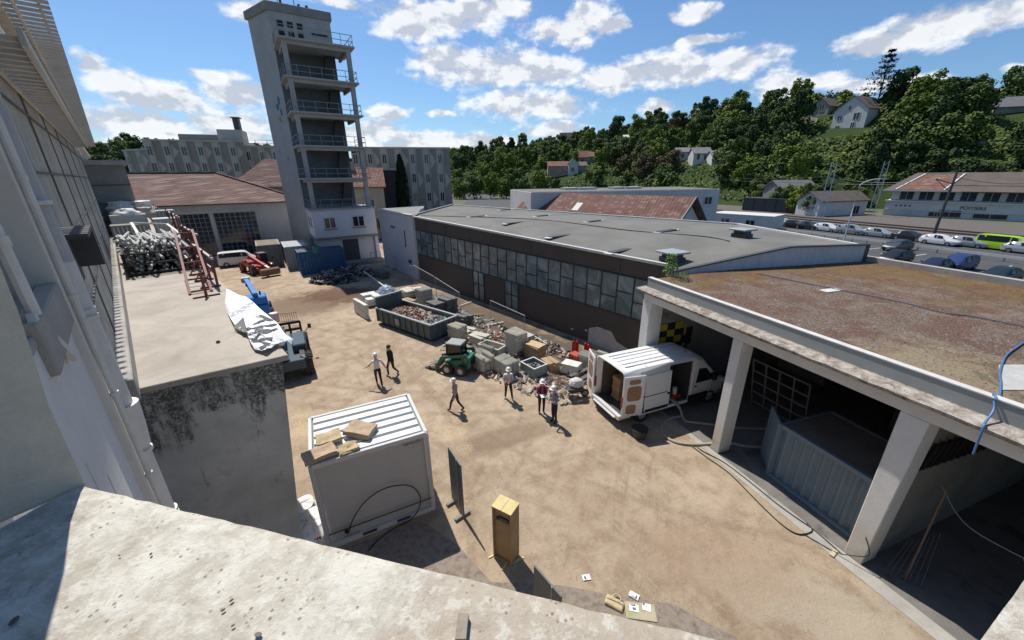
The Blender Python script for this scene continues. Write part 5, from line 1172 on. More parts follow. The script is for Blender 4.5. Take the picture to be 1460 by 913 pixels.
def crown_mesh(name,seed,n=1500,r=5.,h=8.,z0=2.2,m=None,ls=.33,lobes=22,thin=0):
    q=random.Random(seed); mb=MB(); L=[]
    for i in range(lobes):
        a=q.random()*6.28; zz=q.random(); rr_=r*.62*math.sqrt(q.random())*(1-.55*abs(zz-.38)); L.append((Vector((rr_*cos(a),rr_*sin(a),z0+h*(.12+.76*zz))),r*q.uniform(.24,.42)*(1.05-.4*zz)))
    for i in range(n):
        c,s=L[q.randrange(lobes)]; d=Vector((q.gauss(0,1),q.gauss(0,1),q.gauss(.25,1))).normalized(); p=c+d*s*(q.random()**.35)
        nn=(d+Vector((q.gauss(0,.4),q.gauss(0,.4),q.gauss(0.3,.4)))).normalized(); t1=nn.orthogonal().normalized(); t1.rotate(Matrix.Rotation(q.random()*6.28,3,nn)); t2=nn.cross(t1)
        e=ls*q.uniform(.55,1.35); k1=q.uniform(.5,1)
        mb.add([p-t1*e,p-t2*e*k1*.8+nn*e*.15,p+t1*e*.9,p+t2*e*k1+nn*e*.1],[(0,1,2,3)])
    me=bpy.data.meshes.new(name); me.from_pydata(mb.v,[],mb.f); me.materials.append(m or M_LV[0]); me.update(); return me
def trunk_mesh(name,seed,h,r):
    q=random.Random(seed); mb=MB(); mb.tube([(0,0,-1.2),(0,0,h*.3),(q.uniform(-.3,.3),q.uniform(-.3,.3),h*.6),(q.uniform(-.5,.5),0,h*.95)],[r,r*.75,r*.5,r*.12],7)
    for i in range(5):
        a=i*1.3+q.random(); z=h*q.uniform(.3,.6); mb.tube([(0,0,z),(r*5*cos(a),r*5*sin(a),z+h*.16),(r*9*cos(a),r*9*sin(a),z+h*.34)],[r*.4,r*.25,r*.07],5)
    me=bpy.data.meshes.new(name); me.from_pydata(mb.v,[],mb.f); me.materials.append(M_BARK); me.update(); return me
CM={}
for mi in range(4):
    for v in range(3): CM[mi,v]=crown_mesh('crown',mi*10+v,n=2600,m=M_LV[mi],r=5.2 if v!=2 else 4.2,h=7.5 if v!=2 else 9.5,lobes=20+4*v)
TM=[trunk_mesh('trunk',i,7.5,.26) for i in range(3)]
def put_tree(x,y,z,sc,mi,v,label,group=None,name='tree',rz=0.,sz=1.,cm=None,tm=None,cat='tree'):
    t=thing(name,label,cat,(x,y,z),rz,group); t.scale=(sc,sc,sc*sz)
    c=bpy.data.objects.new('crown',cm or CM[mi,v]); COL.objects.link(c); c.parent=t
    k=bpy.data.objects.new('trunk',tm or TM[v]); COL.objects.link(k); k.parent=t
    return t
q=random.Random(11); cnt=0; placed=[]
KL={0:'mid-green leafy tree in the dense hillside woods',1:'dark green leafy tree in the dense hillside woods',2:'bright yellow-green tree in the dense hillside woods',3:'brownish sparse tree in the dense hillside woods'}
As=[h[0] for h in HTA]
def hidden(x,y):
    if azel(1226,100)[0]<math.atan2(x,y)<azel(1276,100)[0] and math.hypot(x,y)>178: return True
    return hidden2(x,y)
def hidden2(x,y):  # keep sight lines to houses open
    d=math.hypot(x,y); a=math.atan2(x,y)
    for hx,hy,hr in HOUSEPOS:
        hd_=math.hypot(hx,hy); ha=math.atan2(hx,hy)
        if math.hypot(x-hx,y-hy)<hr+2: return True
        if d<hd_ and hd_-d<40 and abs(a-ha)*hd_<hr*.6: return True
    return False
tries=0
while cnt<270 and tries<20000:
    tries+=1
    u=q.random(); px=640+u*880 if q.random()>.12 else q.uniform(120,420)
    a=azel(px,230)[0]; d0=np.interp(a,As,[h[2] for h in HTA]); d1=np.interp(a,As,[h[3] for h in HTA]); t=q.random()**.8*1.12+.01; d=d0+(d1-d0)*t
    x,y=d*sin(a),d*cos(a); sp=5.0+ (d-130)*.022
    if any(math.hypot(x-X,y-Y)<sp for X,Y in placed) or hidden(x,y): continue
    placed.append((x,y)); r=q.random(); n_=mnoise.noise((x*.02,y*.02,5))
    mi=1 if r<.26+n_*.5 else (0 if r<.68 else (2 if r<.955 else 3))
    if px<820 and px>630 and t<.35: mi=2 if q.random()<.7 else 0
    sc=q.uniform(.95,1.45)*(1+ (d-150)*.0016)*(1. if t>.12 else .75)
    put_tree(x,y,hill(x,y)-2.6,sc,mi,q.randrange(3),KL[mi],'trees of the hillside woods, '+['mid-green','dark green','yellow-green','brownish'][mi],rz=q.random()*6,sz=q.uniform(.8,1.1)); cnt+=1
# row of bright trees at the foot of the hill behind the road (left of the tiled shed)
for i,(px,py,s_,mi) in enumerate(((655,281,1.15,2),(676,281,1.3,0),(700,281,1.25,2),(722,282,1.35,2),(745,281,1.2,0),(768,280,1.3,2),(790,279,1.1,0))):
    P=G(px,py); k=np.hypot(P[0],P[1]); P=P*(min(k,190)/k); put_tree(P[0],P[1],-2.2,s_,mi,i%3,'%s tree in the row behind the road, %s'%(['bushy','bright green','tall','broad','dark','spreading','small'][i],['next to the zigzag apartments','second from the apartments','third from the apartments','in the middle of the row','right of the middle','second from the right end','at the right end of the row'][i]),group='tree row behind the road',rz=i)
# the dense wood between the single trees reads as one mass
mb=MB(); q=random.Random(77); got=0; allf=[]
while got<620:
    px=q.uniform(630,1600) if q.random()>.12 else q.uniform(110,640); a=azel(px,230)[0]; d0=np.interp(a,As,[h[2] for h in HTA]); d1=np.interp(a,As,[h[3] for h in HTA]); t=q.random()*1.1+.02; d=d0+6+(d1-d0)*t; x,y=d*sin(a),d*cos(a)
    if hidden(x,y): 
        if q.random()<.97: continue
    got+=1; z=hill(x,y); R_=q.uniform(2.2,4.2)*(1+(d-150)*.002)*(.6 if px>1230 and t<.1 else 1); H_=R_*q.uniform(1.0,1.6); mb.mi=q.choice((0,0,0,1,1,2,2))
    for i in range(300):
        dv_=Vector((q.gauss(0,1),q.gauss(0,1),abs(q.gauss(0,1)))).normalized(); k_=.75+.35*mnoise.noise((dv_.x*2.3+got,dv_.y*2.3,dv_.z*2.3)); p=Vector((x+dv_.x*R_*k_,y+dv_.y*R_*k_,z+dv_.z*H_*k_*1.3)); nn=(dv_+Vector((q.gauss(0,.35),q.gauss(0,.35),q.gauss(0.2,.35)))).normalized(); t1=nn.orthogonal().normalized(); t2=nn.cross(t1); e=.42*q.uniform(.6,1.4)*(1+(d-150)*.002)
        mb.add([p-t1*e,p-t2*e*.8,p+t1*e,p+t2*e*.8],[(0,1,2,3)])
tag(mb.build('woods',M_LV,fix=False),'dense mass of lower trees filling the wooded hillside','woods',None,'stuff')
# tall cedar on the crest
def cedar(px,base,top,label):
    P=hillhit(px,base); sc=547/np.dot(P-_C,_fw); h=(base-top)/sc*1.02; qq=random.Random(2); mb=MB()
    for lev in range(9):
        z=h*(.25+.72*lev/8); R_=h*.40*(1-lev/9.6)*qq.uniform(.75,1.2)
        for br in range(6):
            a=br*1.05+lev*.5+qq.random()*.4; rl=R_*qq.uniform(.6,1.15)
            for kf in range(42):
                f=qq.random()**.6; p=Vector((rl*f*cos(a)+qq.gauss(0,rl*.10),rl*f*sin(a)+qq.gauss(0,rl*.10),z+rl*f*.12+qq.gauss(0,h*.012))); e=h*.022*qq.uniform(.6,1.3)
                t1=Vector((qq.gauss(0,1),qq.gauss(0,1),qq.gauss(0,.35))).normalized(); t2=t1.cross(Vector((0,0,1))).normalized(); mb.add([p-t1*e,p-t2*e*.6,p+t1*e,p+t2*e*.6],[(0,1,2,3)])
    me=bpy.data.meshes.new('cedar_crown'); me.from_pydata(mb.v,[],mb.f); me.materials.append(M_PINE); tk=trunk_mesh('cedar_trunk',3,h,h*.018)
    t=thing('cedar_tree',label,'tree',(P[0],P[1],P[2]-1)); c=bpy.data.objects.new('crown',me); COL.objects.link(c); c.parent=t; k=bpy.data.objects.new('trunk',tk); COL.objects.link(k); k.parent=t
cedar(1250,150,80,'tall layered cedar standing alone above the skyline on the hill crest')
for (px,py,s_,mi,mm,lab) in ((1290,152,.8,0,M_PURP,'dark purple-leaved tree right of the tall cedar'),(1052,180,1.35,1,None,'large dark evergreen oak on the skyline'),(1000,195,1.3,1,None,'big dark round tree left of the skyline oak'),(1035,172,.9,3,None,'brown leafless-looking tree on the skyline beside the dark oak'),(1400,140,1.0,0,None,'rounded green tree on the right skyline above the slate house'),(1440,130,1.1,0,None,'tall green tree at the far right skyline'),(1325,178,1.3,0,None,'broad green tree right of the large white house'),(1385,175,1.2,0,None,'broad green tree between the crest house and the edge house')):
    P=hillhit(px,py); cm=None
    if mm: cm=CM[0,0].copy(); cm.materials.clear(); cm.materials.append(mm)
    put_tree(P[0],P[1],P[2]-1.5,s_,mi,0,lab,rz=px,cm=cm)
# undergrowth
mb=MB(); q=random.Random(9)
for i in range(46000):
    px=q.uniform(630,1560) if q.random()>.12 else q.uniform(110,640); a=azel(px,230)[0]; d0=np.interp(a,As,[h[2] for h in HTA]); d1=np.interp(a,As,[h[3] for h in HTA]); t=q.random()*1.15
    d=d0+2+(px>1150)*9+(d1-d0)*t; x,y=d*sin(a),d*cos(a); n_=mnoise.noise((x*.11,y*.11,2)); 
    if any(math.hypot(x-hx,y-hy)<hr*.8 for hx,hy,hr in HOUSEPOS): continue
    z=max(0,hill(x,y))+(.5+2.6*max(0,n_+.25))*q.random()**.5; e=.55*q.uniform(.6,1.4)*(1+(d-150)*.002); v1=Vector((q.gauss(0,1),q.gauss(0,1),q.gauss(0,.7))).normalized(); v2=v1.orthogonal().normalized(); p=Vector((x,y,z))
    mb.add([p-v1*e,p-v2*e*.8,p+v1*e,p+v2*e*.8],[(0,1,2,3)])
tag(mb.build('undergrowth',mat('undergrowth_leaves',(.05,.09,.02),.8,extra=leaf_extra_fn((.045,.085,.018),(.12,.17,.04)),spec=.2,coord='W'),fix=False),'dense undergrowth and scrub covering the hillside','undergrowth',None,'stuff')
# cypress and small road trees
def cypress(px,py,top,Y,label):
    P=D(px,py,Y); h=zat(px,top,Y); qq=random.Random(4); mb=MB()
    for i in range(1500):
        f=qq.random(); a=qq.random()*6.28; r=(1.35*math.sin(math.pi*min(1,.12+f*.88))**.6)*(.6+.4*qq.random()); p=Vector((r*cos(a),r*sin(a),.3+h*f)); e=.3; t1=Vector((cos(a)*.2,sin(a)*.2,1)); t2=Vector((-sin(a),cos(a),0)); mb.add([p-t1*e*1.5,p-t2*e*.5,p+t1*e*1.5,p+t2*e*.5],[(0,1,2,3)])
    t=thing('cypress_tree',label,'tree',(P[0],P[1],0)); mb.build('crown',mat('foliage_cypress',(.012,.022,.012),.85,spec=.1),t,fix=False); m2=MB(); m2.cyl((0,0,0),(0,0,h*.8),.2,6,r2=.05); m2.build('trunk',M_BARK,t)
cypress(577,300,225,72,'dark columnar cypress in front of the zigzag apartments')
for i,(px,py,lab) in enumerate(((662,296,'small bare street tree nearest the apartments on the road verge'),(674,296,'small street tree second on the road verge'),(690,298,'small green street tree at the road corner'))):
    P=D(px,py,88-i*4); put_tree(P[0],P[1],0,.32,3 if i<2 else 0,0,lab,group='young trees on the road verge',name='street_tree')
for (px,py,Y,s_,mi,lab) in ((556,345,60,.5,3,'bare brownish shrub between the tower and the white end block'),(1108,300,112,.7,0,'round bush below the grey shed roof, leftmost'),(1128,300,110,.75,2,'yellow-green bush below the middle of the grey shed roof'),(1150,300,110,.8,0,'round bush below the grey shed roof, nearest the left lattice mast'),(1130,306,105,.55,2,'bright bush beside the dark cabin'),(1150,312,100,.5,0,'green bush at the foot of the left lattice mast'),(1215,300,112,.7,0,'leafy tree behind the white track hut'),(160,235,70,.5,1,'dark shrub behind the concrete hut')):
    P=D(px,py,Y); put_tree(P[0],P[1],0,s_,mi,1,lab,name='bush',cat='bush')
# ================================================================== VEHICLES
def wheel(par,x,y,r,w_,rim=M_GALV,tread=False,name='wheel',tm=None):
    t=MB(); n=24; prof=[(r*.62,-w_/2),(r*.93,-w_/2),(r,-w_*.36),(r,w_*.36),(r*.93,w_/2),(r*.62,w_/2)]
    vs=[];fs=[]
    for i in range(n):
        a=2*math.pi*i/n
        for rr_,yy in prof: vs.append((x+rr_*cos(a),y+yy,r+rr_*sin(a)))
    m=len(prof)
    for i in range(n):
        for j in range(m-1): fs.append((i*m+j,((i+1)%n)*m+j,((i+1)%n)*m+j+1,i*m+j+1))
    t.add(vs,fs)
    if tread:
        for i in range(n):
            a=2*math.pi*i/n+.05
            for s in (-1,1):
                aa=a+(.13 if s>0 else 0); c=(x+(r+.015)*cos(aa),y+s*w_*.26,r+(r+.015)*sin(aa)); Mx=Matrix.Rotation(-aa,3,'Y')@Matrix.Rotation(s*.5,3,'X'); t.box(c,(.06,w_*.5,.07),M=Mx)
    ty=t.build(name,tm or M_RUB,par)
    t=MB(); s=1 if y>0 else -1; t.cyl((x,y-w_*.3,r),(x,y+s*w_*.38,r),r*.62,16); t.cyl((x,y+s*w_*.3,r),(x,y+s*w_*.48,r),r*.2,8); rm=t.build('rim',rim,ty)
    return ty
def car(label,pos,rz,colr,kind='hatch',L=4.2,Hh=1.46,Wd=.87,group='cars parked in the car park',name='parked_car',metal=.3,dk=None):
    cname='carpaint_%d_%d_%d'%tuple(int(c*1000) for c in colr)
    m=mat(cname,colr,.28,metal=metal if max(colr)<.6 else 0,spec=.6)
    t=thing(name,label,{'van':'van','mini':'minibus'}.get(kind,'car'),pos,rz,group)
    h=Hh; k=L/4.2
    if kind=='hatch': st=[(2.1,.36,.58,.62,.72,.6),(1.95,.24,.70,.76,.82,.68),(1.15,.22,.86,.96,.86,.72),(.45,.22,.92,h*.93,.87,.60),(-.1,.22,.93,h,.87,.62),(-.9,.22,.95,h*.985,.87,.60),(-1.55,.22,.96,h*.90,.86,.57),(-1.98,.24,.92,1.0,.84,.70),(-2.1,.36,.80,.84,.78,.66)]
    elif kind=='sedan': st=[(2.1,.36,.58,.62,.72,.6),(1.95,.24,.68,.74,.82,.68),(1.0,.22,.84,.92,.86,.72),(.3,.22,.90,h*.93,.87,.58),(-.2,.22,.91,h,.87,.6),(-.9,.22,.92,h*.96,.87,.58),(-1.45,.22,.93,1.02,.86,.68),(-2.0,.24,.88,.95,.84,.70),(-2.1,.36,.76,.80,.78,.66)]
    elif kind=='suv': st=[(2.1,.4,.72,.78,.75,.65),(1.95,.3,.85,.92,.84,.72),(1.1,.28,1.0,1.1,.88,.74),(.5,.28,1.05,h*.95,.89,.64),(-.1,.28,1.06,h,.89,.66),(-1.3,.28,1.07,h*.99,.89,.64),(-1.85,.28,1.08,h*.93,.87,.62),(-2.05,.3,1.0,1.15,.86,.74),(-2.1,.42,.85,.9,.80,.70)]
    else: st=[(2.1,.36,.70,.76,.80,.70),(2.0,.26,.88,.95,.86,.74),(1.55,.24,1.05,1.15,.90,.80),(1.05,.24,1.10,h*.95,.91,.76),(.6,.24,1.10,h,.91,.78),(-1.4,.24,1.12,h,.91,.78),(-1.95,.24,1.12,h*.97,.91,.77),(-2.07,.26,1.1,1.3,.90,.80),(-2.1,.4,.9,1.,.86,.78)]
    st=[(x*k,zb,z1,zt,w_*Wd/.87,wt*Wd/.87) for x,zb,z1,zt,w_,wt in st]
    mb=MB(); n=8
    for (x,zb,z1,zt,w_,wt) in st: mb.v+=[(x,-w_*.96,zb),(x,-w_,zb+(z1-zb)*.5),(x,-w_*.97,z1),(x,-wt,zt-.03),(x,-wt*.8,zt),(x,wt*.8,zt),(x,wt,zt-.03),(x,w_*.97,z1),(x,w_,zb+(z1-zb)*.5),(x,w_*.96,zb)]
    n=10
    for i in range(len(st)-1):
        for j in range(n): mb.f.append((i*n+j,i*n+(j+1)%n,(i+1)*n+(j+1)%n,(i+1)*n+j)); mb.m.append(0)
    mb.f+=[tuple(range(n)),tuple(range((len(st)-1)*n,len(st)*n))]; mb.m+=[0,0]
    mb.build('body',m,t,smooth=True)
    def P(i,j,f=0,o=.012):
        a=np.array(mb.v[i*n+j]);return a
    # glazing as slightly proud panels
    def lerp2(a,b,t_): return a+(b-a)*t_
    def panel(q,out):
        c=sum(q)/4; q=[c+(p-c)*.94+np.array(out)*.014 for p in q]; g=MB(); g.quad(*[tuple(p) for p in q]); g.build('window',M_GLASSD,t,fix=False)
    V=lambda i,j: np.array(mb.v[i*n+j])
    ws_i=2 if kind!='mini' and kind!='van' else 2
    panel([V(ws_i,3),V(ws_i,6),V(ws_i+1,6),V(ws_i+1,3)],(1,0,1)) 
    re=6 if kind!='sedan' else 5
    panel([V(re,3),V(re,6),V(re+1,6),V(re+1,3)],(-1,0,.6))
    for sgn,(a,b) in ((-1,(2,3)),(1,(7,6))):
        for i0,i1 in ((ws_i,4),(4,re)):
            if i1<=i0: continue
            q=[V(i0 if i0>ws_i else i0+0,a),V(i1,a),V(i1,b),V(max(i0,ws_i+1),b)]
            q[0]=lerp2(q[0],V(i0+1,a),.45) if i0==ws_i else q[0]
            panel(q,(0,sgn,.15))
    for s in (-1,1):
        lt=MB(); x=st[1][0]; lt.box((x-.02,s*st[1][4]*.74,st[1][2]-.06),(.14,.3,.14)); lt.build('headlight',mat('headlight',(.7,.7,.68),.2),t)
        lt=MB(); x=st[-2][0]; lt.box((x+.0,s*st[-2][4]*.86,st[-2][2]-.06),(.12,.2,.16)); lt.build('tail_light',mat('tail_light',(.25,.015,.01),.3),t)
        mi_=MB(); mi_.box((.75*k,s*(st[2][4]+.08),.98),(.1,.16,.12)); mi_.build('mirror',m,t)
        for x in (1.3*k,-1.28*k): wheel(t,x,s*(st[3][4]-.09),.31,.2)
    lt=MB(); lt.box((st[0][0]+.005,0,.45),(.02,.5,.11)); lt.build('number_plate',M_WTRIM,t)
    return t
AZG=R(20)   # garage axis rotation about z (az -20)
def rz_from_az(az): return R(90-az)
ROWAZ=-19
cars=[((1114,323),(.50,.51,.52),'suv','white car at the left end of the rear parked row, beside the site cabins',-12),
((1131,325),(.015,.015,.017),'hatch','black car second in the rear parked row',-8),
((1151,327),(.045,.05,.06),'hatch','dark grey car third in the rear parked row',-5),
((1178,330),(.60,.60,.61),'hatch','white hatchback in the rear row, left of the street lamp',-15),
((1213,334),(.36,.37,.38),'suv','silver car directly behind the street lamp',-15),
((1251,338),(.40,.41,.42),'hatch','silver-grey hatchback right of the street lamp',-15),
((1295,343),(.03,.032,.035),'sedan','dark saloon between the silver and the white cars of the rear row',-15),
((1338,349),(.66,.66,.67),'hatch','white hatchback in the rear row right of the dark saloon',-15),
((1378,352),(.34,.37,.36),'hatch','pale grey-green car left of the lime minibus',-15)]
for (px,c_,kd,lab,az_) in cars:
    P=G(*px); car(lab,(P[0],P[1],.01),rz_from_az(ROWAZ+180+rnd.uniform(-4,4)),c_,kd,Hh=1.62 if kd=='suv' else 1.46)
P=G(1428,357); car('lime green minibus with dark windows in the rear parked row',(P[0],P[1],.01),rz_from_az(ROWAZ+180),(.38,.62,.02),'mini',L=5.2,Hh=1.95,Wd=.97,name='minibus')
P=G(1462,362); car('silver car at the right edge beside the lime minibus',(P[0],P[1],.01),rz_from_az(ROWAZ+180),(.45,.46,.47),'hatch')
for px,c_,kd,lab,az_ in (((1278,357),(.075,.085,.09),'hatch','dark grey hatchback parked in front of the guardrail',150),((1275,374),(.02,.02,.022),'hatch','black hatchback just behind the corrugated upstand',150),((1331,387),(.02,.03,.06),'sedan','dark navy car partly hidden by the rear parapet',150),((1363,384),(.035,.06,.17),'suv','dark blue family car in the near parking row',150),((1423,402),(.025,.035,.04),'hatch','dark green-black car low behind the parapet at the right',150)):
    P=G(*px); car(lab,(P[0],P[1],.01),rz_from_az(az_ if False else 70+180),c_,kd,Hh=1.62 if kd=='suv' else 1.46)
# far small cars behind the shed
for i,(px,c_) in enumerate((((735,286),(.5,.5,.52)),((741,286),(.1,.2,.35)),((747,287),(.6,.6,.6)),((753,287),(.3,.32,.34)))):
    P=G(px[0],px[1]+3); 
    car(['pale car leftmost in the distant group beyond the hall roof','blue car second in the distant group beyond the hall roof','white car third in the distant group beyond the hall roof','grey car at the right of the distant group beyond the hall roof'][i],(P[0],P[1],.01),rz_from_az(-60),c_,'hatch',group='distant cars by the woods')

# ---- white panel van with open doors
VA=68.; vf=np.array([sin(R(VA)),cos(R(VA)),0]); 
vr0=G(893,613)+np.array([-.25,.10,0])   # rear right wheel-side corner on the ground
VL=5.9; VW=2.0; VH=2.58
vl=np.array([-vf[1],vf[0],0])
ctr=vr0+vl*VW/2
van=thing('panel_van','large white high-roof panel van with rear and side doors open, backed half into the garage','van',tuple(ctr),rz_from_az(VA))
M_VAN=mat('van_white',(.74,.74,.73),.32,spec=.55,var=.04,vs=1,dirt=((.45,.40,.33),1.3,.72))
M_PLY=mat('plywood',(.33,.19,.10),.75,var=.25,vs=4)
T_=.05
# local: x forward from the rear, y left(+) ; right side is y=-1
mb=MB()
def vsec(x,zb,w0,w1,zr): # outer shell ring points right-bottom -> left-bottom
    w1=.955 if w1==.93 else w1
    return [(x,-w0,zb),(x,-w0,1.1),(x,-w1,zr-.13),(x,-w1+.11,zr-.02),(x,0,zr+.01),(x,w1-.11,zr-.02),(x,w1,zr-.13),(x,w0,1.1),(x,w0,zb)]
secs=[vsec(x,.42,1.0,.93,z) for x,z in ((0,VH),(1.6,VH+.02),(3.0,VH+.01),(3.9,VH-.02),(4.25,VH-.12),(4.55,VH-.42),(5.0,1.75),(5.15,1.45),(5.75,1.15),(5.95,.95))]
# narrow the nose
nose={7:(.98,.80),8:(.93,.80),9:(.84,.70)}
for i,(a,b) in nose.items():
    x=secs[i][0][0]; zr=[0]*7+[1.45,1.15,.95]; secs[i]=[(x,-a,.42),(x,-a,.75),(x,-b,zr[i]-.12),(x,-b+.1,zr[i]-.03),(x,0,zr[i]+.03),(x,b-.1,zr[i]-.03),(x,b,zr[i]-.12),(x,a,.75),(x,a,.42)]
for s_ in secs: mb.v+=s_
n=9
for i in range(len(secs)-1):
    for j in range(n-1):
        if i==1 and j in (0,1): # side door opening between x=1.6..3.0 lies forward: opening at right side
            pass
        mb.f.append((i*n+j,i*n+j+1,(i+1)*n+j+1,(i+1)*n+j)); mb.m.append(0)
# remove right side panels for the side opening x 2.55..3.75 -> rebuild body ring with that gap
mb=MB(); xs=[0,.9,2.35,3.62,3.9,4.25,4.55,5.0,5.15,5.75,5.95]
def zroof(x): return float(np.interp(x,[0,1.6,3.0,3.9,4.25,4.55,5.0],[VH,VH+.02,VH+.01,VH-.02,VH-.12,VH-.42,1.75]))
S_=[]
for x in xs:
    if x<=5.0: S_.append(vsec(x,.42,1.0,.93,zroof(x)))
    else: S_.append(secs[{5.15:7,5.75:8,5.95:9}[x]])
for s_ in S_: mb.v+=s_
for i in range(len(S_)-1):
    for j in range(n-1):
        if xs[i]==2.35 and j in (0,1): continue
        mb.f.append((i*n+j,i*n+j+1,(i+1)*n+j+1,(i+1)*n+j)); mb.m.append(0)
mb.f.append(tuple(range((len(S_)-1)*n,len(S_)*n))); mb.m.append(0)
body=mb.build('body',M_VAN,van,smooth=True,ang=24,fix=False)
md=body.modifiers.new('s','SOLIDIFY'); md.thickness=.04; md.offset=1 
mb=MB(); mb.bx(.05,5.8,-.95,.95,.45,.55); mb.bx(.05,3.7,-.9,.9,.5,.56); mb.build('floor',M_DGREY,van)
mb=MB(); mb.bx(3.70,3.74,-.94,.94,.5,2.4); mb.build('bulkhead',M_DGREY,van)
mb=MB(); mb.bx(.3,3.6,.86,.90,.56,2.2); mb.build('inner_lining',mat('dark_lining',(.11,.08,.06),.8),van)
# roof ribs
mb=MB()
for y in (-.55,-.3,0,.3,.55): mb.bx(.3,3.9,y-.03,y+.03,VH-.02,VH+.045)
for x in (1.2,2.5): mb.bx(x-.015,x+.015,-.8,.8,VH-.0,VH+.03)
mb.build('roof_ribs',M_VAN,van,bevel=.01)
mb=MB()
for x in (.86,2.36,3.62): mb.bar((x,-1.004,.72),(x,-1.004,1.1),.012,.012); mb.bar((x,-1.004,1.1),(x,-.962,VH-.14),.012,.012)
mb.bar((.05,-1.006,1.12),(.9,-1.006,1.12),.012,.02); mb.bar((.3,-.985,1.75),(.86,-.985,1.75),.01,.012); mb.build('panel_seams',M_DGREY,van)
for s in (-1,1): mb=MB(); mb.bx(-.03,.02,s*.97-.05,s*.97+.05,1.0,1.5); mb.build('tail_light',mat('tail_light',(.25,.015,.01),.3),van)
# lower cladding and bumpers
mb=MB(); mb.bx(.5,2.35,-1.025,-.98,.42,.72); mb.bx(3.62,4.75,-1.025,-.98,.42,.72); mb.bx(.5,4.7,.98,1.02,.42,.72); mb.build('side_cladding',M_BLACK,van)
mb=MB(); mb.bx(-.12,.06,-1.0,1.0,.38,.60); mb.bx(-.20,-.02,-.8,.8,.40,.48); mb.build('rear_bumper',mat('bumper_white',(.55,.55,.54),.5),van,bevel=.03)
mb=MB(); mb.bx(5.8,6.08,-.92,.92,.35,.75); mb.build('front_bumper',M_DGREY,van,bevel=.04)
# sill step (pale) below side door
mb=MB(); mb.bx(2.38,3.6,-1.02,-.75,.42,.50); mb.bx(.9,3.6,-1.03,-.99,.40,.46); mb.build('side_step',M_VAN,van)
# sliding door, slid back along the flank
mb=MB(); mb.hexa([(1.10,-1.09,.55),(2.45,-1.09,.55),(2.45,-1.04,.55),(1.10,-1.04,.55)],[(1.10,-1.01,2.25),(2.45,-1.01,2.25),(2.45,-.96,2.25),(1.10,-.96,2.25)]); sdoor=mb.build('sliding_door',M_VAN,van,bevel=.015)
mb=MB(); mb.bx(2.28,2.42,-1.115,-1.08,1.18,1.24); mb.build('handle',M_BLACK,sdoor); mb=MB(); mb.bx(.30,2.3,-1.06,-1.0,1.26,1.30); mb.build('door_rail',M_DGREY,van)
mb=MB(); mb.bx(1.15,2.4,-1.105,-1.06,.56,.66); mb.build('door_trim',M_BLACK,sdoor)
# cab door lines and side window
mb=MB(); mb.v=[(3.95,-1.008,1.28),(4.92,-1.008,1.28),(4.90,-1.0,1.45),(4.50,-.975,1.92),(4.05,-.975,1.98)]; mb.f=[(0,1,2,3,4)]; mb.m=[0]; mb.build('side_window',M_GLASSD,van,fix=False)
mb=MB()
for a,b in (((3.80,-1.008,.5),(3.80,-1.008,1.1)),((3.80,-1.008,1.1),(3.82,-.955,2.1)),((4.98,-1.008,.6),(4.98,-1.0,1.3))): mb.bar(a,b,.012,.012)
mb.build('door_gap',M_BLACK,van)
mb=MB(); mb.bx(3.88,4.02,-1.03,-1.0,1.10,1.15); mb.build('cab_door_handle',M_BLACK,van)
mb=MB(); mb.v=[(4.60,-.86,2.12),(4.60,.86,2.12),(5.12,.92,1.50),(5.12,-.92,1.50)]; mb.f=[(0,1,2,3)]; mb.m=[0]; mb.build('windscreen',M_GLASSD,van,fix=False)
mb=MB(); mb.bx(4.75,4.95,-1.25,-1.03,1.35,1.65); mb.build('mirror',M_BLACK,van,bevel=.02)
for x in (1.15,4.95):
    for s in (-1,1): wheel(van,x,s*.88,.35,.24)
for s in (-1,1):
    mb=MB(); mb.bx(5.80,6.0,s*.72-.13,s*.72+.13,.82,1.05); mb.build('headlight',mat('headlight',(.7,.7,.68),.2),van)
# rear doors: right one opened about 95 deg pointing rearwards, left one folded back
def reardoor(hx,hy,ang,side,name='rear_door',label=None):
    dt=bpy.data.objects.new('x',None)
    M=Matrix.Translation((hx,hy,0))@Matrix.Rotation(ang,4,'Z')
    m=MB(); W_=.95*side
    def pt(u,v,z): p=M@Vector((u,v,z)); return (p.x,p.y,p.z)
    def bb(m,u0,u1,v0,v1,z0,z1): m.hexa([pt(u0,v0,z0),pt(u1,v0,z0),pt(u1,v1,z0),pt(u0,v1,z0)],[pt(u0,v0,z1),pt(u1,v0,z1),pt(u1,v1,z1),pt(u0,v1,z1)])
    bb(m,0,.06,0,W_,.55,2.42); ob=m.build(name,M_VAN,van,bevel=.02,label=label); 
    for (v0,v1,z0,z1) in ((.16,.80,1.28,1.98),(.16,.62,.68,1.12),(.22,.72,2.06,2.28)):
        m=MB(); N=18; pts=[]
        for k_ in range(N):
            t_=2*math.pi*k_/N; cx_,cz_=(v0+v1)/2*side,(z0+z1)/2; ex=abs(cos(t_))**.45*(1 if cos(t_)>0 else -1); ez_=abs(sin(t_))**.45*(1 if sin(t_)>0 else -1)
            pts.append((cx_+ex*(v1-v0)/2,cz_+ez_*(z1-z0)/2))
        m.poly([pt(INSD,v,z) for v,z in pts]); m.build('inner_panel',M_PLY,ob,fix=False)
    return ob
# local +y is left. closed door spans from hinge toward centre. inner face is +x side.
INSD=.068
reardoor(-.01,-.97,R(-100),1,label='right rear door standing open with brown inner panels')
reardoor(-.03,.99,R(-197),-1,label='left rear door swung open')
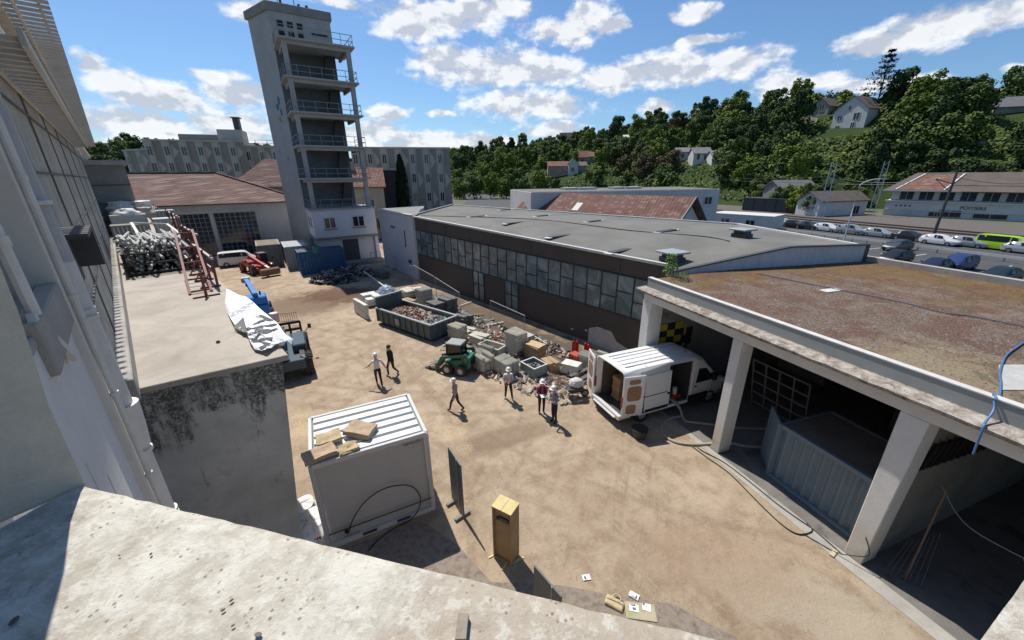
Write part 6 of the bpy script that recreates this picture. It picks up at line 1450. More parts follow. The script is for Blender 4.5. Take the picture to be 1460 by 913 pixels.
# load inside: wooden box, bags
cb=thing('wooden_crate','tall brown wooden crate standing inside the open back of the van','crate',tuple(ctr+vf*.9+vl*.25+np.array([0,0,.56])),rz_from_az(VA))
mb=MB(); mb.bx(-.3,.3,-.25,.25,0,1.1); mb.build('box',M_PLY,cb,bevel=.01); mb=MB()
for z in (.1,.55,1.0): mb.bx(-.32,.32,-.27,.27,z-.04,z+.04)
mb.build('battens',mat('wood_batten',(.40,.26,.15),.8),cb)
t=thing('bagged_insulation','plump brown sack seen through the open side door of the van','sack',tuple(ctr+vf*2.75-vl*.35+np.array([0,0,.56])),rz_from_az(VA)); mb=MB(); mb.ball((0,0,.7),.35,12,8,(.8,.9,1.5)); mb.build('sack',mat('sacking',(.30,.20,.12),.9,var=.3,vs=6),t,smooth=True); mb=MB(); mb.bx(-.3,.3,-.3,.3,0,.35); mb.build('base_box',M_DGREY,t)
t=thing('red_machine','small red and white machine on the van floor by the side door','machine',tuple(ctr+vf*3.15-vl*.65+np.array([0,0,.56])),rz_from_az(VA)); mb=MB(); mb.bx(-.25,.25,-.15,.15,0,.18); mb.build('base',mat('machine_red',(.35,.03,.02),.5),t,bevel=.02); mb=MB(); mb.cyl((0,0,.18),(0,0,.5),.10,12); mb.build('motor',M_WTRIM,t)
# drum beneath the van flank + hoses
P=G(911,622); t=thing('black_bucket','dark rounded tub on the ground beside the van rear wheel','tub',(P[0],P[1],0)); mb=MB(); mb.cyl((0,0,0),(0,0,.34),.26,16,r2=.33); mb.build('tub',M_DGREY,t,smooth=True); mb=MB(); mb.cyl((0,0,.34),(0,0,.38),.34,16); mb.build('rim',M_BLACK,t)
M_HOSE=mat('pale_hose',(.40,.35,.27),.8,var=.2,vs=8)
def gpts(L,z=.05): return [tuple(G(x,y,z)) for x,y in L]
side=ctr+vf*2.9-vl*1.0
rope('thick_hose',[tuple(ctr+vf*2.8-vl*.6+np.array([0,0,.62])),tuple(side-vl*.12+np.array([0,0,.5]))]+gpts([(972,592),(955,597),(944,607),(947,620),(962,630),(985,634),(1010,633),(1030,630),(1060,636),(1085,638)]),.05,M_HOSE,'thick pale hose looping from the van side door to the pillar','hose')
rope('thick_hose',[tuple(ctr+vf*2.95-vl*.6+np.array([0,0,.62])),tuple(side+vf*.1-vl*.1+np.array([0,0,.45]))]+gpts([(975,598),(985,602),(1010,605),(1050,610),(1095,612),(1130,610)]),.045,M_HOSE,'second pale hose running from the van back into the garage','hose')
M_CAB=mat('black_cable',(.015,.015,.015),.5)
rope('black_cable',gpts([(990,632),(1000,642),(1030,658),(1060,680),(1085,700),(1110,720),(1135,738),(1160,755),(1180,772),(1200,790)],.03),.018,M_CAB,'long black cable along the garage kerb, nearest the garage','cable')
rope('black_cable',gpts([(985,635),(1005,650),(1040,675),(1070,705),(1095,730),(1120,752),(1140,762),(1158,757),(1150,745)],.03),.018,M_CAB,'second black cable curling out into the yard from the garage kerb','cable')
rope('grey_cable',[GP(-.3,-.02,.9),GP(-.5,-.06,.5),GP(-.2,-.2,.2),GP(.1,-.3,.05),GP(.8,-.5,.02)],.012,M_CAB,'thin cable drooping down the largest pillar','cable')
mb=MB(); P=G(1188,790); mb.box((P[0],P[1],.03),(.30,.10,.04),rz=.6); tag(mb.build('wood_offcut',mat('pale_wood',(.50,.42,.28),.8)),'short pale wood offcut beside the largest pillar foot','wood')

# ---- blue grey container inside garage
bA=G(1095,678); bB=G(1203,761); bd=(bB-bA); bd/=np.linalg.norm(bd); bn=np.array([-bd[1],bd[0],0]); bn=bn if bn@ge2>0 else -bn
bc=thing('shipping_container','weathered blue-grey corrugated container parked inside the middle garage bay','container',tuple(bA))
def corr_side(m,A,u,n,Ln,z0,z1,dep=.06,pitch=.28):
    N=int(Ln/pitch)*4; vs=[]
    for i in range(N+1):
        s=Ln*i/N; o=(0,dep,dep,0)[i%4]; o=dep if i%4 in(1,2) else 0; p=A+u*s-n*o; vs+=[(p[0],p[1],z0),(p[0],p[1],z1)]
    m.add(vs,[(2*i,2*i+2,2*i+3,2*i+1) for i in range(N)])
Lc=2.95; HC=2.15; mb=MB(); corr_side(mb,bA,bd,-bn,Lc,.15,HC-.1); corr_side(mb,bA+bn*2.3,bd,bn,Lc,.15,HC-.1); mb.build('corrugated_side',M_BCONT,bc,world=True,fix=False)
mb=MB(); o_=bA+bn*.0
def bP(s,o,z): p=bA+bd*s+bn*o; return (p[0],p[1],z)
for z in (.1,HC-.05):
    mb.bar(bP(0,0,z),bP(Lc,0,z),.12,.14); mb.bar(bP(0,2.3,z),bP(Lc,2.3,z),.12,.14); mb.bar(bP(0,0,z),bP(0,2.3,z),.1,.12); mb.bar(bP(Lc,0,z),bP(Lc,2.3,z),.1,.12)
for s in (0,Lc):
    for o in (0,2.3): mb.bar(bP(s,o,.05),bP(s,o,HC),.14,.14)
mb.build('frame',M_BCONT,bc,world=True)
mb=MB(); mb.quad(bP(0,0,HC-.02),bP(Lc,0,HC-.02),bP(Lc,2.3,HC-.02),bP(0,2.3,HC-.02)); mb.build('roof',mat('dusty_brown_roof',(.16,.13,.10),.9,var=.3,vs=1.5),bc,world=True,fix=False)
mb=MB(); mb.quad(bP(Lc-.02,0,.1),bP(Lc-.02,2.3,.1),bP(Lc-.02,2.3,HC),bP(Lc-.02,0,HC)); mb.build('end_wall',M_BCONT,bc,world=True,fix=False)
dA=G(1082,640); dd_=dA-bA; dd_/=np.linalg.norm(dd_); mb=MB(); 
def dP(s,o,z): p=bA+dd_*s+np.array([-dd_[1],dd_[0],0])*o; return (p[0],p[1],z)
mb.hexa([dP(.06,0,.15),dP(1.2,0,.15),dP(1.2,.05,.15),dP(.06,.05,.15)],[dP(.06,0,HC),dP(1.2,0,HC),dP(1.2,.05,HC),dP(.06,.05,HC)]); dr=mb.build('door',M_BCONT,bc,world=True)
mb=MB(); mb.bar(dP(.6,-.04,.2),dP(.6,-.04,HC-.1),.04); mb.bar(dP(.95,-.04,.2),dP(.95,-.04,HC-.1),.04); ob=mb.build('locking_bar',M_GALV,bc,world=True)
mb=MB(); mb.box(dP(.55,-.05,1.15),(.12,.04,.3),rz=math.atan2(dd_[1],dd_[0])); mb.build('handle',M_WTRIM,bc,world=True)
# lattice frame stacked inside middle bay, rack on partition, prop, festoon cable
t=thing('steel_lattice_frame','pale steel lattice frame leaning in the dark middle garage bay','frame',GP(5.2,4.2,0),rz_from_az(-20)); mb=MB()
for y in np.linspace(-1.2,1.2,5): mb.bar((y,0,0),(y,.5,2.4),.06)
for z in np.linspace(.1,1,5): mb.bar((-1.2,.5*z,2.4*z),(1.2,.5*z,2.4*z),.06)
mb.build('bars',mat('dim_frame',(.16,.16,.15),.7),t)
t=thing('wall_rack','dark sloping row of slats hanging on the partition wall in the right garage bay','rack',GP(-.40,3,3)); mb=MB()
for i in range(17): tt=.9+i*.33; z=3.0-.03*i; mb.bar(GP(-.42,tt,z),GP(-.47,tt+.12,z+.75),.09,.08)
mb.bar(GP(-.40,.8,2.98),GP(-.40,6.4,2.6),.06); mb.build('slats',M_BLACK,t,world=True)
mb=MB(); mb.cyl(GP(-1.1,.55,0),GP(-1.0,.75,2.9),.022,8); tag(mb.build('steel_prop',mat('rusty_prop',(.13,.085,.06),.8)),'thin rusty prop standing just inside the right garage bay','prop')
for i in range(7):
    mb=MB(); mb.cyl(GP(-.75-.10*i,.4+.05*i,.05+.03*(i%3)),GP(-.6-.05*i,1.5+.1*i,.45+.06*i),.011,6); tag(mb.build('metal_tube',mat('dim_tube',(.15,.15,.14),.7)),'thin steel tube in the bundle leaning behind the largest pillar','tube','steel tubes behind the pillar')
rope('festoon_cable',[GP(-.5,2.2,2.1),GP(-1.2,1.8,1.7),GP(-2,1.6,1.75),GP(-3,1.2,2.2),GP(-4.6,.8,3.0)],.012,mat('pale_cable',(.35,.34,.32),.6),'thin pale cable sagging across the right garage bay','cable')
P=GP(-2.35,1.5,1.85); mb=MB(); mb.box((0,0,0),(.16,.07,.05)); tag(mb.build('cable_lamp',M_WTRIM,loc=(0,0,0),bevel=.01),'small white lamp housing on the sagging cable in the right bay','lamp').location=P
for (s,t_,w_,d_,h_,lab) in ((2.2,8.5,1.8,1.,1.9,'dark tall cabinet deep inside the middle garage bay'),(7.5,9.5,2.4,1.2,1.2,'dark workbench block deep inside the left garage bay'),(-3.6,8.2,1.5,1.2,1.4,'dark crate pile deep in the right garage bay')):
    tt=thing('storage_cabinet',lab,'cabinet',GP(s,t_,0),rz_from_az(-20)); mb=MB(); mb.bx(-w_/2,w_/2,-d_/2,d_/2,0,h_); mb.build('body',M_CONCD,tt,bevel=.02); mb=MB(); mb.bx(-w_/2+.05,-.02,-d_/2-.02,-d_/2,.08,h_-.08); mb.bx(.02,w_/2-.05,-d_/2-.02,-d_/2,.08,h_-.08); mb.build('doors',M_DGREY,tt)

# ---- white site container (near) with insulation on top
k0=G(443,665,2.95);k1=G(607,617,2.95);k2=G(568,568,2.95)
g0=G(475,786);g1=G(619,746)
cu=(k1-k0); CLn=np.linalg.norm(cu); cu/=CLn; cback=np.array([-cu[1],cu[0],0]); CD=2.35; HC2=2.95
wc=thing('white_container','off-white site container with ribbed roof standing below the window','container',(k0[0],k0[1],0))
def cP(s,o,z): p=np.array([k0[0],k0[1],0])+cu*s+cback*o; return (p[0],p[1],z)
mb=MB(); mb.prism([cP(.06,.06,0)[:2],cP(CLn-.06,.06,0)[:2],cP(CLn-.06,CD-.06,0)[:2],cP(.06,CD-.06,0)[:2]],.12,HC2-.05); mb.build('wall_panel',mat('cabin_side',(.44,.42,.40),.6,var=.05,vs=1.5,dirt=((.33,.30,.27),1.2,.66)),wc,world=True)
mb=MB()
for s in (0,CLn):
    for o in (0,CD): mb.bar(cP(s,o,0),cP(s,o,HC2),.11,.11)
for z in (.07,HC2-.03):
    mb.bar(cP(0,0,z),cP(CLn,0,z),.1,.14); mb.bar(cP(0,CD,z),cP(CLn,CD,z),.1,.14); mb.bar(cP(0,0,z),cP(0,CD,z),.1,.14); mb.bar(cP(CLn,0,z),cP(CLn,CD,z),.1,.14)
mb.build('frame',M_WCONT,wc,world=True,bevel=.008)
mb=MB(); mb.prism([cP(.05,.05,0)[:2],cP(CLn-.05,.05,0)[:2],cP(CLn-.05,CD-.05,0)[:2],cP(.05,CD-.05,0)[:2]],HC2-.06,HC2-.03); mb.build('roof_sheet',mat('roof_gutter_grey',(.20,.21,.215),.7),wc,world=True)
mb=MB()
M_ROOFW=mat('ribbed_roof_white',(.66,.67,.66),.5,var=.08,vs=2,dirt=((.42,.40,.36),1.4,.62))
for i in range(6):
    o=.10+i*.375; mb.hexa([cP(.1,o,HC2-.03),cP(CLn-.1,o,HC2-.03),cP(CLn-.1,o+.30,HC2-.03),cP(.1,o+.30,HC2-.03)],[cP(.1,o+.03,HC2+.03),cP(CLn-.1,o+.03,HC2+.03),cP(CLn-.1,o+.27,HC2+.03),cP(.1,o+.27,HC2+.03)])
mb.build('roof_ribs',M_ROOFW,wc,world=True)
mb=MB(); mb.bar(cP(.05,-.065,.55),cP(CLn-.05,-.065,.55),.02,.03); mb.bar(cP(.9,-.06,.12),cP(1.3,-.06,.12),.05,.06); mb.bar(cP(1.9,-.06,.12),cP(2.3,-.06,.12),.05,.06); mb.build('floor_trim',M_DGREY,wc,world=True)
M=frameM(tuple(np.array(cP(CLn-.42,-.062,HC2-.17))-np.array(wc.location)),tuple(cu),(0,0,1)); text_mesh('NEWLOC',.125,'lettering',M_BLACK,wc,M)
M=frameM(tuple(np.array(cP(.62,-.062,.28))-np.array(wc.location)),tuple(cu),(0,0,1)); text_mesh('NEWLOC',.10,'lettering',M_BLACK,wc,M)
mb=MB(); mb.cyl(cP(2.65,-.06,HC2-.35),cP(2.65,-.085,HC2-.35),.035,8); mb.build('vent_plug',M_GALV,wc,world=True)
rope('black_cable',[cP(.55,-.12,.45),cP(.75,-.11,.9),cP(1.15,-.11,1.35),cP(1.7,-.11,1.55),cP(2.3,-.11,1.4),cP(2.6,-.11,1.0),cP(2.62,-.11,.5),cP(2.3,-.15,.1),cP(1.7,-.2,.04),cP(1.3,-.35,.03),cP(.95,-.6,.03)],.017,M_CAB,'black cable arching across the side of the white container','cable')
mb=MB(); mb.box((0,0,0),(.10,.06,.14)); ob=tag(mb.build('power_socket',M_BLACK,bevel=.01),'black power plug hanging on the white container side','plug'); ob.location=cP(.50,-.10,.5)
# insulation batts
def batt_extra(k,P,col,b):
    n=k.noise(P,5,6,.7); return k.ramp(n,[(.3,(.33,.24,.13)),(.55,(.47,.37,.22)),(.7,(.55,.46,.30))])
M_BATT=mat('mineral_wool',(.45,.35,.2),.95,extra=batt_extra,bump=.8,bs=25)
M_BATT2=mat('paper_faced_wool',(.45,.33,.22),.9,c2=(.33,.22,.14),vs=5,bump=.4,bs=20)
def batt(px,z,L_,W_,H_,rz,lab,m,tilt=(0,0),ragged=.02,seed=0):
    P=G(*px,z); bm=bmesh.new(); bmesh.ops.create_cube(bm,size=1); bmesh.ops.subdivide_edges(bm,edges=bm.edges,cuts=5,use_grid_fill=True)
    for v in bm.verts:
        p=v.co; nz=Vector((mnoise.noise((p.x*3+seed,p.y*3,p.z*3)),mnoise.noise((p.x*3,p.y*3+seed,p.z*3+5)),mnoise.noise((p.x*3,p.y*3,p.z*3+seed+9))))
        v.co=Vector((p.x*L_,p.y*W_,p.z*H_+H_/2+.07*L_*(p.x*p.x-.08)*((seed%3)-1)))+nz*ragged
    me=bpy.data.meshes.new('insulation_batt'); bm.to_mesh(me); bm.free(); me.materials.append(m); ob=bpy.data.objects.new('insulation_batt',me); COL.objects.link(ob); ob.location=P; ob.rotation_euler=(tilt[0],tilt[1],rz)
    return tag(ob,lab,'insulation','insulation batts on the white container')
batt((514,616),HC2+.09,.78,.55,.16,R(-10),'flat brown insulation batt, the rightmost of those on the white container',M_BATT2,(0,R(6)),.03,1)
batt((469,627),HC2+.08,.62,.5,.12,R(30),'yellowish insulation batt at the back left of the white container roof',M_BATT,(0,0),.03,2)
batt((456,650),HC2+.09,.80,.45,.12,R(38),'long brown insulation batt overhanging the near left corner of the white container',M_BATT2,(R(4),0),.03,4)
batt((497,641),HC2+.04,.5,.35,.08,R(35),'torn crumbling scrap of mineral wool between the batts on the white container',M_BATT,(0,0),.07,8)
# debris around white container: big bags
def bag(name,P,r,h,m,lab,seed,sc=(1,1)):
    mb=MB(); N=20; K=12; 
    for j in range(K+1):
        f=j/K; rr_=r*(1.0-.25*f**2+.12*math.sin(f*9+seed)) if j<K else .02
        for i in range(N):
            a=2*math.pi*i/N; q=1+.22*mnoise.noise((cos(a)*2+seed,sin(a)*2,f*3)); mb.v.append((rr_*q*cos(a)*sc[0],rr_*q*sin(a)*sc[1],h*f+.06*mnoise.noise((a*2,f*5,seed))))
    for j in range(K):
        for i in range(N): mb.f.append((j*N+i,j*N+(i+1)%N,(j+1)*N+(i+1)%N,(j+1)*N+i)); mb.m.append(0)
    t=thing(name,lab,'bag',P); mb.build('bag',m,t); return t
def bagx(k,P,col,b):
    n=k.noise(P,4,5,.6,.8); return k.ramp(n,[(.4,(.62,.60,.585)),(.6,(.80,.79,.77))])
M_BAG=mat('woven_white_bag',(.7,.7,.68),.7,extra=bagx,bump=.8,bs=7)
P=G(440,752,.5); tt=bag('rubble_bag',(P[0],P[1],0),.62,.75,M_BAG,'crumpled white big bag between the mould-stained wall and the white container',2,(1,1.2))
mb=MB(); mb.bx(-.1,.1,-.02,.0,-.03,.03); 
for i in range(4): mb.box((.35+.07*i,-.45,.5+.04*i),(.05,.03,.08),rz=i)
mb.build('red_print',mat('print_red',(.5,.03,.05),.7),tt)
P=G(432,722,.3); bag('rubble_bag',(P[0],P[1],0),.40,.45,M_BAG,'smaller white bag behind the crumpled big bag',5)
# dark sign boards
M_SIGN=mat('board_grey',(.10,.115,.125),.5,var=.15,vs=2)
def signboard(p0,p1,h,lab,name='display_board'):
    p0=np.array(p0);p1=np.array(p1); t=thing(name,lab,'board',tuple((p0+p1)/2),group='dark boards standing in the yard'); u=p1-p0; mb=MB(); a=math.atan2(u[1],u[0]); Lq=np.linalg.norm(u)
    mb.box((0,0,h/2+.08),(Lq,.04,h),rz=a); mb.build('panel',M_SIGN,t,bevel=.005); mb=MB(); mb.box((Lq*.18*cos(a)-.024*sin(a)*-1,Lq*.18*sin(a)-.024*cos(a),h/2+.08),(.025,.012,h),rz=a); mb.build('seam',M_GALV,t)
    for s in (-.35,.35):
        mb=MB(); mb.box((s*Lq*cos(a),s*Lq*sin(a),.05),(.09,.55,.09),rz=a+R(10)); mb.build('foot',M_CONCD,t)
    return t
sgA=G(645,712);sgB=G(660,742); 
def hpt(base,topx): P=G(*base); d=ray(*topx); t_=np.hypot(P[0],P[1])/np.hypot(d[0],d[1]); return float((_C+d*t_)[2])
hs_=hpt((660,740),(664,661)); signboard(sgA*np.array([1,1,0]),sgB*np.array([1,1,0])+np.array([.05,0,0]),hs_-.08,'tall dark grey board on a metal foot, right of the white container')
s2=G(765,905)
tp=ray(762,806); 
Ps2=_C+tp*((2.0-CZ)/tp[2]); pe=_C+ray(801,851)*((2.0-CZ)/ray(801,851)[2]); signboard((Ps2[0],Ps2[1],0),(pe[0],pe[1],0),1.92,'second dark board, only its upper corner visible above the sill')
# wooden box column
wt_=thing('wooden_box_column','tall narrow open-backed wooden box standing on battens in the yard','box',tuple(G(722,793)*np.array([1,1,0])),R(-31))
M_WOOD=mat('yellow_wood',(.36,.24,.12),.7,var=.3,vs=3,bump=.2,bs=12); M_WOODT=mat('pale_yellow_wood',(.62,.50,.22),.7,var=.2,vs=5)
hw=hpt((738,790),(738,724)); hw=1.86
mb=MB(); mb.bx(-.26,.26,.19,.22,.03,hw); mb.bx(-.29,-.26,-.22,.22,.03,hw); mb.bx(.26,.29,-.22,.22,.03,hw); mb.bx(-.26,.26,-.20,.19,.03,.06); mb.bx(-.26,.26,-.12,-.10,.06,hw-.02); mb.build('case',M_WOOD,wt_,bevel=.004)
mb=MB(); mb.bx(-.30,.30,-.23,.23,hw,hw+.03); mb.bx(-.05,.0,-.235,.235,hw+.03,hw+.04); mb.build('top_board',M_WOODT,wt_)
mb=MB(); mb.bx(-.12,.18,-.17,-.12,hw-.42,hw-.30); mb.bx(-.18,-.12,-.2,-.12,hw-.40,hw-.34); mb.build('fitting',M_DGREY,wt_)
mb=MB(); mb.box((-.32,-.18,.015),(.30,.05,.03),rz=R(60)); mb.box((.35,.05,.015),(.35,.05,.03),rz=R(60)); mb.box((.12,-.30,.015),(.05,.25,.03)); mb.build('batten',M_WOODT,wt_)
# straw bag, papers, cardboard
P=G(876,862); t=thing('straw_bag','straw coloured flat bag with round handle lying near the sill edge','bag',(P[0],P[1],.02),R(-30)); M_STRAW=mat('straw',(.58,.45,.26),.9,var=.3,vs=12,bump=.6,bs=50)
mb=MB(); mb.hexa([(-.24,-.14,0),(.24,-.14,0),(.24,.12,0),(-.24,.12,0)],[(-.20,-.12,.09),(.20,-.10,.07),(.21,.10,.07),(-.22,.11,.10)]); mb.build('pouch',M_STRAW,t,bevel=.03,seg=3)
mb=MB(); mb.tube([(.10*cos(a)+.02,.12+.10*sin(a),.06) for a in np.linspace(-.3,3.4,12)],.018,6); mb.build('handle',M_STRAW,t,smooth=True); mb=MB(); mb.tube([(-.2,-.02,.10),(0,.01,.10),(.2,.02,.08)],.006,5); mb.build('zip',M_BLACK,t)
M_PAPER=mat('paper',(.80,.81,.83),.8); M_INK=mat('ink',(.12,.13,.16),.8)
def paper(px,w_,h_,rz,lab,inks):
    P=G(*px,.035); t=thing('paper_sheet',lab,'paper',tuple(P),rz,group='loose papers on the ground'); mb=MB(); N=4
    for i in range(N+1):
        for j in range(N+1): x=w_*(i/N-.5);y=h_*(j/N-.5); mb.v.append((x,y,.015*mnoise.noise((x*9,y*9,px[0]))))
    for i in range(N):
        for j in range(N): a=i*(N+1)+j; mb.f.append((a,a+N+1,a+N+2,a+1)); mb.m.append(0)
    mb.build('sheet',M_PAPER,t); mb=MB()
    for (x,y,a,b) in inks: mb.bx(x-a/2,x+a/2,y-b/2,y+b/2,.012,.014)
    mb.build('print',M_INK,t)
paper((836,823),.21,.15,R(8),'single white paper lying alone on the tan ground',((-.04,-.01,.05,.08),))
paper((904,849),.24,.15,R(-35),'white paper tilted above the cardboard sheet',((.06,-.02,.03,.09),(.0,-.05,.1,.015)))
paper((904,867),.22,.17,R(-10),'white paper on the left half of the cardboard sheet',((-.02,.06,.12,.02),(.0,-.02,.08,.05)))
paper((922,866),.20,.17,R(-15),'white paper on the right half of the cardboard sheet',((-.07,.06,.05,.03),))
P=G(913,872,.015); t=thing('cardboard_sheet','flat cardboard sheet with green patches under the papers','cardboard',tuple(P),R(-8)); mb=MB(); mb.bx(-.36,.36,-.20,.20,0,.012); mb.build('sheet',mat('cardboard',(.42,.36,.24),.9,c2=(.25,.30,.12),vs=5),t)

# ---- telehandlers
def telehandler(label,P,az,colr,scale=1.,boomup=0.,cm=None,bucket=False,name='telehandler',dark=False):
    m=mat('machine_paint_%d'%int(colr[2]*1000+colr[0]*77),colr,.42,var=.15,vs=2,dirt=((colr[0]*.5+.05,colr[1]*.5+.04,colr[2]*.5+.03),3,.62))
    t=thing(name,label,'telehandler',P,rz_from_az(az)); t.scale=(scale,)*3
    mb=MB(); mb.bx(-2.2,2.1,-.55,.55,.55,1.1); mb.bx(-2.3,-1.4,-.95,.95,.6,1.15); mb.bx(1.7,2.2,-.8,.8,.5,.85); mb.build('chassis',m,t,bevel=.04)
    mb=MB(); mb.bx(-1.1,1.0,-1.15,-.45,.8,1.55); mb.build('engine_cover',m,t,bevel=.06)
    mb=MB(); mb.bx(-.5,.9,.25,1.1,.85,1.3); mb.build('cab_base',m,t,bevel=.03)
    mb=MB()
    for x,y in ((-.45,.3),(-.45,1.05),(.85,.3),(.85,1.05)): mb.bar((x,y,1.25),(x*.8+(.1 if x>0 else 0)-.05,y,2.25),.07)
    mb.bx(-.5,.75,.25,1.1,2.25,2.33)
    for z in (1.9,): mb.bar((-.45,1.07,z),(.8,1.07,z),.03)
    cabf=mb.build('cab_frame',M_DGREY if not cm else cm,t)
    mb=MB(); mb.hexa([(-.44,.31,1.3),(.84,.31,1.3),(.84,1.04,1.3),(-.44,1.04,1.3)],[(-.38,.31,2.2),(.70,.31,2.2),(.70,1.04,2.2),(-.38,1.04,2.2)]); mb.build('cab_glass',M_GLASS,t)
    a=Vector((-1.9,0,1.75)); b=Vector((2.5,0,1.15+boomup)); c=a+(b-a)*1.22
    mb=MB(); mb.bar(a,b,.34,.40); mb.build('boom',m,t,bevel=.02); mb=MB(); mb.bar(b-(b-a)*.05,c,.24,.28); mb.build('boom_extension',M_GALV if not dark else m,t)
    mb=MB(); mb.cyl((-1.0,0,.95),tuple(a+(b-a)*.45-Vector((0,0,.18))),.07,8); mb.cyl((-1.9,.25,1.5),(-1.9,-.25,1.5),.12,10); mb.build('lift_ram',M_DGREY,t)
    if bucket:
        mb=MB(); q=c; mb.cyl((q.x+.1,-1.0,q.z-.35),(q.x+.1,1.0,q.z-.35),.42,14); mb.build('bucket',mat('rusty_bucket',(.23,.13,.07),.85,var=.4,vs=5),t,smooth=True)
    else:
        q=c; mb=MB(); 
        for z in (q.z-.7,q.z-.1,q.z+.35): mb.bar((q.x,-1.0,z),(q.x,1.0,z),.14,.16)
        for y in (-1.,-.4,.4,1.): mb.bar((q.x,y,q.z-.7),(q.x,y,q.z+.4),.12)
        mb.build('fork_carriage',M_BLACK,t); 
        for y in (-.4,.4): mb=MB(); mb.bx(q.x+.04,q.x+1.1,y-.06,y+.06,q.z-.58,q.z-.53); mb.build('fork',M_BLACK,t)
    for x in (-1.55,1.5):
        for s in (-1,1): wheel(t,x,s*1.08,.60,.42,rim=M_DGREY if dark else m,tread=True,tm=M_RUBD)
    for s in (-1,1): mb=MB(); mb.bar((.9,s*1.0,1.3),(1.2,s*1.45,1.7),.03); mb.box((1.22,s*1.48,1.72),(.06,.18,.26)); mb.build('mirror',M_BLACK,t)
    for s in (-1,1):
        for x in (-1.55,1.5): mb=MB(); mb.hexa([(x-.62,s*.75,1.12),(x+.62,s*.75,1.12),(x+.62,s*.98,1.16),(x-.62,s*.98,1.16)],[(x-.4,s*.75,1.28),(x+.4,s*.75,1.28),(x+.4,s*.98,1.26),(x-.4,s*.98,1.26)]); mb.build('mudguard',m if not dark else M_BLACK,t)
    return t
WR=G(441,531); thaz=-30.; tf=np.array([sin(R(thaz)),cos(R(thaz)),0]); trr=np.array([cos(R(thaz)),-sin(R(thaz)),0])
P=WR+tf*1.55-trr*1.0
telehandler('grey-blue telehandler with black fork carriage, parked beside the terrace',(P[0],P[1],0),thaz,(.035,.065,.095),1.0,0.,dark=True)
P=G(372,452)*np.array([1,1,0]); 
bl=thing('boom_lift','bright blue folded boom machine behind the white tarpaulin','boom lift',(P[0],P[1],0),rz_from_az(-35)); M_BB=mat('bright_blue',(.02,.19,.55),.45,var=.15,vs=3)
mb=MB(); mb.bx(-1.5,1.2,-.7,.7,.5,1.3); mb.build('chassis',M_BB,bl,bevel=.05); mb=MB(); mb.bx(-1.4,-.1,-.65,.65,1.3,1.9); mb.build('engine_hood',M_BB,bl,bevel=.08)
mb=MB(); mb.bar((-1.2,.0,2.0),(3.2,.35,2.25),.32,.36); mb.build('boom',M_BB,bl,bevel=.02); mb=MB(); mb.bx(3.1,3.5,.1,.7,2.1,2.5); mb.build('boom_head',M_WHST,bl,bevel=.03)
mb=MB(); mb.cyl((-.6,-.3,1.9),(-.6,-.3,2.15),.06,8); mb.cyl((.6,.4,2.35),(.6,.4,2.55),.06,8); mb.build('beacon',M_BLACK,bl)
for x in (-1.,.9):
    for s in (-1,1): wheel(bl,x,s*.75,.45,.3,rim=M_WHST)
P=G(484-16,0+448)*np.array([1,1,0]); 
P=G(391,452,.6); wb=thing('white_canister','small white canister with mesh basket beyond the fork carriage','canister',(P[0],P[1],0),.3); mb=MB(); mb.cyl((0,0,.2),(0,0,.9),.28,14); mb.build('tank',M_WHST,wb,smooth=True); mb=MB()
for i in range(9): mb.bar((.4+.14*i,-.4,.3),(.4+.14*i,-.4,.9),.02)
mb.bar((.4,-.4,.9),(1.6,-.4,.9),.03); mb.bar((.4,-.4,.3),(1.6,-.4,.3),.03); mb.build('basket',M_REDS,wb)
P=G(366,391)*np.array([1,1,0]); telehandler('red telehandler with folded boom and rusty bucket near the workshop windows',(P[0]-.4,P[1]+1.0,0),128,(.36,.03,.03),.92,-.1,cm=M_DGREY,bucket=True)
P=G(338,379)*np.array([1,1,0]); car('small white van parked in front of the gridded workshop windows',(P[0],P[1]+.4,.01),rz_from_az(57),(.68,.68,.67),'mini',L=3.9,Hh=1.7,Wd=.86,name='small_van',group=None)['category']='van'
# skid steer (green)
sk=thing('skid_steer_loader','small green skid steer loader with pallet forks among the stone stacks','loader',tuple(G(651,532)*np.array([1,1,0])+np.array([0,.35,0])),rz_from_az(-72)); M_GRN=mat('loader_green',(.02,.15,.09),.45,var=.15,vs=3,dirt=((.10,.12,.08),4,.63))
sk.scale=(.86,.86,.9)
mb=MB(); mb.hexa([(-1.0,-.5,.35),(.7,-.5,.30),(.7,.5,.30),(-1.0,.5,.35)],[(-1.05,-.5,1.05),(.55,-.5,.75),(.55,.5,.75),(-1.05,.5,1.05)]); mb.build('body',M_GRN,sk,bevel=.04)
mb=MB(); mb.bx(-1.12,-.55,-.5,.5,.45,1.15); mb.build('engine_door',M_GRN,sk,bevel=.05); mb=MB(); mb.bx(-1.14,-1.12,-.3,.3,.6,.95); mb.build('grille',M_BLACK,sk)
mb=MB()
for x,y in ((-.55,-.4),(-.55,.4),(.5,-.4),(.5,.4)): mb.bar((x,y,.9),(x*.85,y,1.85),.07)
mb.build('cab_frame',M_BLACK,sk); mb=MB(); mb.bx(-.55,.5,-.46,.46,1.83,1.92); mb.build('cab_roof',mat('roof_greyish',(.28,.29,.28),.6),sk,bevel=.03)
mb=MB(); mb.bx(-.5,.42,-.40,.40,1.0,1.82); mb.build('cab_glass',M_GLASSD,sk)
for s in (-1,1):
    mb=MB(); mb.bar((-.95,s*.58,1.35),(.75,s*.58,1.0),.09,.16); mb.bar((.75,s*.58,1.0),(1.15,s*.58,.35),.09,.14); mb.bar((-.95,s*.58,1.35),(-.9,s*.58,.9),.09,.2); mb.build('lift_arm',M_GRN,sk)
    for x in (-.55,.38): wheel(sk,x,s*.66,.30,.24,rim=M_WHST,tread=True,tm=M_RUBD)
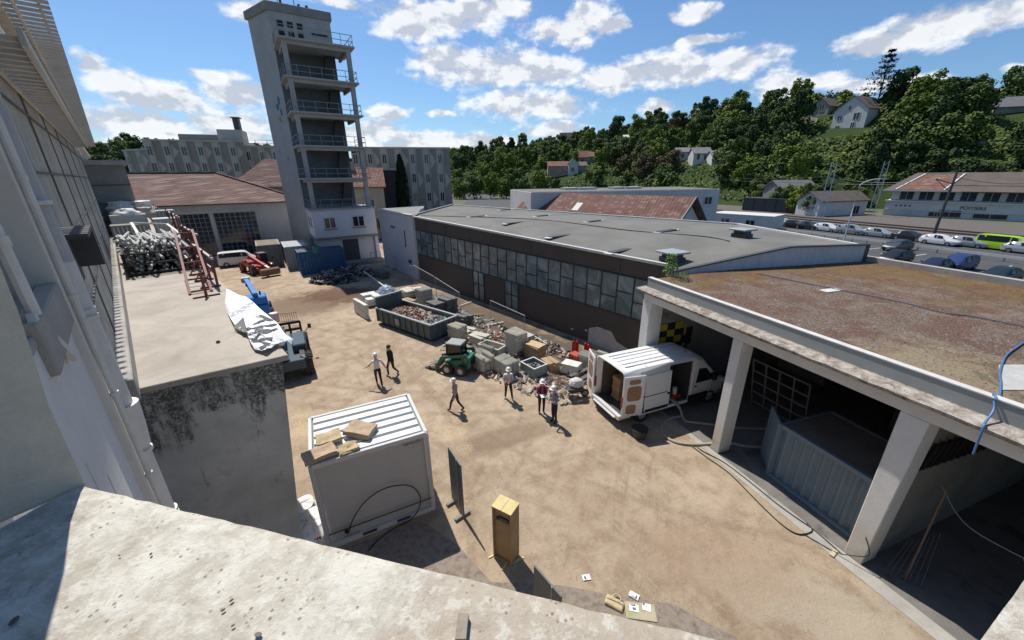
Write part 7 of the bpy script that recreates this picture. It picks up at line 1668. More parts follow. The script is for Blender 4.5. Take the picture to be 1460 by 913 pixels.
mb=MB(); mb.bx(1.15,1.25,-.6,.6,.08,.55); mb.build('fork_carriage',M_GRN,sk)
for s in (-.35,.35): mb=MB(); mb.bx(1.2,2.1,s-.06,s+.06,.05,.10); mb.build('fork',M_DGREY,sk)

# ================================================================== CLUTTER
M_PAL=mat('pallet_wood',(.34,.26,.18),.85,c2=(.22,.165,.115),vs=6); M_PALR=mat('pinkish_pallet_wood',(.42,.27,.20),.85,c2=(.30,.19,.14),vs=6)
def pallet(P,rz,lab,m=None,tilt=None,group=None):
    t=thing('wooden_pallet',lab,'pallet',P,rz,group,tilt=tilt); mb=MB()
    for y in np.linspace(-.36,.36,5): mb.bx(-.6,.6,y-.05,y+.05,.118,.14)
    mb.build('deck_boards',m or M_PAL,t); mb=MB()
    for x in (-.54,0,.54):
        mb.bx(x-.05,x+.05,-.4,.4,.098,.1175)
        for y in (-.35,0,.35): mb.bx(x-.05,x+.05,y-.05,y+.05,.02,.0975)
        mb.bx(x-.05,x+.05,-.4,.4,0,.0195)
    mb.build('bearers',m or M_PAL,t); return t
M_BLK=mat('pale_concrete_block',(.52,.49,.41),.9,var=.2,vs=3,bump=.3,bs=20); M_BLKG=mat('green_grey_block',(.40,.395,.34),.9,var=.2,vs=3); M_WPAN=mat('white_panels',(.62,.61,.57),.8,var=.12,vs=4); M_DST=mat('dark_stone',(.15,.15,.145),.9,var=.3,vs=4); M_CARD=mat('brown_cardboard',(.40,.27,.16),.85,var=.2,vs=3)
cr=random.Random(21)
def stack(px,az,L_,W_,n_,h_,m,lab,group,name='stone_slab',cols=1,rows=1,jit=.04,pal=True,cat='slab',holes=False,gap=.03,plab=None):
    """slabs piled on a pallet; every slab its own object"""
    P=G(*px)*np.array([1,1,0]); rz=rz_from_az(az); z=0
    if pal: pallet(tuple(P),rz,plab or 'pallet under the %s'%lab,group='pallets under the piles'); z=.14
    sl_w=W_/cols; sl_l=L_/rows; first=None
    for k_ in range(n_):
        for c_ in range(cols):
            for r_ in range(rows):
                if k_==n_-1 and cols*rows>2 and cr.random()<.3: continue
                lx=(r_+.5)*sl_l-L_/2+cr.uniform(-jit,jit); ly=(c_+.5)*sl_w-W_/2+cr.uniform(-jit,jit)*.5
                x=P[0]+lx*cos(rz)-ly*sin(rz); y=P[1]+lx*sin(rz)+ly*cos(rz)
                if first is None:
                    mb=MB(); mb.bx(-sl_l/2+gap/2,sl_l/2-gap/2,-sl_w/2+gap/2,sl_w/2-gap/2,0,h_-.006)
                    if m in (M_BLK,M_BLKG) and h_>.15:
                        for q_ in range(4): yy=-sl_w/2+gap/2+(q_+.25)*(sl_w-gap)/4; mb.bx(-sl_l/2+gap/2+.02,sl_l/2-gap/2-.02,yy,yy+(sl_w-gap)/8,h_-.01,h_+.035)
                    ob=mb.build(name,m,bevel=.008); first=ob
                else: ob=first.copy(); COL.objects.link(ob)
                ob.location=(x,y,z+.004); ob.rotation_euler=(cr.uniform(-.035,.035),cr.uniform(-.035,.035),rz+cr.uniform(-.08,.08)*(3 if jit>.05 else 1))
                tag(ob,lab,cat,group)
        z+=h_
    return z
def grp(s): return s
SP=[((653,484),-50,1.1,.8,5,.17,M_BLK,'long pale hollow block in the pile behind the skip','hollow blocks behind the skip',dict(cols=2,name='hollow_block',cat='block')),
((684,492),-52,1.2,.9,5,.11,M_BLK,'pale concrete kerb in the loose pile behind the green loader','kerbs behind the green loader',dict(cols=3,jit=.09,name='concrete_kerb',cat='kerb')),
((690,528),-35,.95,.8,4,.20,M_BLK,'pale ribbed block in the pile just right of the green loader','ribbed blocks right of the green loader',dict(cols=3,name='ribbed_block',cat='block')),
((722,533),-40,1.25,.85,3,.24,M_BLKG,'grey-green block in the pile behind the man in the white top','blocks behind the man in the white top',dict(cols=2,rows=2,jit=.05,name='grey_block',cat='block')),
((736,505),-42,1.15,.9,6,.22,M_BLK,'beige block in the tallest pallet pile','tallest beige pile',dict(cols=2,rows=1,name='beige_block',cat='block')),
((763,512),-42,1.1,.8,4,.19,M_CARD,'buff box in the pile topped with plywood, right of the tallest pile','buff boxes right of the tallest pile',dict(cols=2,rows=1,name='buff_box',cat='box')),
((814,533),-55,1.0,.7,4,.13,M_WPAN,'cream slab in the pile behind the upright pallet','cream slabs behind the upright pallet',dict(cols=1,rows=2,name='cream_slab',cat='slab')),
((836,527),-45,.9,.7,3,.26,M_BLKG,'grey slotted block in the pile beside the red cabinet','slotted blocks beside the red cabinet',dict(cols=3,name='slotted_block',cat='block')),
((853,525),-45,.7,.8,3,.24,M_BLK,'pale block in the pile touching the brown hall wall','pale blocks by the brown wall',dict(cols=3,name='pale_block',cat='block')),
((516,450),-42,2.3,.30,4,.28,M_WPAN,'white facade panel in the row at the left end of the skip','white panels left of the skip',dict(cols=1,rows=2,pal=False,name='facade_slab',cat='slab')),
((530,434),-40,1.7,1.2,4,.18,M_WPAN,'white slab in the pile behind the skip corner','white slabs behind the skip corner',dict(cols=2,rows=2,name='white_slab',cat='slab')),
((582,424),-45,1.5,1.0,5,.12,M_BLK,'light tan slab in the pile right of the blue tarpaulin','tan slabs right of the blue tarpaulin',dict(cols=1,rows=2,jit=.1,name='tan_slab',cat='slab')),
((582,440),-50,1.2,.9,3,.20,M_CARD,'brown cardboard box below the tan slabs','cardboard boxes behind the skip',dict(cols=2,name='cardboard_box',cat='box')),
((606,434),-45,1.1,1.0,6,.2,M_BLKG,'grey tile bundle in the square tall pile by the fence','tile bundles by the fence',dict(cols=2,rows=1,name='tile_bundle',cat='tiles')),
((622,450),-45,1.3,1.0,5,.19,M_DST,'dark grey slab in the low pile behind the skip middle','dark slabs behind the skip middle',dict(cols=2,rows=2,jit=.07,name='dark_slab',cat='slab')),
((640,447),-45,1.2,1.0,6,.19,M_DST,'dark slate bundle in the tall pile near the fence post','slate bundles near the fence post',dict(cols=2,rows=1,jit=.05,name='slate_bundle',cat='slates')),
((604,462),-45,1.2,.9,3,.2,M_BLKG,'mossy block in the pile between the skip middle and the dark slabs','mossy blocks behind the skip middle',dict(cols=2,rows=2,name='mossy_block',cat='block')),
((662,462),-45,1.1,.9,4,.15,M_DST,'dark tile in the low pile between slate bundles and hollow blocks','dark tiles near the slate bundles',dict(cols=2,rows=1,jit=.07,name='dark_tile',cat='tiles')),
((598,424),-45,1.0,.8,5,.14,M_WPAN,'cream tile in the pile right behind the tan slabs','cream tiles behind the tan slabs',dict(cols=2,rows=1,name='cream_tile',cat='tiles')),
((748,492),-42,1.,.8,4,.15,M_BLK,'buff paver in the pile behind the tallest beige pile','buff pavers behind the tallest pile',dict(cols=2,rows=1,name='buff_paver',cat='paver')),
((546,396),-45,1.6,1.,3,.2,M_DST,'grey slab in the shaded pile left of the blue tarpaulin','shaded slabs left of the blue tarpaulin',dict(cols=1,rows=2,name='shaded_slab',cat='slab')),
((690,512),-40,1.0,.8,3,.2,M_BLKG,'weathered block in the low pile between the trough and the ribbed blocks','weathered blocks by the trough',dict(cols=3,jit=.07,name='weathered_block',cat='block')),
((784,528),-30,.9,.7,3,.16,M_CARD,'tan carton in the pile between the grey crate and the upright pallet','tan cartons beside the grey crate',dict(cols=2,name='tan_carton',cat='box')),
((640,474),-45,1.2,.8,3,.13,M_WPAN,'cream kerbstone in the low pile at the near end of the skip','cream kerbs at the skip end',dict(cols=2,jit=.09,name='cream_kerb',cat='kerb')),
((668,476),-48,1.,.8,3,.12,M_BLK,'short pale kerb piece right of the hollow blocks','kerb pieces right of the hollow blocks',dict(cols=2,jit=.1,name='kerb_piece',cat='kerb',pal=False))]
for (px,az,L_,W_,n_,h_,m,lab,gp,kw_) in SP: stack(px,az,L_,W_,n_,h_,m,lab,gp,plab='pallet carrying '+lab.split(' in the ')[-1] if False else 'pallet carrying the '+gp,**kw_)
# plywood on the buff pile
P=G(762,478,.95); mb=MB(); mb.box((0,0,0),(1.0,.7,.03),rz=R(140)); ob=mb.build('plywood_sheet',mat('ply_top',(.52,.38,.22),.8,var=.2,vs=5)); ob.location=G(763,512)*np.array([1,1,0])+np.array([0,0,.94]); tag(ob,'pale plywood sheet on top of the buff box pile','plywood')
# upright pallets
P=G(797,548); pallet((P[0],P[1],.02),R(-35),'pinkish pallet standing upright, leaning, in front of the cream slabs',M_PALR,tilt=(R(68),R(0)))
P=G(733,512); pallet((P[0]+.1,P[1]-.3,.02),rz_from_az(-42)+R(90),'dark pallet leaning upright against the tallest beige pile',mat('dark_pallet',(.13,.095,.065),.9,var=.3,vs=5),tilt=(R(80),0))
# stone trough
P=G(702,503); t=thing('stone_trough','open rectangular stone trough behind the ribbed blocks','trough',(P[0],P[1],0),rz_from_az(-55)); mb=MB()
mb.bx(-.8,.8,-.45,-.33,0,.55); mb.bx(-.8,.8,.33,.45,0,.55); mb.bx(-.8,-.68,-.33,.33,0,.55); mb.bx(.68,.8,-.33,.33,0,.55); mb.bx(-.68,.68,-.33,.33,0,.12); mb.build('basin',M_BLK,t,bevel=.02)
# grey metal crate with dark content
P=G(761,533); t=thing('metal_crate','open grey metal crate full of dark scrap','crate',(P[0],P[1],0),rz_from_az(-38)); M_CRATE=mat('crate_grey',(.25,.29,.28),.6,var=.2,vs=4)
mb=MB(); W_=.55;D_=.45;H_=.62
for (a,b,c,d) in ((-W_,W_,-D_,-D_+.03),(-W_,W_,D_-.03,D_),(-W_,-W_+.03,-D_+.03,D_-.03),(W_-.03,W_,-D_+.03,D_-.03)): mb.bx(a,b,c,d,.1,H_)
mb.bx(-W_+.03,W_-.03,-D_+.03,D_-.03,.1,.14)
for x in np.linspace(-W_,W_,6): mb.bx(x-.02,x+.02,-D_-.02,-D_,.1,H_); mb.bx(x-.02,x+.02,D_,D_+.02,.1,H_)
mb.build('walls',M_CRATE,t); mb=MB(); mb.bx(-W_-.02,W_+.02,-D_-.03,-D_+.04,H_,H_+.04); mb.bx(-W_-.02,W_+.02,D_-.04,D_+.03,H_,H_+.04); mb.bx(-W_-.02,-W_+.05,-D_+.04,D_-.04,H_,H_+.04); mb.bx(W_-.05,W_+.02,-D_+.04,D_-.04,H_,H_+.04); mb.build('rim',M_WHST,t)
for x in (-.5,.5):
    for y in (-.4,.4): mb=MB(); mb.bx(x-.05,x+.05,y-.05,y+.05,0,.1); mb.build('leg',M_CRATE,t)
def heap(name,P,rx,ry,h,n_,size,mats,lab,cat,seed,rz=0,flat=.4,kind='stuff',base=None):
    """loose rubble nobody could count: one object"""
    q=random.Random(seed); mb=MB()
    for i in range(n_):
        a=q.random()*6.28; rr_=math.sqrt(q.random()); x=rx*rr_*cos(a); y=ry*rr_*sin(a); z=h*(1-rr_**1.6)*q.uniform(.6,1.05)+.02; s=size*q.uniform(.4,1.4); mb.mi=q.randrange(len(mats))
        Mx=Euler((q.uniform(-1,1)*.8,q.uniform(-1,1)*.8,q.random()*6.28)).to_matrix(); X=x*cos(rz)-y*sin(rz); Y=x*sin(rz)+y*cos(rz)
        mb.box((P[0]+X,P[1]+Y,P[2]+z),(s*q.uniform(.8,2.),s*q.uniform(.5,1.1),s*flat*q.uniform(.4,1.3)),M=Mx)
    ob=mb.build(name,mats,loc=(P[0],P[1],P[2])); return tag(ob,lab,cat,None,kind)
M_RED=mat('brick_bits',(.36,.15,.11),.9,var=.3,vs=6); M_PLAS=mat('plaster_bits',(.52,.46,.40),.9,var=.3,vs=6); M_WOODB=mat('old_wood_bits',(.30,.21,.13),.9,var=.3,vs=6); M_BLKP=mat('black_sheeting',(.022,.023,.025),.6,var=.3,vs=4,spec=.6); M_GRYP=mat('grey_bits',(.27,.27,.27),.8,var=.3,vs=5)
P=G(759,514,.5); heap('metal_scrap',(G(761,533)[0],G(761,533)[1],.38),.42,.34,.22,70,.11,[M_BLKP,M_GRYP],'dark metal scrap filling the grey crate','scrap',2)
# SKIP (roll-off container) with rubble
s0=G(540,459);s1=G(616,489);s2=G(642,471)
s0=G(539,461); su=(s1-s0); SL=np.linalg.norm(su); su/=SL; sn=np.array([-su[1],su[0],0]); sn=sn if sn@(s2-s1)>0 else -sn; SW=2.3; SHH=1.15
sk_=thing('roll_off_skip','long grey-blue roll-off skip with tall head board, filled with rubble','skip',tuple(s0))
def kP(s,o,z): p=s0*np.array([1,1,0])+su*s+sn*o; return (p[0],p[1],z)
M_SKIP=mat('skip_blue_grey',(.06,.095,.12),.6,c2=(.10,.115,.12),vs=2,dirt=((.20,.17,.13),3,.62))
mb=MB(); 
def kbox(m,a,b,c,d,z0,z1): m.prism([kP(a,c,0)[:2],kP(b,c,0)[:2],kP(b,d,0)[:2],kP(a,d,0)[:2]],z0,z1)
kbox(mb,0,SL,0,.05,.2,SHH); kbox(mb,0,SL,SW-.05,SW,.2,SHH); kbox(mb,SL-.05,SL,.05,SW-.05,.2,SHH); kbox(mb,.0,SL-.05,.05,SW-.05,.18,.24); kbox(mb,0,.06,.05,SW-.05,.2,SHH+.75); mb.build('tub',M_SKIP,sk_,world=True)
mb=MB()
for s in np.linspace(.1,SL-.1,10): kbox(mb,s-.05,s+.05,-.07,-.001,.2,SHH); kbox(mb,s-.05,s+.05,SW+.001,SW+.07,.2,SHH)
for o in np.linspace(.2,SW-.2,5): kbox(mb,SL+.001,SL+.07,o-.05,o+.05,.2,SHH)
mb.build('ribs',M_SKIP,sk_,world=True)
M_SRIM=mat('skip_rim',(.30,.34,.33),.6,var=.2,vs=3)
mb=MB(); kbox(mb,-.02,SL+.04,-.08,.08,SHH,SHH+.08); kbox(mb,-.02,SL+.04,SW-.08,SW+.08,SHH,SHH+.08); kbox(mb,SL-.08,SL+.08,.08,SW-.08,SHH,SHH+.08); kbox(mb,-.05,.10,-.05,SW+.05,SHH+.75,SHH+.83); mb.build('rim',M_SRIM,sk_,world=True)
mb=MB(); kbox(mb,.2,SL-.2,.3,.5,0,.18); kbox(mb,.2,SL-.2,SW-.5,SW-.3,0,.18); mb.build('skids',M_BLACK,sk_,world=True)
mb=MB(); kbox(mb,SL*.38,SL*.46,-.09,-.072,.45,.9); mb.build('plate',M_SRIM,sk_,world=True)
pc=kP(SL*.5,SW/2,.72); ang=math.atan2(su[1],su[0])
heap('rubble',pc,SL*.46,SW*.42,.62,1500,.16,[M_RED,M_PLAS,M_PLAS,M_RED,M_WOODB],'pinkish broken brick and plaster heaped in the skip','rubble',3,rz=ang)
heap('grey_rubble',kP(SL*.84,SW/2,.80),SL*.14,SW*.40,.45,330,.18,[M_GRYP,M_PLAS,M_BLKG],'grey broken pieces at the near end of the skip','rubble',4,rz=ang)
mb=MB(); kbox(mb,.1,SL-.1,.06,SW-.06,.25,.86); ob=tag(mb.build('rubble_bed',M_WOODB,loc=kP(SL/2,SW/2,.25)),'packed fine rubble in the bottom of the skip','rubble',None,'stuff')
# heaps on the ground
P=G(478,400); heap('black_debris_heap',(P[0],P[1],0),2.4,1.8,1.2,900,.30,[M_BLKP,M_BLKP,M_GRYP],'glossy black plastic and scrap heap in front of the blue container','debris',5,flat=.25)
P=G(508,392); heap('brown_debris_heap',(P[0],P[1],0),2.6,1.9,.9,360,.38,[mat('dark_soil',(.07,.05,.04),.95),M_WOODB,M_GRYP],'brown earth and rubble heap left of the shaded slabs','debris',6)
P=G(702,480); heap('brick_scatter',(P[0],P[1],0),1.3,.8,.22,200,.12,[M_RED,M_PLAS,M_PLAS],'small brick and plaster bits scattered by the kerbs','rubble',7,rz=R(130))
P=G(670,455); heap('plank_scatter',(P[0],P[1],0),2.6,.9,.15,120,.2,[M_WOODB,M_PLAS,M_GRYP],'loose boards and bits along the fence line','debris',8,rz=R(130))
P=G(780,495); heap('wall_foot_debris',(P[0],P[1],0),5.5,.7,.15,330,.16,[M_WOODB,M_GRYP,M_PLAS,mat('dark_soil',(.07,.05,.04),.95)],'dry leaves and bits along the foot of the brown wall','debris',9,rz=R(131))
P=G(712,520); heap('pile_foot_debris',(P[0],P[1],0),5.6,1.4,.22,520,.15,[M_BLK,M_GRYP,M_PLAS,M_WOODB,M_DST],'broken blocks and dust scattered around the feet of the stone piles','debris',12,rz=R(133))
P=G(775,540); heap('chip_scatter',(P[0],P[1],0),2.6,.8,.10,260,.07,[M_BLK,M_PLAS,M_GRYP],'small pale chips scattered in front of the grey crate','debris',13,rz=R(150))
P=G(556,455); heap('tarp_side_debris',(P[0]+3,P[1]+3,0),3.2,1.2,.25,260,.22,[M_GRYP,M_PLAS,M_DST],'broken slabs scattered between the piles and the fence','debris',10,rz=R(131))
# scattered chips over the yard
mb=MB(); q=random.Random(31)
for i in range(2200):
    px=q.uniform(430,1180); py=q.uniform(470,900); 
    P=G(px,py,0.004); 
    if (P-GO)@ge2>-.4: continue
    s=q.uniform(.007,.02); a=q.random()*6.28; mb.add([(P[0]+s*cos(a+k_*2.1),P[1]+s*sin(a+k_*2.1),.004) for k_ in range(3)]+[(P[0],P[1],s*.9)],[(0,1,3),(1,2,3),(2,0,3)])
tag(mb.build('loose_stones',mat('yard_stones',(.36,.30,.23),.9,c2=(.2,.16,.12),vs=3,coord='W'),fix=False),'small loose stones scattered over the yard','stones',None,'stuff')
# planks
def plank(p,q_,z0,z1,w_,m,lab,group=None,name='plank'):
    a=G(*p)*np.array([1,1,0])+np.array([0,0,z0]); b=G(*q_)*np.array([1,1,0])+np.array([0,0,z1]); c=(a+b)/2; mb=MB(); mb.bar(tuple(a-c),tuple(b-c),w_,.035); ob=mb.build(name,m); ob.location=tuple(c); return tag(ob,lab,'plank',group)
M_DPL=mat('dark_plank',(.11,.10,.095),.8,var=.2,vs=3)
plank((812,545),(842,533),.35,.40,.22,M_DPL,'upper dark plank stacked left of the open van'); plank((822,550),(846,538),.25,.32,.22,M_DPL,'lower dark plank stacked left of the open van'); plank((790,512),(812,530),.1,.12,.2,M_DPL,'dark green plank behind the upright pallet')
plank((760,480),(795,503),.12,.10,.1,M_WPAN,'long pale pole lying along the wall foot'); plank((700,465),(718,461),.12,.1,.1,M_WPAN,'short pale batten near the fence'); plank((660,452),(690,450),.15,.1,.12,M_WOODB,'brown batten lying behind the hollow blocks'); plank((520,399),(560,424),.9,.5,.12,M_WPAN,'long white bar sloping over the shaded slabs','bars'); plank((508,406),(545,392),.4,.4,.1,M_GRYP,'grey bar across the brown heap')
plank((655,438),(672,432),.1,.1,.08,M_WPAN,'thin pale stick beside the fence post')
# skid steer pallet in front of forks
P=G(629,524); pallet((P[0],P[1],.10),rz_from_az(-72),'empty pallet carried on the forks of the green loader')
plank((628,505),(655,503),.3,.3,.4,M_WOODB,'brown timber block behind the loader pallet')
# red cabinet and extinguishers
P=G(820,524); t=thing('red_cabinet','red metal cabinet standing by the brown wall','cabinet',(P[0],P[1],0),rz_from_az(-40)); M_RC=mat('cabinet_red',(.42,.065,.035),.6,var=.2,vs=4)
mb=MB(); mb.bx(-.3,.3,-.25,.25,.05,.85); mb.build('case',M_RC,t,bevel=.015); mb=MB(); mb.bx(-.27,.27,-.262,-.252,.1,.8); mb.build('door',mat('cabinet_red_light',(.48,.09,.05),.6),t)
for i,(px,py,lab) in enumerate(((817,509,'red fire extinguisher left of two behind the cabinet'),(822,509,'red fire extinguisher directly behind the cabinet'),(834,512,'red fire extinguisher right of the cabinet by the wall'),(838,514,'second red fire extinguisher right of the cabinet'))):
    P=G(px,py); t=thing('fire_extinguisher',lab,'extinguisher',(P[0],P[1],.0),group='fire extinguishers by the wall'); mb=MB(); mb.cyl((0,0,.3),(0,0,.95),.10,12); mb.ball((0,0,.95),.10,12,6); mb.build('cylinder',mat('ext_red',(.45,.02,.02),.35),t,smooth=True); mb=MB(); mb.bx(-.04,.1,-.02,.02,1.04,1.1); mb.build('valve',M_BLACK,t)
# blue tarp heap
P=G(553,424); t=thing('tarpaulin_heap','crumpled pale blue plastic tarpaulin over a heap behind the skip','tarpaulin',(P[0],P[1],0)); M_TARPB=mat('blue_tarp',(.22,.28,.38),.4,c2=(.55,.60,.68),vs=2.5,bump=.8,bs=5)
mb=MB(); N=22
for i in range(N+1):
    for j in range(N+1):
        x=(i/N-.5)*2.6; y=(j/N-.5)*2.2; r=math.hypot(x/1.3,y/1.1); z=1.15*max(0,1-r**1.7)+.16*mnoise.noise((x*2.2,y*2.2,1))+.07*mnoise.noise((x*6,y*6,3)); mb.v.append((x,y,max(.02,z)))
for i in range(N):
    for j in range(N): a=i*(N+1)+j; mb.f.append((a,a+N+1,a+N+2,a+1)); mb.m.append(0)
mb.build('sheet',M_TARPB,t)
# temporary fence panels
def fencep(p,q_,h,lab):
    a=G(*p)*np.array([1,1,0]);b=G(*q_)*np.array([1,1,0]); c=(a+b)/2; t=thing('fence_panel',lab,'fence',tuple(c),group='temporary mesh fence panels'); u=Vector(b-a)/2
    mb=MB(); mb.tube([-u,-u+Vector((0,0,h)),u+Vector((0,0,h)),u],.028,6); mb.build('frame',M_GALV,t); mb=MB(); L_=u.length*2; n_=int(L_/.16)
    for i in range(1,n_): p_=-u+u*2*i/n_; mb.bar(p_+Vector((0,0,.12)),p_+Vector((0,0,h)),.006)
    for z in np.arange(.2,h,.3): mb.bar(-u+Vector((0,0,z)),u+Vector((0,0,z)),.006)
    mb.build('mesh',M_GALV,t)
    for s in (-1,1): mb=MB(); q2=u*s; mb.box((q2.x,q2.y,.06),(.55,.22,.12),rz=R(40)); mb.build('foot',M_CONCD,t)
fencep((592,405),(622,425),1.9,'mesh fence panel at the left, by the white end block'); fencep((623,426),(657,452),1.9,'mesh fence panel in the middle, behind the slate bundles'); fencep((700,458),(748,483),1.6,'mesh fence panel at the right, in front of the glazed door'); fencep((563,385),(590,404),1.7,'mesh fence panel farthest left against the white end block')
# wheelbarrow
P=G(818,567); t=thing('wheelbarrow','old wheelbarrow heaped with white plastic left of the van','wheelbarrow',(P[0],P[1],0),R(10)); mb=MB(); mb.hexa([(-.28,-.2,.35),(.25,-.2,.35),(.25,.2,.35),(-.28,.2,.35)],[(-.42,-.32,.62),(.42,-.32,.6),(.42,.32,.6),(-.42,.32,.62)]); mb.build('tray',M_DGREY,t,bevel=.02)
mb=MB(); 
for s in (-1,1): mb.tube([(.55,s*.08,.22),(0,s*.24,.36),(-1.0,s*.3,.55)],.02,6); mb.tube([(-.3,s*.22,.4),(-.35,s*.24,.0)],.018,6)
mb.build('handles',mat('barrow_pole',(.33,.28,.2),.7),t); wheel(t,.55,.0,.2,.09)
mb=MB(); mb.ball((.1,.05,.75),.36,12,8,(1.1,.8,.75)); 
for v in range(len(mb.v)): x,y,z=mb.v[v]; k_=1+.25*mnoise.noise((x*5,y*5,z*5)); mb.v[v]=(x*k_,y*k_,.75+(z-.75)*k_)
t2_=thing('plastic_bundle','scrunched white plastic bundle lying in the wheelbarrow','plastic',(P[0],P[1],0),R(10)); mb.build('bundle',mat('milky_plastic',(.60,.59,.56),.5,c2=(.35,.34,.32),vs=6,bump=.6,bs=14),t2_)

# ---- containers by the tower
def shipc(name,lab,P,az,L_,W_,H_,m,roof,group=None):
    t=thing(name,lab,'container',tuple(P),rz_from_az(az),group); mb=MB(); A=np.array([0,0,0]); ux=np.array([1.,0,0]); uy=np.array([0,1.,0])
    corr_side(mb,np.array([0,-W_/2,0.]),ux,-uy,L_,.15,H_-.1); corr_side(mb,np.array([0,W_/2,0.]),ux,uy,L_,.15,H_-.1); corr_side(mb,np.array([0,-W_/2,0.]),uy,-ux,W_,.15,H_-.1); corr_side(mb,np.array([L_,-W_/2,0.]),uy,ux,W_,.15,H_-.1); mb.build('corrugated_sides',m,t,fix=False)
    mb=MB()
    for x in (0,L_):
        for y in (-W_/2,W_/2): mb.bx(x-.07,x+.07,y-.07,y+.07,0,H_)
    for y in (-W_/2,W_/2):
        for z in (.1,H_-.06): mb.bx(0,L_,y-.05,y+.05,z-.07,z+.07)
    for x in (0,L_):
        for z in (.1,H_-.06): mb.bx(x-.05,x+.05,-W_/2,W_/2,z-.07,z+.07)
    mb.build('frame',m,t); mb=MB(); mb.bx(.05,L_-.05,-W_/2+.05,W_/2-.05,H_-.08,H_-.03)
    for x in np.arange(.3,L_-.2,.5): mb.bx(x,x+.25,-W_/2+.1,W_/2-.1,H_-.03,H_+.01)
    mb.build('roof',roof,t); return t
def along(P,az,o): a=R(az); return np.array(P)*np.array([1,1,0])+np.array([cos(a),-sin(a),0])*o
P0=G(431,393); P=along(P0,57,-1.2); 
shipc('shipping_container','deep blue shipping container with open grey top in front of the drill tower',(P[0],P[1],0),57,4.6,2.3,2.5,M_BLUEC,mat('blue_roof',(.05,.07,.10),.7))
P0=G(412,385); P=P0*np.array([1,1,0])+tr_*1.2; shipc('shipping_container','pale grey container with a bright white roof between the blue one and the workshop',(P[0],P[1],0),-33,5.0,2.4,2.6,M_GREYC,M_ROOFW)
P=P0*np.array([1,1,0])-tr_*1.45+tb*3.0; shipc('shipping_container','grey container with brown rusty roof, rearmost by the workshop wall',(P[0],P[1],0),-33,6.0,2.4,2.6,mat('grey_container_dark',(.22,.235,.24),.6,var=.15,vs=2),mat('tan_roof',(.40,.34,.26),.8,var=.3,vs=1.5))
mb=MB(); P=G(452,360,2.55); t=thing('watering_tank','small green-blue tank standing on the blue container','tank',(P[0],P[1],2.52)); mb.cyl((0,0,0),(0,0,.7),.4,12); mb.build('tank',mat('teal_plastic',(.03,.16,.15),.5),t,smooth=True); mb=MB(); mb.cyl((0,0,.7),(0,0,.78),.15,8); mb.build('cap',M_BLACK,t)

# ================================================================== TERRACE ITEMS
# scrap bin filled with steel poles
b0=np.array(LP(23.6,.05,TZ)); bin_=thing('steel_stillage','black open steel stillage holding the heap of scaffold poles on the terrace','stillage',tuple(b0))
def tP(s,t,z): return LP(s,t,z)
mb=MB()
for s in (23.3,29.):
    for t in (-.35,2.0): mb.bar(tP(s,t,TZ),tP(s,t,TZ+1.0),.09)
    for z in (.1,.5,.95): mb.bar(tP(s,-.35,TZ+z),tP(s,2.0,TZ+z),.07)
for t in (-.35,2.0):
    for z in (.1,.95): mb.bar(tP(23.3,t,TZ+z),tP(29.,t,TZ+z),.07)
mb.build('frame',M_BLACK,bin_,world=True); mb=MB(); lbox(mb,23.35,28.9,-.3,1.95,TZ+.03,TZ+.08); mb.build('floor_plate',M_BLACK,bin_,world=True)
q=random.Random(8)
for i in range(130):
    lay=i//16; s=q.uniform(25.2,27.2); t=-.2+2.05*((i%16)/15.)+q.uniform(-.05,.05); z=TZ+.18+lay*.16+q.uniform(0,.05); L_=q.uniform(1.4,2.3); da=q.uniform(-.14,.14); dz=q.uniform(-.06,.10); fa_=lu*cos(da)+ln*sin(da); c=np.array(LP(s,t,z))
    mb=MB(); a=fa_*L_+np.array([0,0,dz]); mb.cyl(tuple(-a),tuple(a),.05,8); mb.cyl(tuple(-a*1.004),tuple(-a*.97),.066,8); ob=mb.build('steel_pole',M_SILV if q.random()<.8 else M_WHST,smooth=True); ob.location=tuple(c)
    tag(ob,'grey steel pole in the heaped stillage on the terrace','pole','steel poles heaped in the stillage')
for i in range(26):
    s=q.uniform(29.5,33.5); t=q.uniform(-.2,2.); c=np.array(LP(s,t,TZ+.1+q.random()*.6)); da=q.uniform(-1.2,1.2); L_=q.uniform(.6,1.3); fa_=lu*cos(da)+ln*sin(da); a=fa_*L_+np.array([0,0,q.uniform(-.15,.15)])
    mb=MB(); mb.bar(tuple(-a),tuple(a),.12,.09); ob=mb.build('metal_offcut',M_SILV if i%3 else M_WHST); ob.location=tuple(c); tag(ob,'loose metal section in the pile behind the stillage','metal','metal sections behind the stillage')
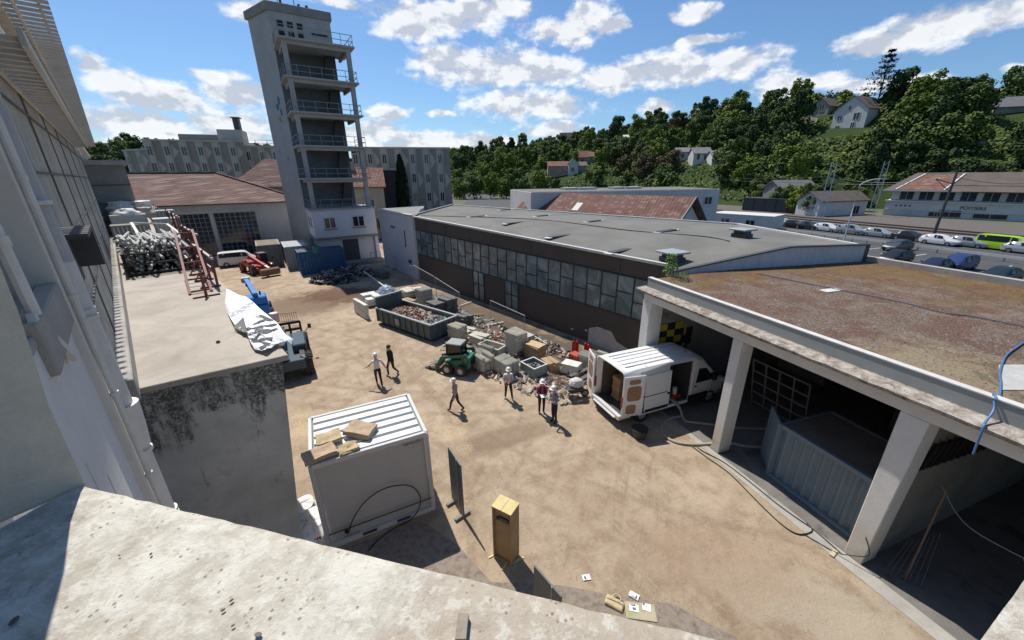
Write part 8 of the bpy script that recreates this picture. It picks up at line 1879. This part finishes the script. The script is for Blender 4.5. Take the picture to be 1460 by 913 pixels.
# white door leaf / frame leaning
t=thing('white_window_frame','white rectangular frame lying tilted on the metal behind the stillage','frame',LP(32,1.2,TZ+1.0)); mb=MB()
c=[np.array(LP(30.6,.5,TZ+1.0)),np.array(LP(33.4,.4,TZ+1.5)),np.array(LP(33.2,2.0,TZ+1.3)),np.array(LP(30.8,2.3,TZ+.9))]
for i in range(4): mb.bar(tuple(c[i]),tuple(c[(i+1)%4]),.14,.09)
mb.build('frame',M_WHST,t,world=True)
for i,(s,t_,w_,l_,h_,m,lab) in enumerate(((35.2,.2,1.6,1.2,1.3,M_CONCD,'grey low box on the terrace behind the metal pile'),(36,2.2,1.4,1.3,1.5,M_GALV,'ribbed pale crate on the terrace near the red rails'),(37.2,.4,1.8,1.3,1.8,M_WPAN,'pale crate with white sheets near the far end of the terrace'),(38,2.3,1.2,1.2,1.9,M_GREYC,'grey crate beside the white sheets at the terrace end'))):
    tt=thing('storage_crate',lab,'crate',LP(s,t_,TZ),-LA); mb=MB(); mb.bx(-w_/2,w_/2,-l_/2,l_/2,0,h_); mb.build('box',m,tt,bevel=.02); mb=MB()
    for x in np.arange(-w_/2+.1,w_/2,.2): mb.bx(x,x+.06,-l_/2-.04,-l_/2-.002,.1,h_-.1)
    mb.build('slats',M_WHST,tt)
for i,(s,t_,z,r,lab,m) in enumerate(((37.2,.3,1.5,.6,'white crumpled sacks heaped at the far end of the terrace',M_BAG),(37.6,1.3,1.5,.5,'cream sheets and rags beside the white sacks',mat('cream_rag',(.5,.42,.32),.9,var=.3,vs=3)),(38.5,.2,1.9,.6,'topmost pale sacks against the concrete hut',M_BAG),(38.4,1.3,1.9,.5,'grey-white sacks right of the topmost ones',M_BAG))): bag('rag_heap',LP(s,t_,TZ+z),r,.7,m,lab,i+3,(1.3,1))
# red guard frames along terrace edge (perspective: lying against each other)
M_POLW=mat('pale_pole',(.52,.47,.44),.6,var=.2,vs=4)
def rail(s0,s1,t0,z1,lab,seed):
    q=random.Random(seed); t=thing('red_guardrail',lab,'guardrail',LP((s0+s1)/2,t0,TZ),group='red steel guard frames on the terrace edge')
    mb=MB(); n_=max(2,int((s1-s0)/1.2)+1)
    for i in range(n_):
        s=s0+(s1-s0)*i/(n_-1); mb.bar(LP(s,t0,TZ),LP(s+q.uniform(-.15,.15),t0+q.uniform(-.05,.05),TZ+z1+.1),.07)
        mb.bar(LP(s,t0-.55,TZ+.04),LP(s,t0+.1,TZ+.04),.06)
        mb.bar(LP(s,t0-.5,TZ+.05),LP(s,t0,TZ+z1*.7),.045)
    mb.bar(LP(s0,t0,TZ+z1*.5),LP(s1,t0,TZ+z1*.5),.05); mb.build('posts',M_REDS,t,world=True)
    mb=MB(); mb.bar(LP(s0-.3,t0+.03,TZ+z1),LP(s1+.3,t0+.03,TZ+z1*.98),.08); mb.bar(LP(s0,t0+.03,TZ+z1*.55),LP(s1,t0+.03,TZ+z1*.52),.06); mb.build('top_rail',M_POLW,t,world=True)
rail(18.6,23.2,2.05,1.15,'nearest red steel guard frame standing on the terrace edge',1); rail(24,29.5,2.35,1.5,'second red guard frame with a pale top rail beside the stillage',2); rail(30.2,37,2.4,1.9,'third red guard frame farther along the terrace edge',3); rail(37.8,52,2.5,1.6,'farthest red guard frame near the concrete hut',4)
t=thing('red_ladder','leaning rusty red ladder-like frame at the near end of the terrace edge','ladder',LP(18,1.7,TZ)); mb=MB()
A_=np.array(LP(22.,1.5,TZ+1.9));B_=np.array(LP(17.9,1.1,TZ+.03)); A2=np.array(LP(22.,2.1,TZ+1.9));B2=np.array(LP(17.9,1.75,TZ+.03)); mb.bar(A_,B_,.08); mb.bar(A2,B2,.08)
for f in (.05,.3,.55,.8,.97): mb.bar(A_+(B_-A_)*f,A2+(B2-A2)*f,.06)
mb.build('frame',M_REDS,t,world=True)
t=thing('red_post_stand','short red post on a cross foot in front of the leaning frame','stand',LP(17.2,1.5,TZ)); mb=MB(); mb.bar(LP(17.2,1.5,TZ),LP(17.2,1.5,TZ+.9),.06); mb.bar(LP(16.9,1.5,TZ+.03),LP(17.6,1.5,TZ+.03),.05); mb.bar(LP(17.2,1.1,TZ+.03),LP(17.2,1.9,TZ+.03),.05); mb.build('post',M_REDS,t,world=True)
# white tarpaulin banner draped over terrace edge
tarp=thing('white_banner','white crumpled printed banner draped over the terrace corner','banner',tuple(G(370,470,TZ)))
ctrl={ }
rows=[[(323,412),(352,425),(380,448),(396,462),(408,478),(419,484)],
      [(321,432),(345,440),(368,452),(386,470),(402,484),(416,489)],
      [(324,446),(340,452),(356,463),(372,478),(392,488),(411,489)],
      [(334,464),(343,466),(350,472),(362,482),(378,494),(398,491)],
      [(336,468),(346,473),(352,476),(356,486),(363,499),(378,499)]]
def bz(i,j):
    x,y=rows[i][j]; edge=j>=4 or (i<2 and j>=3); z=TZ+.05+ (.10 if (i+j)%2 else .02)
    if i<=1 and j<=4: z=TZ+.16
    return G(x,y,z)
NU,NV=40,40; mb=MB()
ctl=np.array([[bz(i,j) for j in range(6)] for i in range(5)])
def bil(u,v):
    a=u*4; i=min(3,int(a)); f=a-i; b=v*5; j=min(4,int(b)); g=b-j; f=f*f*(3-2*f)*.5+f*.5; g=g*g*(3-2*g)*.5+g*.5
    p=(ctl[i,j]*(1-f)+ctl[i+1,j]*f)*(1-g)+(ctl[i,j+1]*(1-f)+ctl[i+1,j+1]*f)*g
    w_=.06*mnoise.noise((u*5,v*6,2))+.035*abs(mnoise.noise((u*9+v*8,v*5,7)))*2
    return (p[0],p[1],p[2]+w_)
for i in range(NU+1):
    for j in range(NV+1): mb.v.append(bil(i/NU,j/NV))
for i in range(NU):
    for j in range(NV): a=i*(NV+1)+j; mb.f.append((a,a+NV+1,a+NV+2,a+1)); mb.m.append(0)
mb.build('sheet',mat('banner_white',(.78,.79,.82),.55,var=.04,vs=3,bump=.3,bs=6),tarp,world=True,smooth=True)
LT={'U':[[(0,1),(0,.25),(.15,0),(.45,0),(.6,.25),(.6,1)]],'N':[[(0,0),(0,1),(.6,0),(.6,1)]],'I':[[(.3,0),(.3,1)]],'K':[[(0,0),(0,1)],[(.6,1),(0,.45),(.6,0)]],'F':[[(0,0),(0,1),(.55,1)],[(0,.5),(.45,.5)]],'A':[[(0,0),(.3,1),(.6,0)],[(.12,.4),(.48,.4)]],'T':[[(.3,0),(.3,1)],[(0,1),(.6,1)]],'E':[[(.55,0),(0,0),(0,1),(.55,1)],[(0,.5),(.45,.5)]],'S':[[(.55,.9),(.3,1),(.05,.8),(.3,.52),(.55,.25),(.3,0),(.0,.12)]],
'a':[[(.05,.6),(.5,.6),(.5,0),(.1,0),(0,.2),(.15,.35),(.5,.35)]],'i':[[(.25,0),(.25,.6)],[(.25,.8),(.25,.9)]],'r':[[(.05,0),(.05,.65)],[(.05,.45),(.25,.62),(.5,.62)]],'e':[[(.0,.33),(.5,.33),(.45,.6),(.1,.6),(0,.33),(.1,0),(.5,.03)]]}
from mathutils.bvhtree import BVHTree
FLV=[]
def banner_text(txt,px,size,mirror=False,rot=0.,m=None,sx=1.,th=.17):
    """painted letter strokes following the folds of the cloth"""
    P=G(px[0],px[1],TZ+.2); V=[Vector(v) for v in mb.v]+FLV; Fc=list(mb.f)+([tuple(range(len(mb.v),len(mb.v)+len(FLV)))] if FLV else []); bv=BVHTree.FromPolygons(V,Fc); o_=MB(); W0=len(txt)*.8
    def dr(x,y):
        x=(x-W0/2)*size*sx; y=(y-.5)*size; x=-x if mirror else x; X=P[0]+x*cos(rot)-y*sin(rot); Y=P[1]+x*sin(rot)+y*cos(rot); h=bv.ray_cast(Vector((X,Y,TZ+3)),Vector((0,0,-1)))[0]; return None if h is None else (X,Y,h.z+.012)
    for k_,ch in enumerate(txt):
        for stt in LT[ch]:
            for (x0,y0),(x1,y1) in zip(stt[:-1],stt[1:]):
                l_=math.hypot(x1-x0,y1-y0); n_=max(2,int(l_/.06)); nx,ny=-(y1-y0)/l_*th/2,(x1-x0)/l_*th/2
                for q_ in range(n_):
                    for sd in (-1,0):
                        t0,t1=q_/n_,(q_+1.02)/n_; ps=[dr(k_*.8+x0+(x1-x0)*t+nx*w2,y0+(y1-y0)*t+ny*w2) for t,w2 in ((t0,sd),(t1,sd),(t1,sd+1),(t0,sd+1))]
                        if None not in ps: o_.quad(*ps)
    o_.build('lettering',m or M_BLACK,tarp,world=True,fix=False)
_d=G(384,452,TZ+.2)-G(358,480,TZ+.2)
banner_text('UNIK',(373,468),.85,rot=math.atan2(_d[1],_d[0]),m=mat('banner_ink',(.06,.06,.065),.7)); fl=MB(); fl.add([tuple(G(x,y,z)) for x,y,z in ((332,467,TZ+.10),(347,452,TZ+.42),(353,475,TZ+.16),(342,473,TZ+.06))],[(0,1,2,3)]); FLV[:]=[Vector(v) for v in fl.v]; fl.build('grey_underside',mat('banner_back',(.33,.34,.35),.8,var=.1,vs=4),tarp,world=True,fix=False)
banner_text('aire',(344,468),.34,mirror=True,rot=R(15),m=mat('banner_ink2',(.10,.10,.10),.7)); banner_text('FAITES',(344,440),.24,rot=R(-80),m=mat('banner_faint',(.42,.44,.48),.7))
# pebble on terrace
mb=MB(); mb.ball((0,0,0),.05,8,5); ob=mb.build('stone_chip',mat('chip9',(.1,.08,.07),.9)); ob.location=G(311,488,TZ+.02); tag(ob,'small dark stone lying alone on the terrace','stone chip')

# ================================================================== PEOPLE
SKIN=mat('skin',(.50,.30,.22),.6,spec=.3)
def person(lab,P,face_az,joints,mats,hat=None,hair=None,jacket=None,extras=None,scale=1.):
    """one continuous skinned body. joints in local metres: x right, y forward, z up"""
    J=dict(pelvis=(0,0,.95),waist=(0,.01,1.08),chest=(0,.02,1.32),neck=(0,.03,1.49),head0=(0,.05,1.60),head1=(0,.06,1.72),
      shL=(-.19,.02,1.42),elL=(-.24,0,1.14),wrL=(-.22,.12,.92),haL=(-.215,.15,.85),shR=(.19,.02,1.42),elR=(.24,0,1.14),wrR=(.22,.12,.92),haR=(.215,.15,.85),
      hipL=(-.095,0,.92),knL=(-.10,.02,.50),anL=(-.10,-.03,.09),toL=(-.11,.14,.04),hipR=(.095,0,.92),knR=(.10,.02,.50),anR=(.10,-.03,.09),toR=(.11,.14,.04))
    J.update(joints)
    Rr=dict(pelvis=(.15,.11),waist=(.135,.10),chest=(.165,.115),neck=(.06,.06),head0=(.075,.085),head1=(.088,.10),shL=(.07,.07),elL=(.047,.047),wrL=(.032,.03),haL=(.036,.026),shR=(.07,.07),elR=(.047,.047),wrR=(.032,.03),haR=(.036,.026),
      hipL=(.095,.10),knL=(.065,.065),anL=(.045,.05),toL=(.045,.035),hipR=(.095,.10),knR=(.065,.065),anR=(.045,.05),toR=(.045,.035))
    ED=[('pelvis','waist'),('waist','chest'),('chest','neck'),('neck','head0'),('head0','head1')]
    for s in 'LR': ED+=[('chest','sh'+s),('sh'+s,'el'+s),('el'+s,'wr'+s),('wr'+s,'ha'+s),('pelvis','hip'+s),('hip'+s,'kn'+s),('kn'+s,'an'+s),('an'+s,'to'+s)]
    names=list(J); me=bpy.data.meshes.new('person_skel'); 
    verts=[Vector(J[n_]) for n_ in names]; edges=[(names.index(a),names.index(b)) for a,b in ED]; rad=[Rr[n_] for n_ in names]
    for s in 'LR':  # five fingers
        h=Vector(J['ha'+s]); w_=Vector(J['wr'+s]); d=(h-w_).normalized(); sd=d.cross(Vector((0,1,0))).normalized() if abs(d.y)<.9 else Vector((1,0,0)); fwd_=sd.cross(d)
        hi=names.index('ha'+s)
        for k_,(o,l) in enumerate(((-.022,.055),(-.008,.065),(.008,.062),(.022,.048),)):
            i0=len(verts); verts+= [h+d*.03+fwd_*o,h+d*(.03+l*.6)+fwd_*o+sd*.01*(1 if s=='L' else -1),h+d*(.03+l)+fwd_*o+sd*.028*(1 if s=='L' else -1)]; rad+=[(.011,.011),(.009,.009),(.007,.007)]; edges+=[(hi,i0),(i0,i0+1),(i0+1,i0+2)]
        i0=len(verts); verts+=[h+fwd_*.035-d*.01,h+fwd_*.055+d*.03]; rad+=[(.012,.012),(.009,.009)]; edges+=[(hi,i0),(i0,i0+1)]
    me.from_pydata([tuple(v) for v in verts],edges,[]); sk0=bpy.data.objects.new('person_skel',me); COL.objects.link(sk0); md=sk0.modifiers.new('skin','SKIN')
    if not me.skin_vertices: 
        bm=bmesh.new(); bm.from_mesh(me); bm.verts.layers.skin.verify(); bm.to_mesh(me); bm.free()
    for i,v in enumerate(me.skin_vertices[0].data): v.radius=rad[i]; v.use_root=(i==0)
    md.use_smooth_shade=True; ms=sk0.modifiers.new('sub','SUBSURF'); ms.levels=2; ms.render_levels=2
    dg=bpy.context.evaluated_depsgraph_get(); dg.update(); me2=bpy.data.meshes.new_from_object(sk0.evaluated_get(dg)); bpy.data.objects.remove(sk0)
    top,bot,shoe,slv=mats
    for m in (SKIN,top,bot,shoe): 
        pass
    me2.materials.clear(); [me2.materials.append(m) for m in (SKIN,top,bot,shoe)]
    def seg(p,a,b):
        a=Vector(J[a]);b=Vector(J[b]); t_=max(0,min(1,(p-a).dot(b-a)/(b-a).length_squared)); return (p-(a+(b-a)*t_)).length,t_
    for f in me2.polygons:
        p=f.center; best=None
        for a,b in ED:
            d_,t_=seg(p,a,b)
            if a in('pelvis',) and b[:3]=='hip': d_+=.0
            r_=Rr[a][0]*(1-t_)+Rr[b][0]*t_; d_=d_-r_
            if best is None or d_<best[0]: best=(d_,a,b,t_)
        _,a,b,t_=best
        if b in('head0','head1') or (b=='neck' and t_>.75): mi=0
        elif b[:2]=='ha' : mi=0
        elif b[:2]=='wr': mi=1 if (slv=='long' and t_<.9) else 0
        elif b[:2]=='el': mi=1 if (slv=='long' or t_<.6) else 0
        elif b[:2] in('hi','kn'): mi=2
        elif b[:2]=='an': mi=2 if t_<.88 else 3
        elif b[:2]=='to': mi=3
        elif b=='waist': mi=2 if t_<.35 else 1
        else: mi=1
        f.material_index=mi; f.use_smooth=True
    # face
    hd=Vector(J['head0'])*.5+Vector(J['head1'])*.5; 
    t=thing('person',lab,'person',P,R(-face_az)); t.scale=(scale,)*3
    bd=bpy.data.objects.new('body',me2); COL.objects.link(bd); bd.parent=t
    # lowest point to ground
    zmin=min(v.co.z for v in me2.vertices); bd.location.z=-zmin; dz=-zmin
    f=MB(); f.hexa([(hd.x-.014,hd.y+.085,hd.z-.03),(hd.x+.014,hd.y+.085,hd.z-.03),(hd.x+.014,hd.y+.118,hd.z-.03),(hd.x-.014,hd.y+.118,hd.z-.03)],[(hd.x-.006,hd.y+.08,hd.z+.02),(hd.x+.006,hd.y+.08,hd.z+.02),(hd.x+.006,hd.y+.098,hd.z+.02),(hd.x-.006,hd.y+.098,hd.z+.02)])
    for v in range(len(f.v)): f.v[v]=(f.v[v][0],f.v[v][1],f.v[v][2]+dz)
    f.build('nose',SKIN,t,smooth=True)
    for s in (-1,1): e=MB(); e.ball((hd.x+s*.032,hd.y+.088,hd.z+.018+dz),.011,8,5); e.build('eye',M_BLACK,t); e=MB(); e.ball((hd.x+s*.088,hd.y-.005,hd.z+dz),.022,8,5,(.45,.8,1.2)); e.build('ear',SKIN,t)
    e=MB(); e.box((hd.x,hd.y+.093,hd.z-.05+dz),(.05,.012,.009)); e.build('mouth',mat('lips',(.35,.12,.10),.5),t)
    if hair is not None:
        e=MB(); e.ball((hd.x,hd.y-.018,hd.z+.035+dz),.112,14,9,(.92,1.02,.95)); vv=[i for i,v in enumerate(e.v)]; e.build('hair',hair,t,smooth=True)
    if hat is not None:
        e=MB(); N=18; prof=[(.150,.0),(.128,.012),(.122,.05),(.105,.095),(.06,.125),(.0,.133)]
        for r_,z_ in prof:
            for i in range(N): a=6.283*i/N; e.v.append((hd.x+r_*cos(a)*.92,hd.y+r_*sin(a)*(1.05 if z_>0.005 or sin(a)>0 else .95)+(.025 if z_<.005 and sin(a)>.3 else 0),hd.z+.05+z_+dz))
        for k_ in range(len(prof)-1):
            for i in range(N): e.f.append((k_*N+i,k_*N+(i+1)%N,(k_+1)*N+(i+1)%N,(k_+1)*N+i)); e.m.append(0)
        e.build('hard_hat',hat,t,smooth=True)
    if jacket is not None:
        e=MB(); N=16; ch=Vector(J['chest']); wa=Vector(J['pelvis']); zs_=[(-.08,.20,.145,wa),(.12,.185,.135,None),(.38,.205,.145,ch),(.47,.17,.11,ch),(.54,.09,.085,ch)]
        for k_,(z_,rx_,ry_,_) in enumerate(zs_):
            c=wa+(ch-wa)*min(1,max(0,z_/.37)); z=wa.z+z_
            for i in range(N): a=6.283*i/N+1.57+.001; a0=1.57+.28+ (6.283-.56)*i/(N-1); e.v.append((c.x+rx_*cos(a0),c.y+ry_*sin(a0),z+dz))
        for k_ in range(len(zs_)-1):
            for i in range(N-1): e.f.append((k_*N+i,k_*N+i+1,(k_+1)*N+i+1,(k_+1)*N+i)); e.m.append(0)
        e.build('jacket',jacket,t,smooth=True,fix=False)
    if extras: extras(t,J,dz)
    return t
def cl(n,c): return mat(n,c,.9,var=.12,vs=8)
HATW=mat('hat_white',(.78,.78,.77),.35); HAIRB=mat('hair_dark',(.03,.022,.018),.7); SHOE=mat('shoe_dark',(.03,.027,.025),.6)
walkL=dict(knL=(-.10,.20,.52),anL=(-.09,.18,.11),toL=(-.09,.33,.06),knR=(.10,-.03,.50),anR=(.11,-.30,.13),toR=(.11,-.18,.04),elL=(-.25,-.10,1.15),wrL=(-.26,-.05,.90),haL=(-.26,-.02,.83),elR=(.25,.03,1.14),wrR=(.27,.20,.95),haR=(.27,.25,.90))
walkR={k.replace('L','#').replace('R','L').replace('#','R'):(-v[0],v[1],v[2]) for k,v in walkL.items()}
def GZ(px): p=G(*px); return (p[0],p[1],0.)
def mirrorx(d): return {(k[:-1]+('R' if k[-1]=='L' else 'L')):(-v[0],v[1],v[2]) for k,v in d.items()}
walkR=mirrorx(walkL)
armout=dict(walkL); armout.update(elL=(-.36,.02,1.20),wrL=(-.52,.12,1.10),haL=(-.58,.14,1.08),elR=(.33,-.05,1.17),wrR=(.42,-.12,.98),haR=(.45,-.14,.93))
person('person in white top and white hard hat walking with arms spread, leftmost of the six',GZ((541,549)),-25,armout,(cl('top_white',(.70,.68,.68)),cl('trouser_black',(.025,.025,.03)),SHOE,'short'),hat=HATW,scale=.99)
def st(o): d=dict(o); return d
person('bareheaded person in a black suit walking beside the one in the white top',GZ((560,535)),-140,walkR,(cl('suit_black',(.02,.02,.022)),cl('suit_trouser',(.03,.03,.032)),SHOE,'long'),hair=HAIRB,jacket=cl('suit_jacket',(.016,.016,.018)),scale=1.02)
wk=dict(walkL); wk.update(knL=(-.1,.22,.53),anL=(-.1,.30,.12),toL=(-.1,.45,.07),knR=(.1,-.06,.50),anR=(.1,-.36,.15))
person('person in a beige vest and hard hat striding alone in the middle of the yard',GZ((651,586)),-75,wk,(cl('vest_beige',(.36,.32,.27)),cl('trouser_brownish',(.06,.05,.045)),SHOE,'long'),hat=mat('hat_cream',(.72,.68,.58),.4),scale=.93)
hold=dict(elL=(-.22,.06,1.14),wrL=(-.08,.26,1.12),haL=(-.04,.30,1.13),elR=(.23,.06,1.14),wrR=(.10,.27,1.10),haR=(.05,.31,1.10),head0=(0,.07,1.60),head1=(0,.10,1.71))
stand2=dict(hold); stand2.update(knL=(-.14,.06,.5),anL=(-.18,.10,.09),toL=(-.20,.26,.04),knR=(.12,-.02,.5),anR=(.14,-.12,.09),toR=(.20,.02,.04))
def papers(t,J,dz):
    e=MB(); e.box((0.0,.34,1.13+dz),(.22,.28,.012)); e.build('held_papers',M_PAPER,t)
def folder(t,J,dz):
    e=MB(); e.box((.12,.22,1.05+dz),(.05,.20,.30)); e.build('held_folder',mat('folder_red',(.30,.05,.04),.7),t)
person('person in a white shirt with a small reddish folder standing by the block piles',GZ((725,569)),170,stand2,(cl('shirt_white',(.62,.61,.60)),cl('trouser_dark',(.03,.03,.035)),mat('shoe_light',(.45,.44,.43),.6),'long'),hat=mat('hat_pale',(.66,.65,.62),.4),extras=folder,scale=.96)
person('person with a magenta scarf under a dark jacket and white hard hat reading papers',GZ((772,589)),175,hold,(cl('scarf_magenta',(.45,.07,.17)),cl('trouser_black2',(.02,.02,.022)),SHOE,'long'),hat=HATW,jacket=cl('jacket_navy',(.025,.028,.038)),extras=papers,scale=.97)
person('person in grey vest, dark trousers and pale hard hat, nearest the van',GZ((790,602)),-120,hold,(cl('vest_grey',(.22,.23,.27)),cl('trouser_navy',(.02,.024,.04)),SHOE,'long'),hat=mat('hat_light',(.70,.69,.66),.4),scale=1.0)
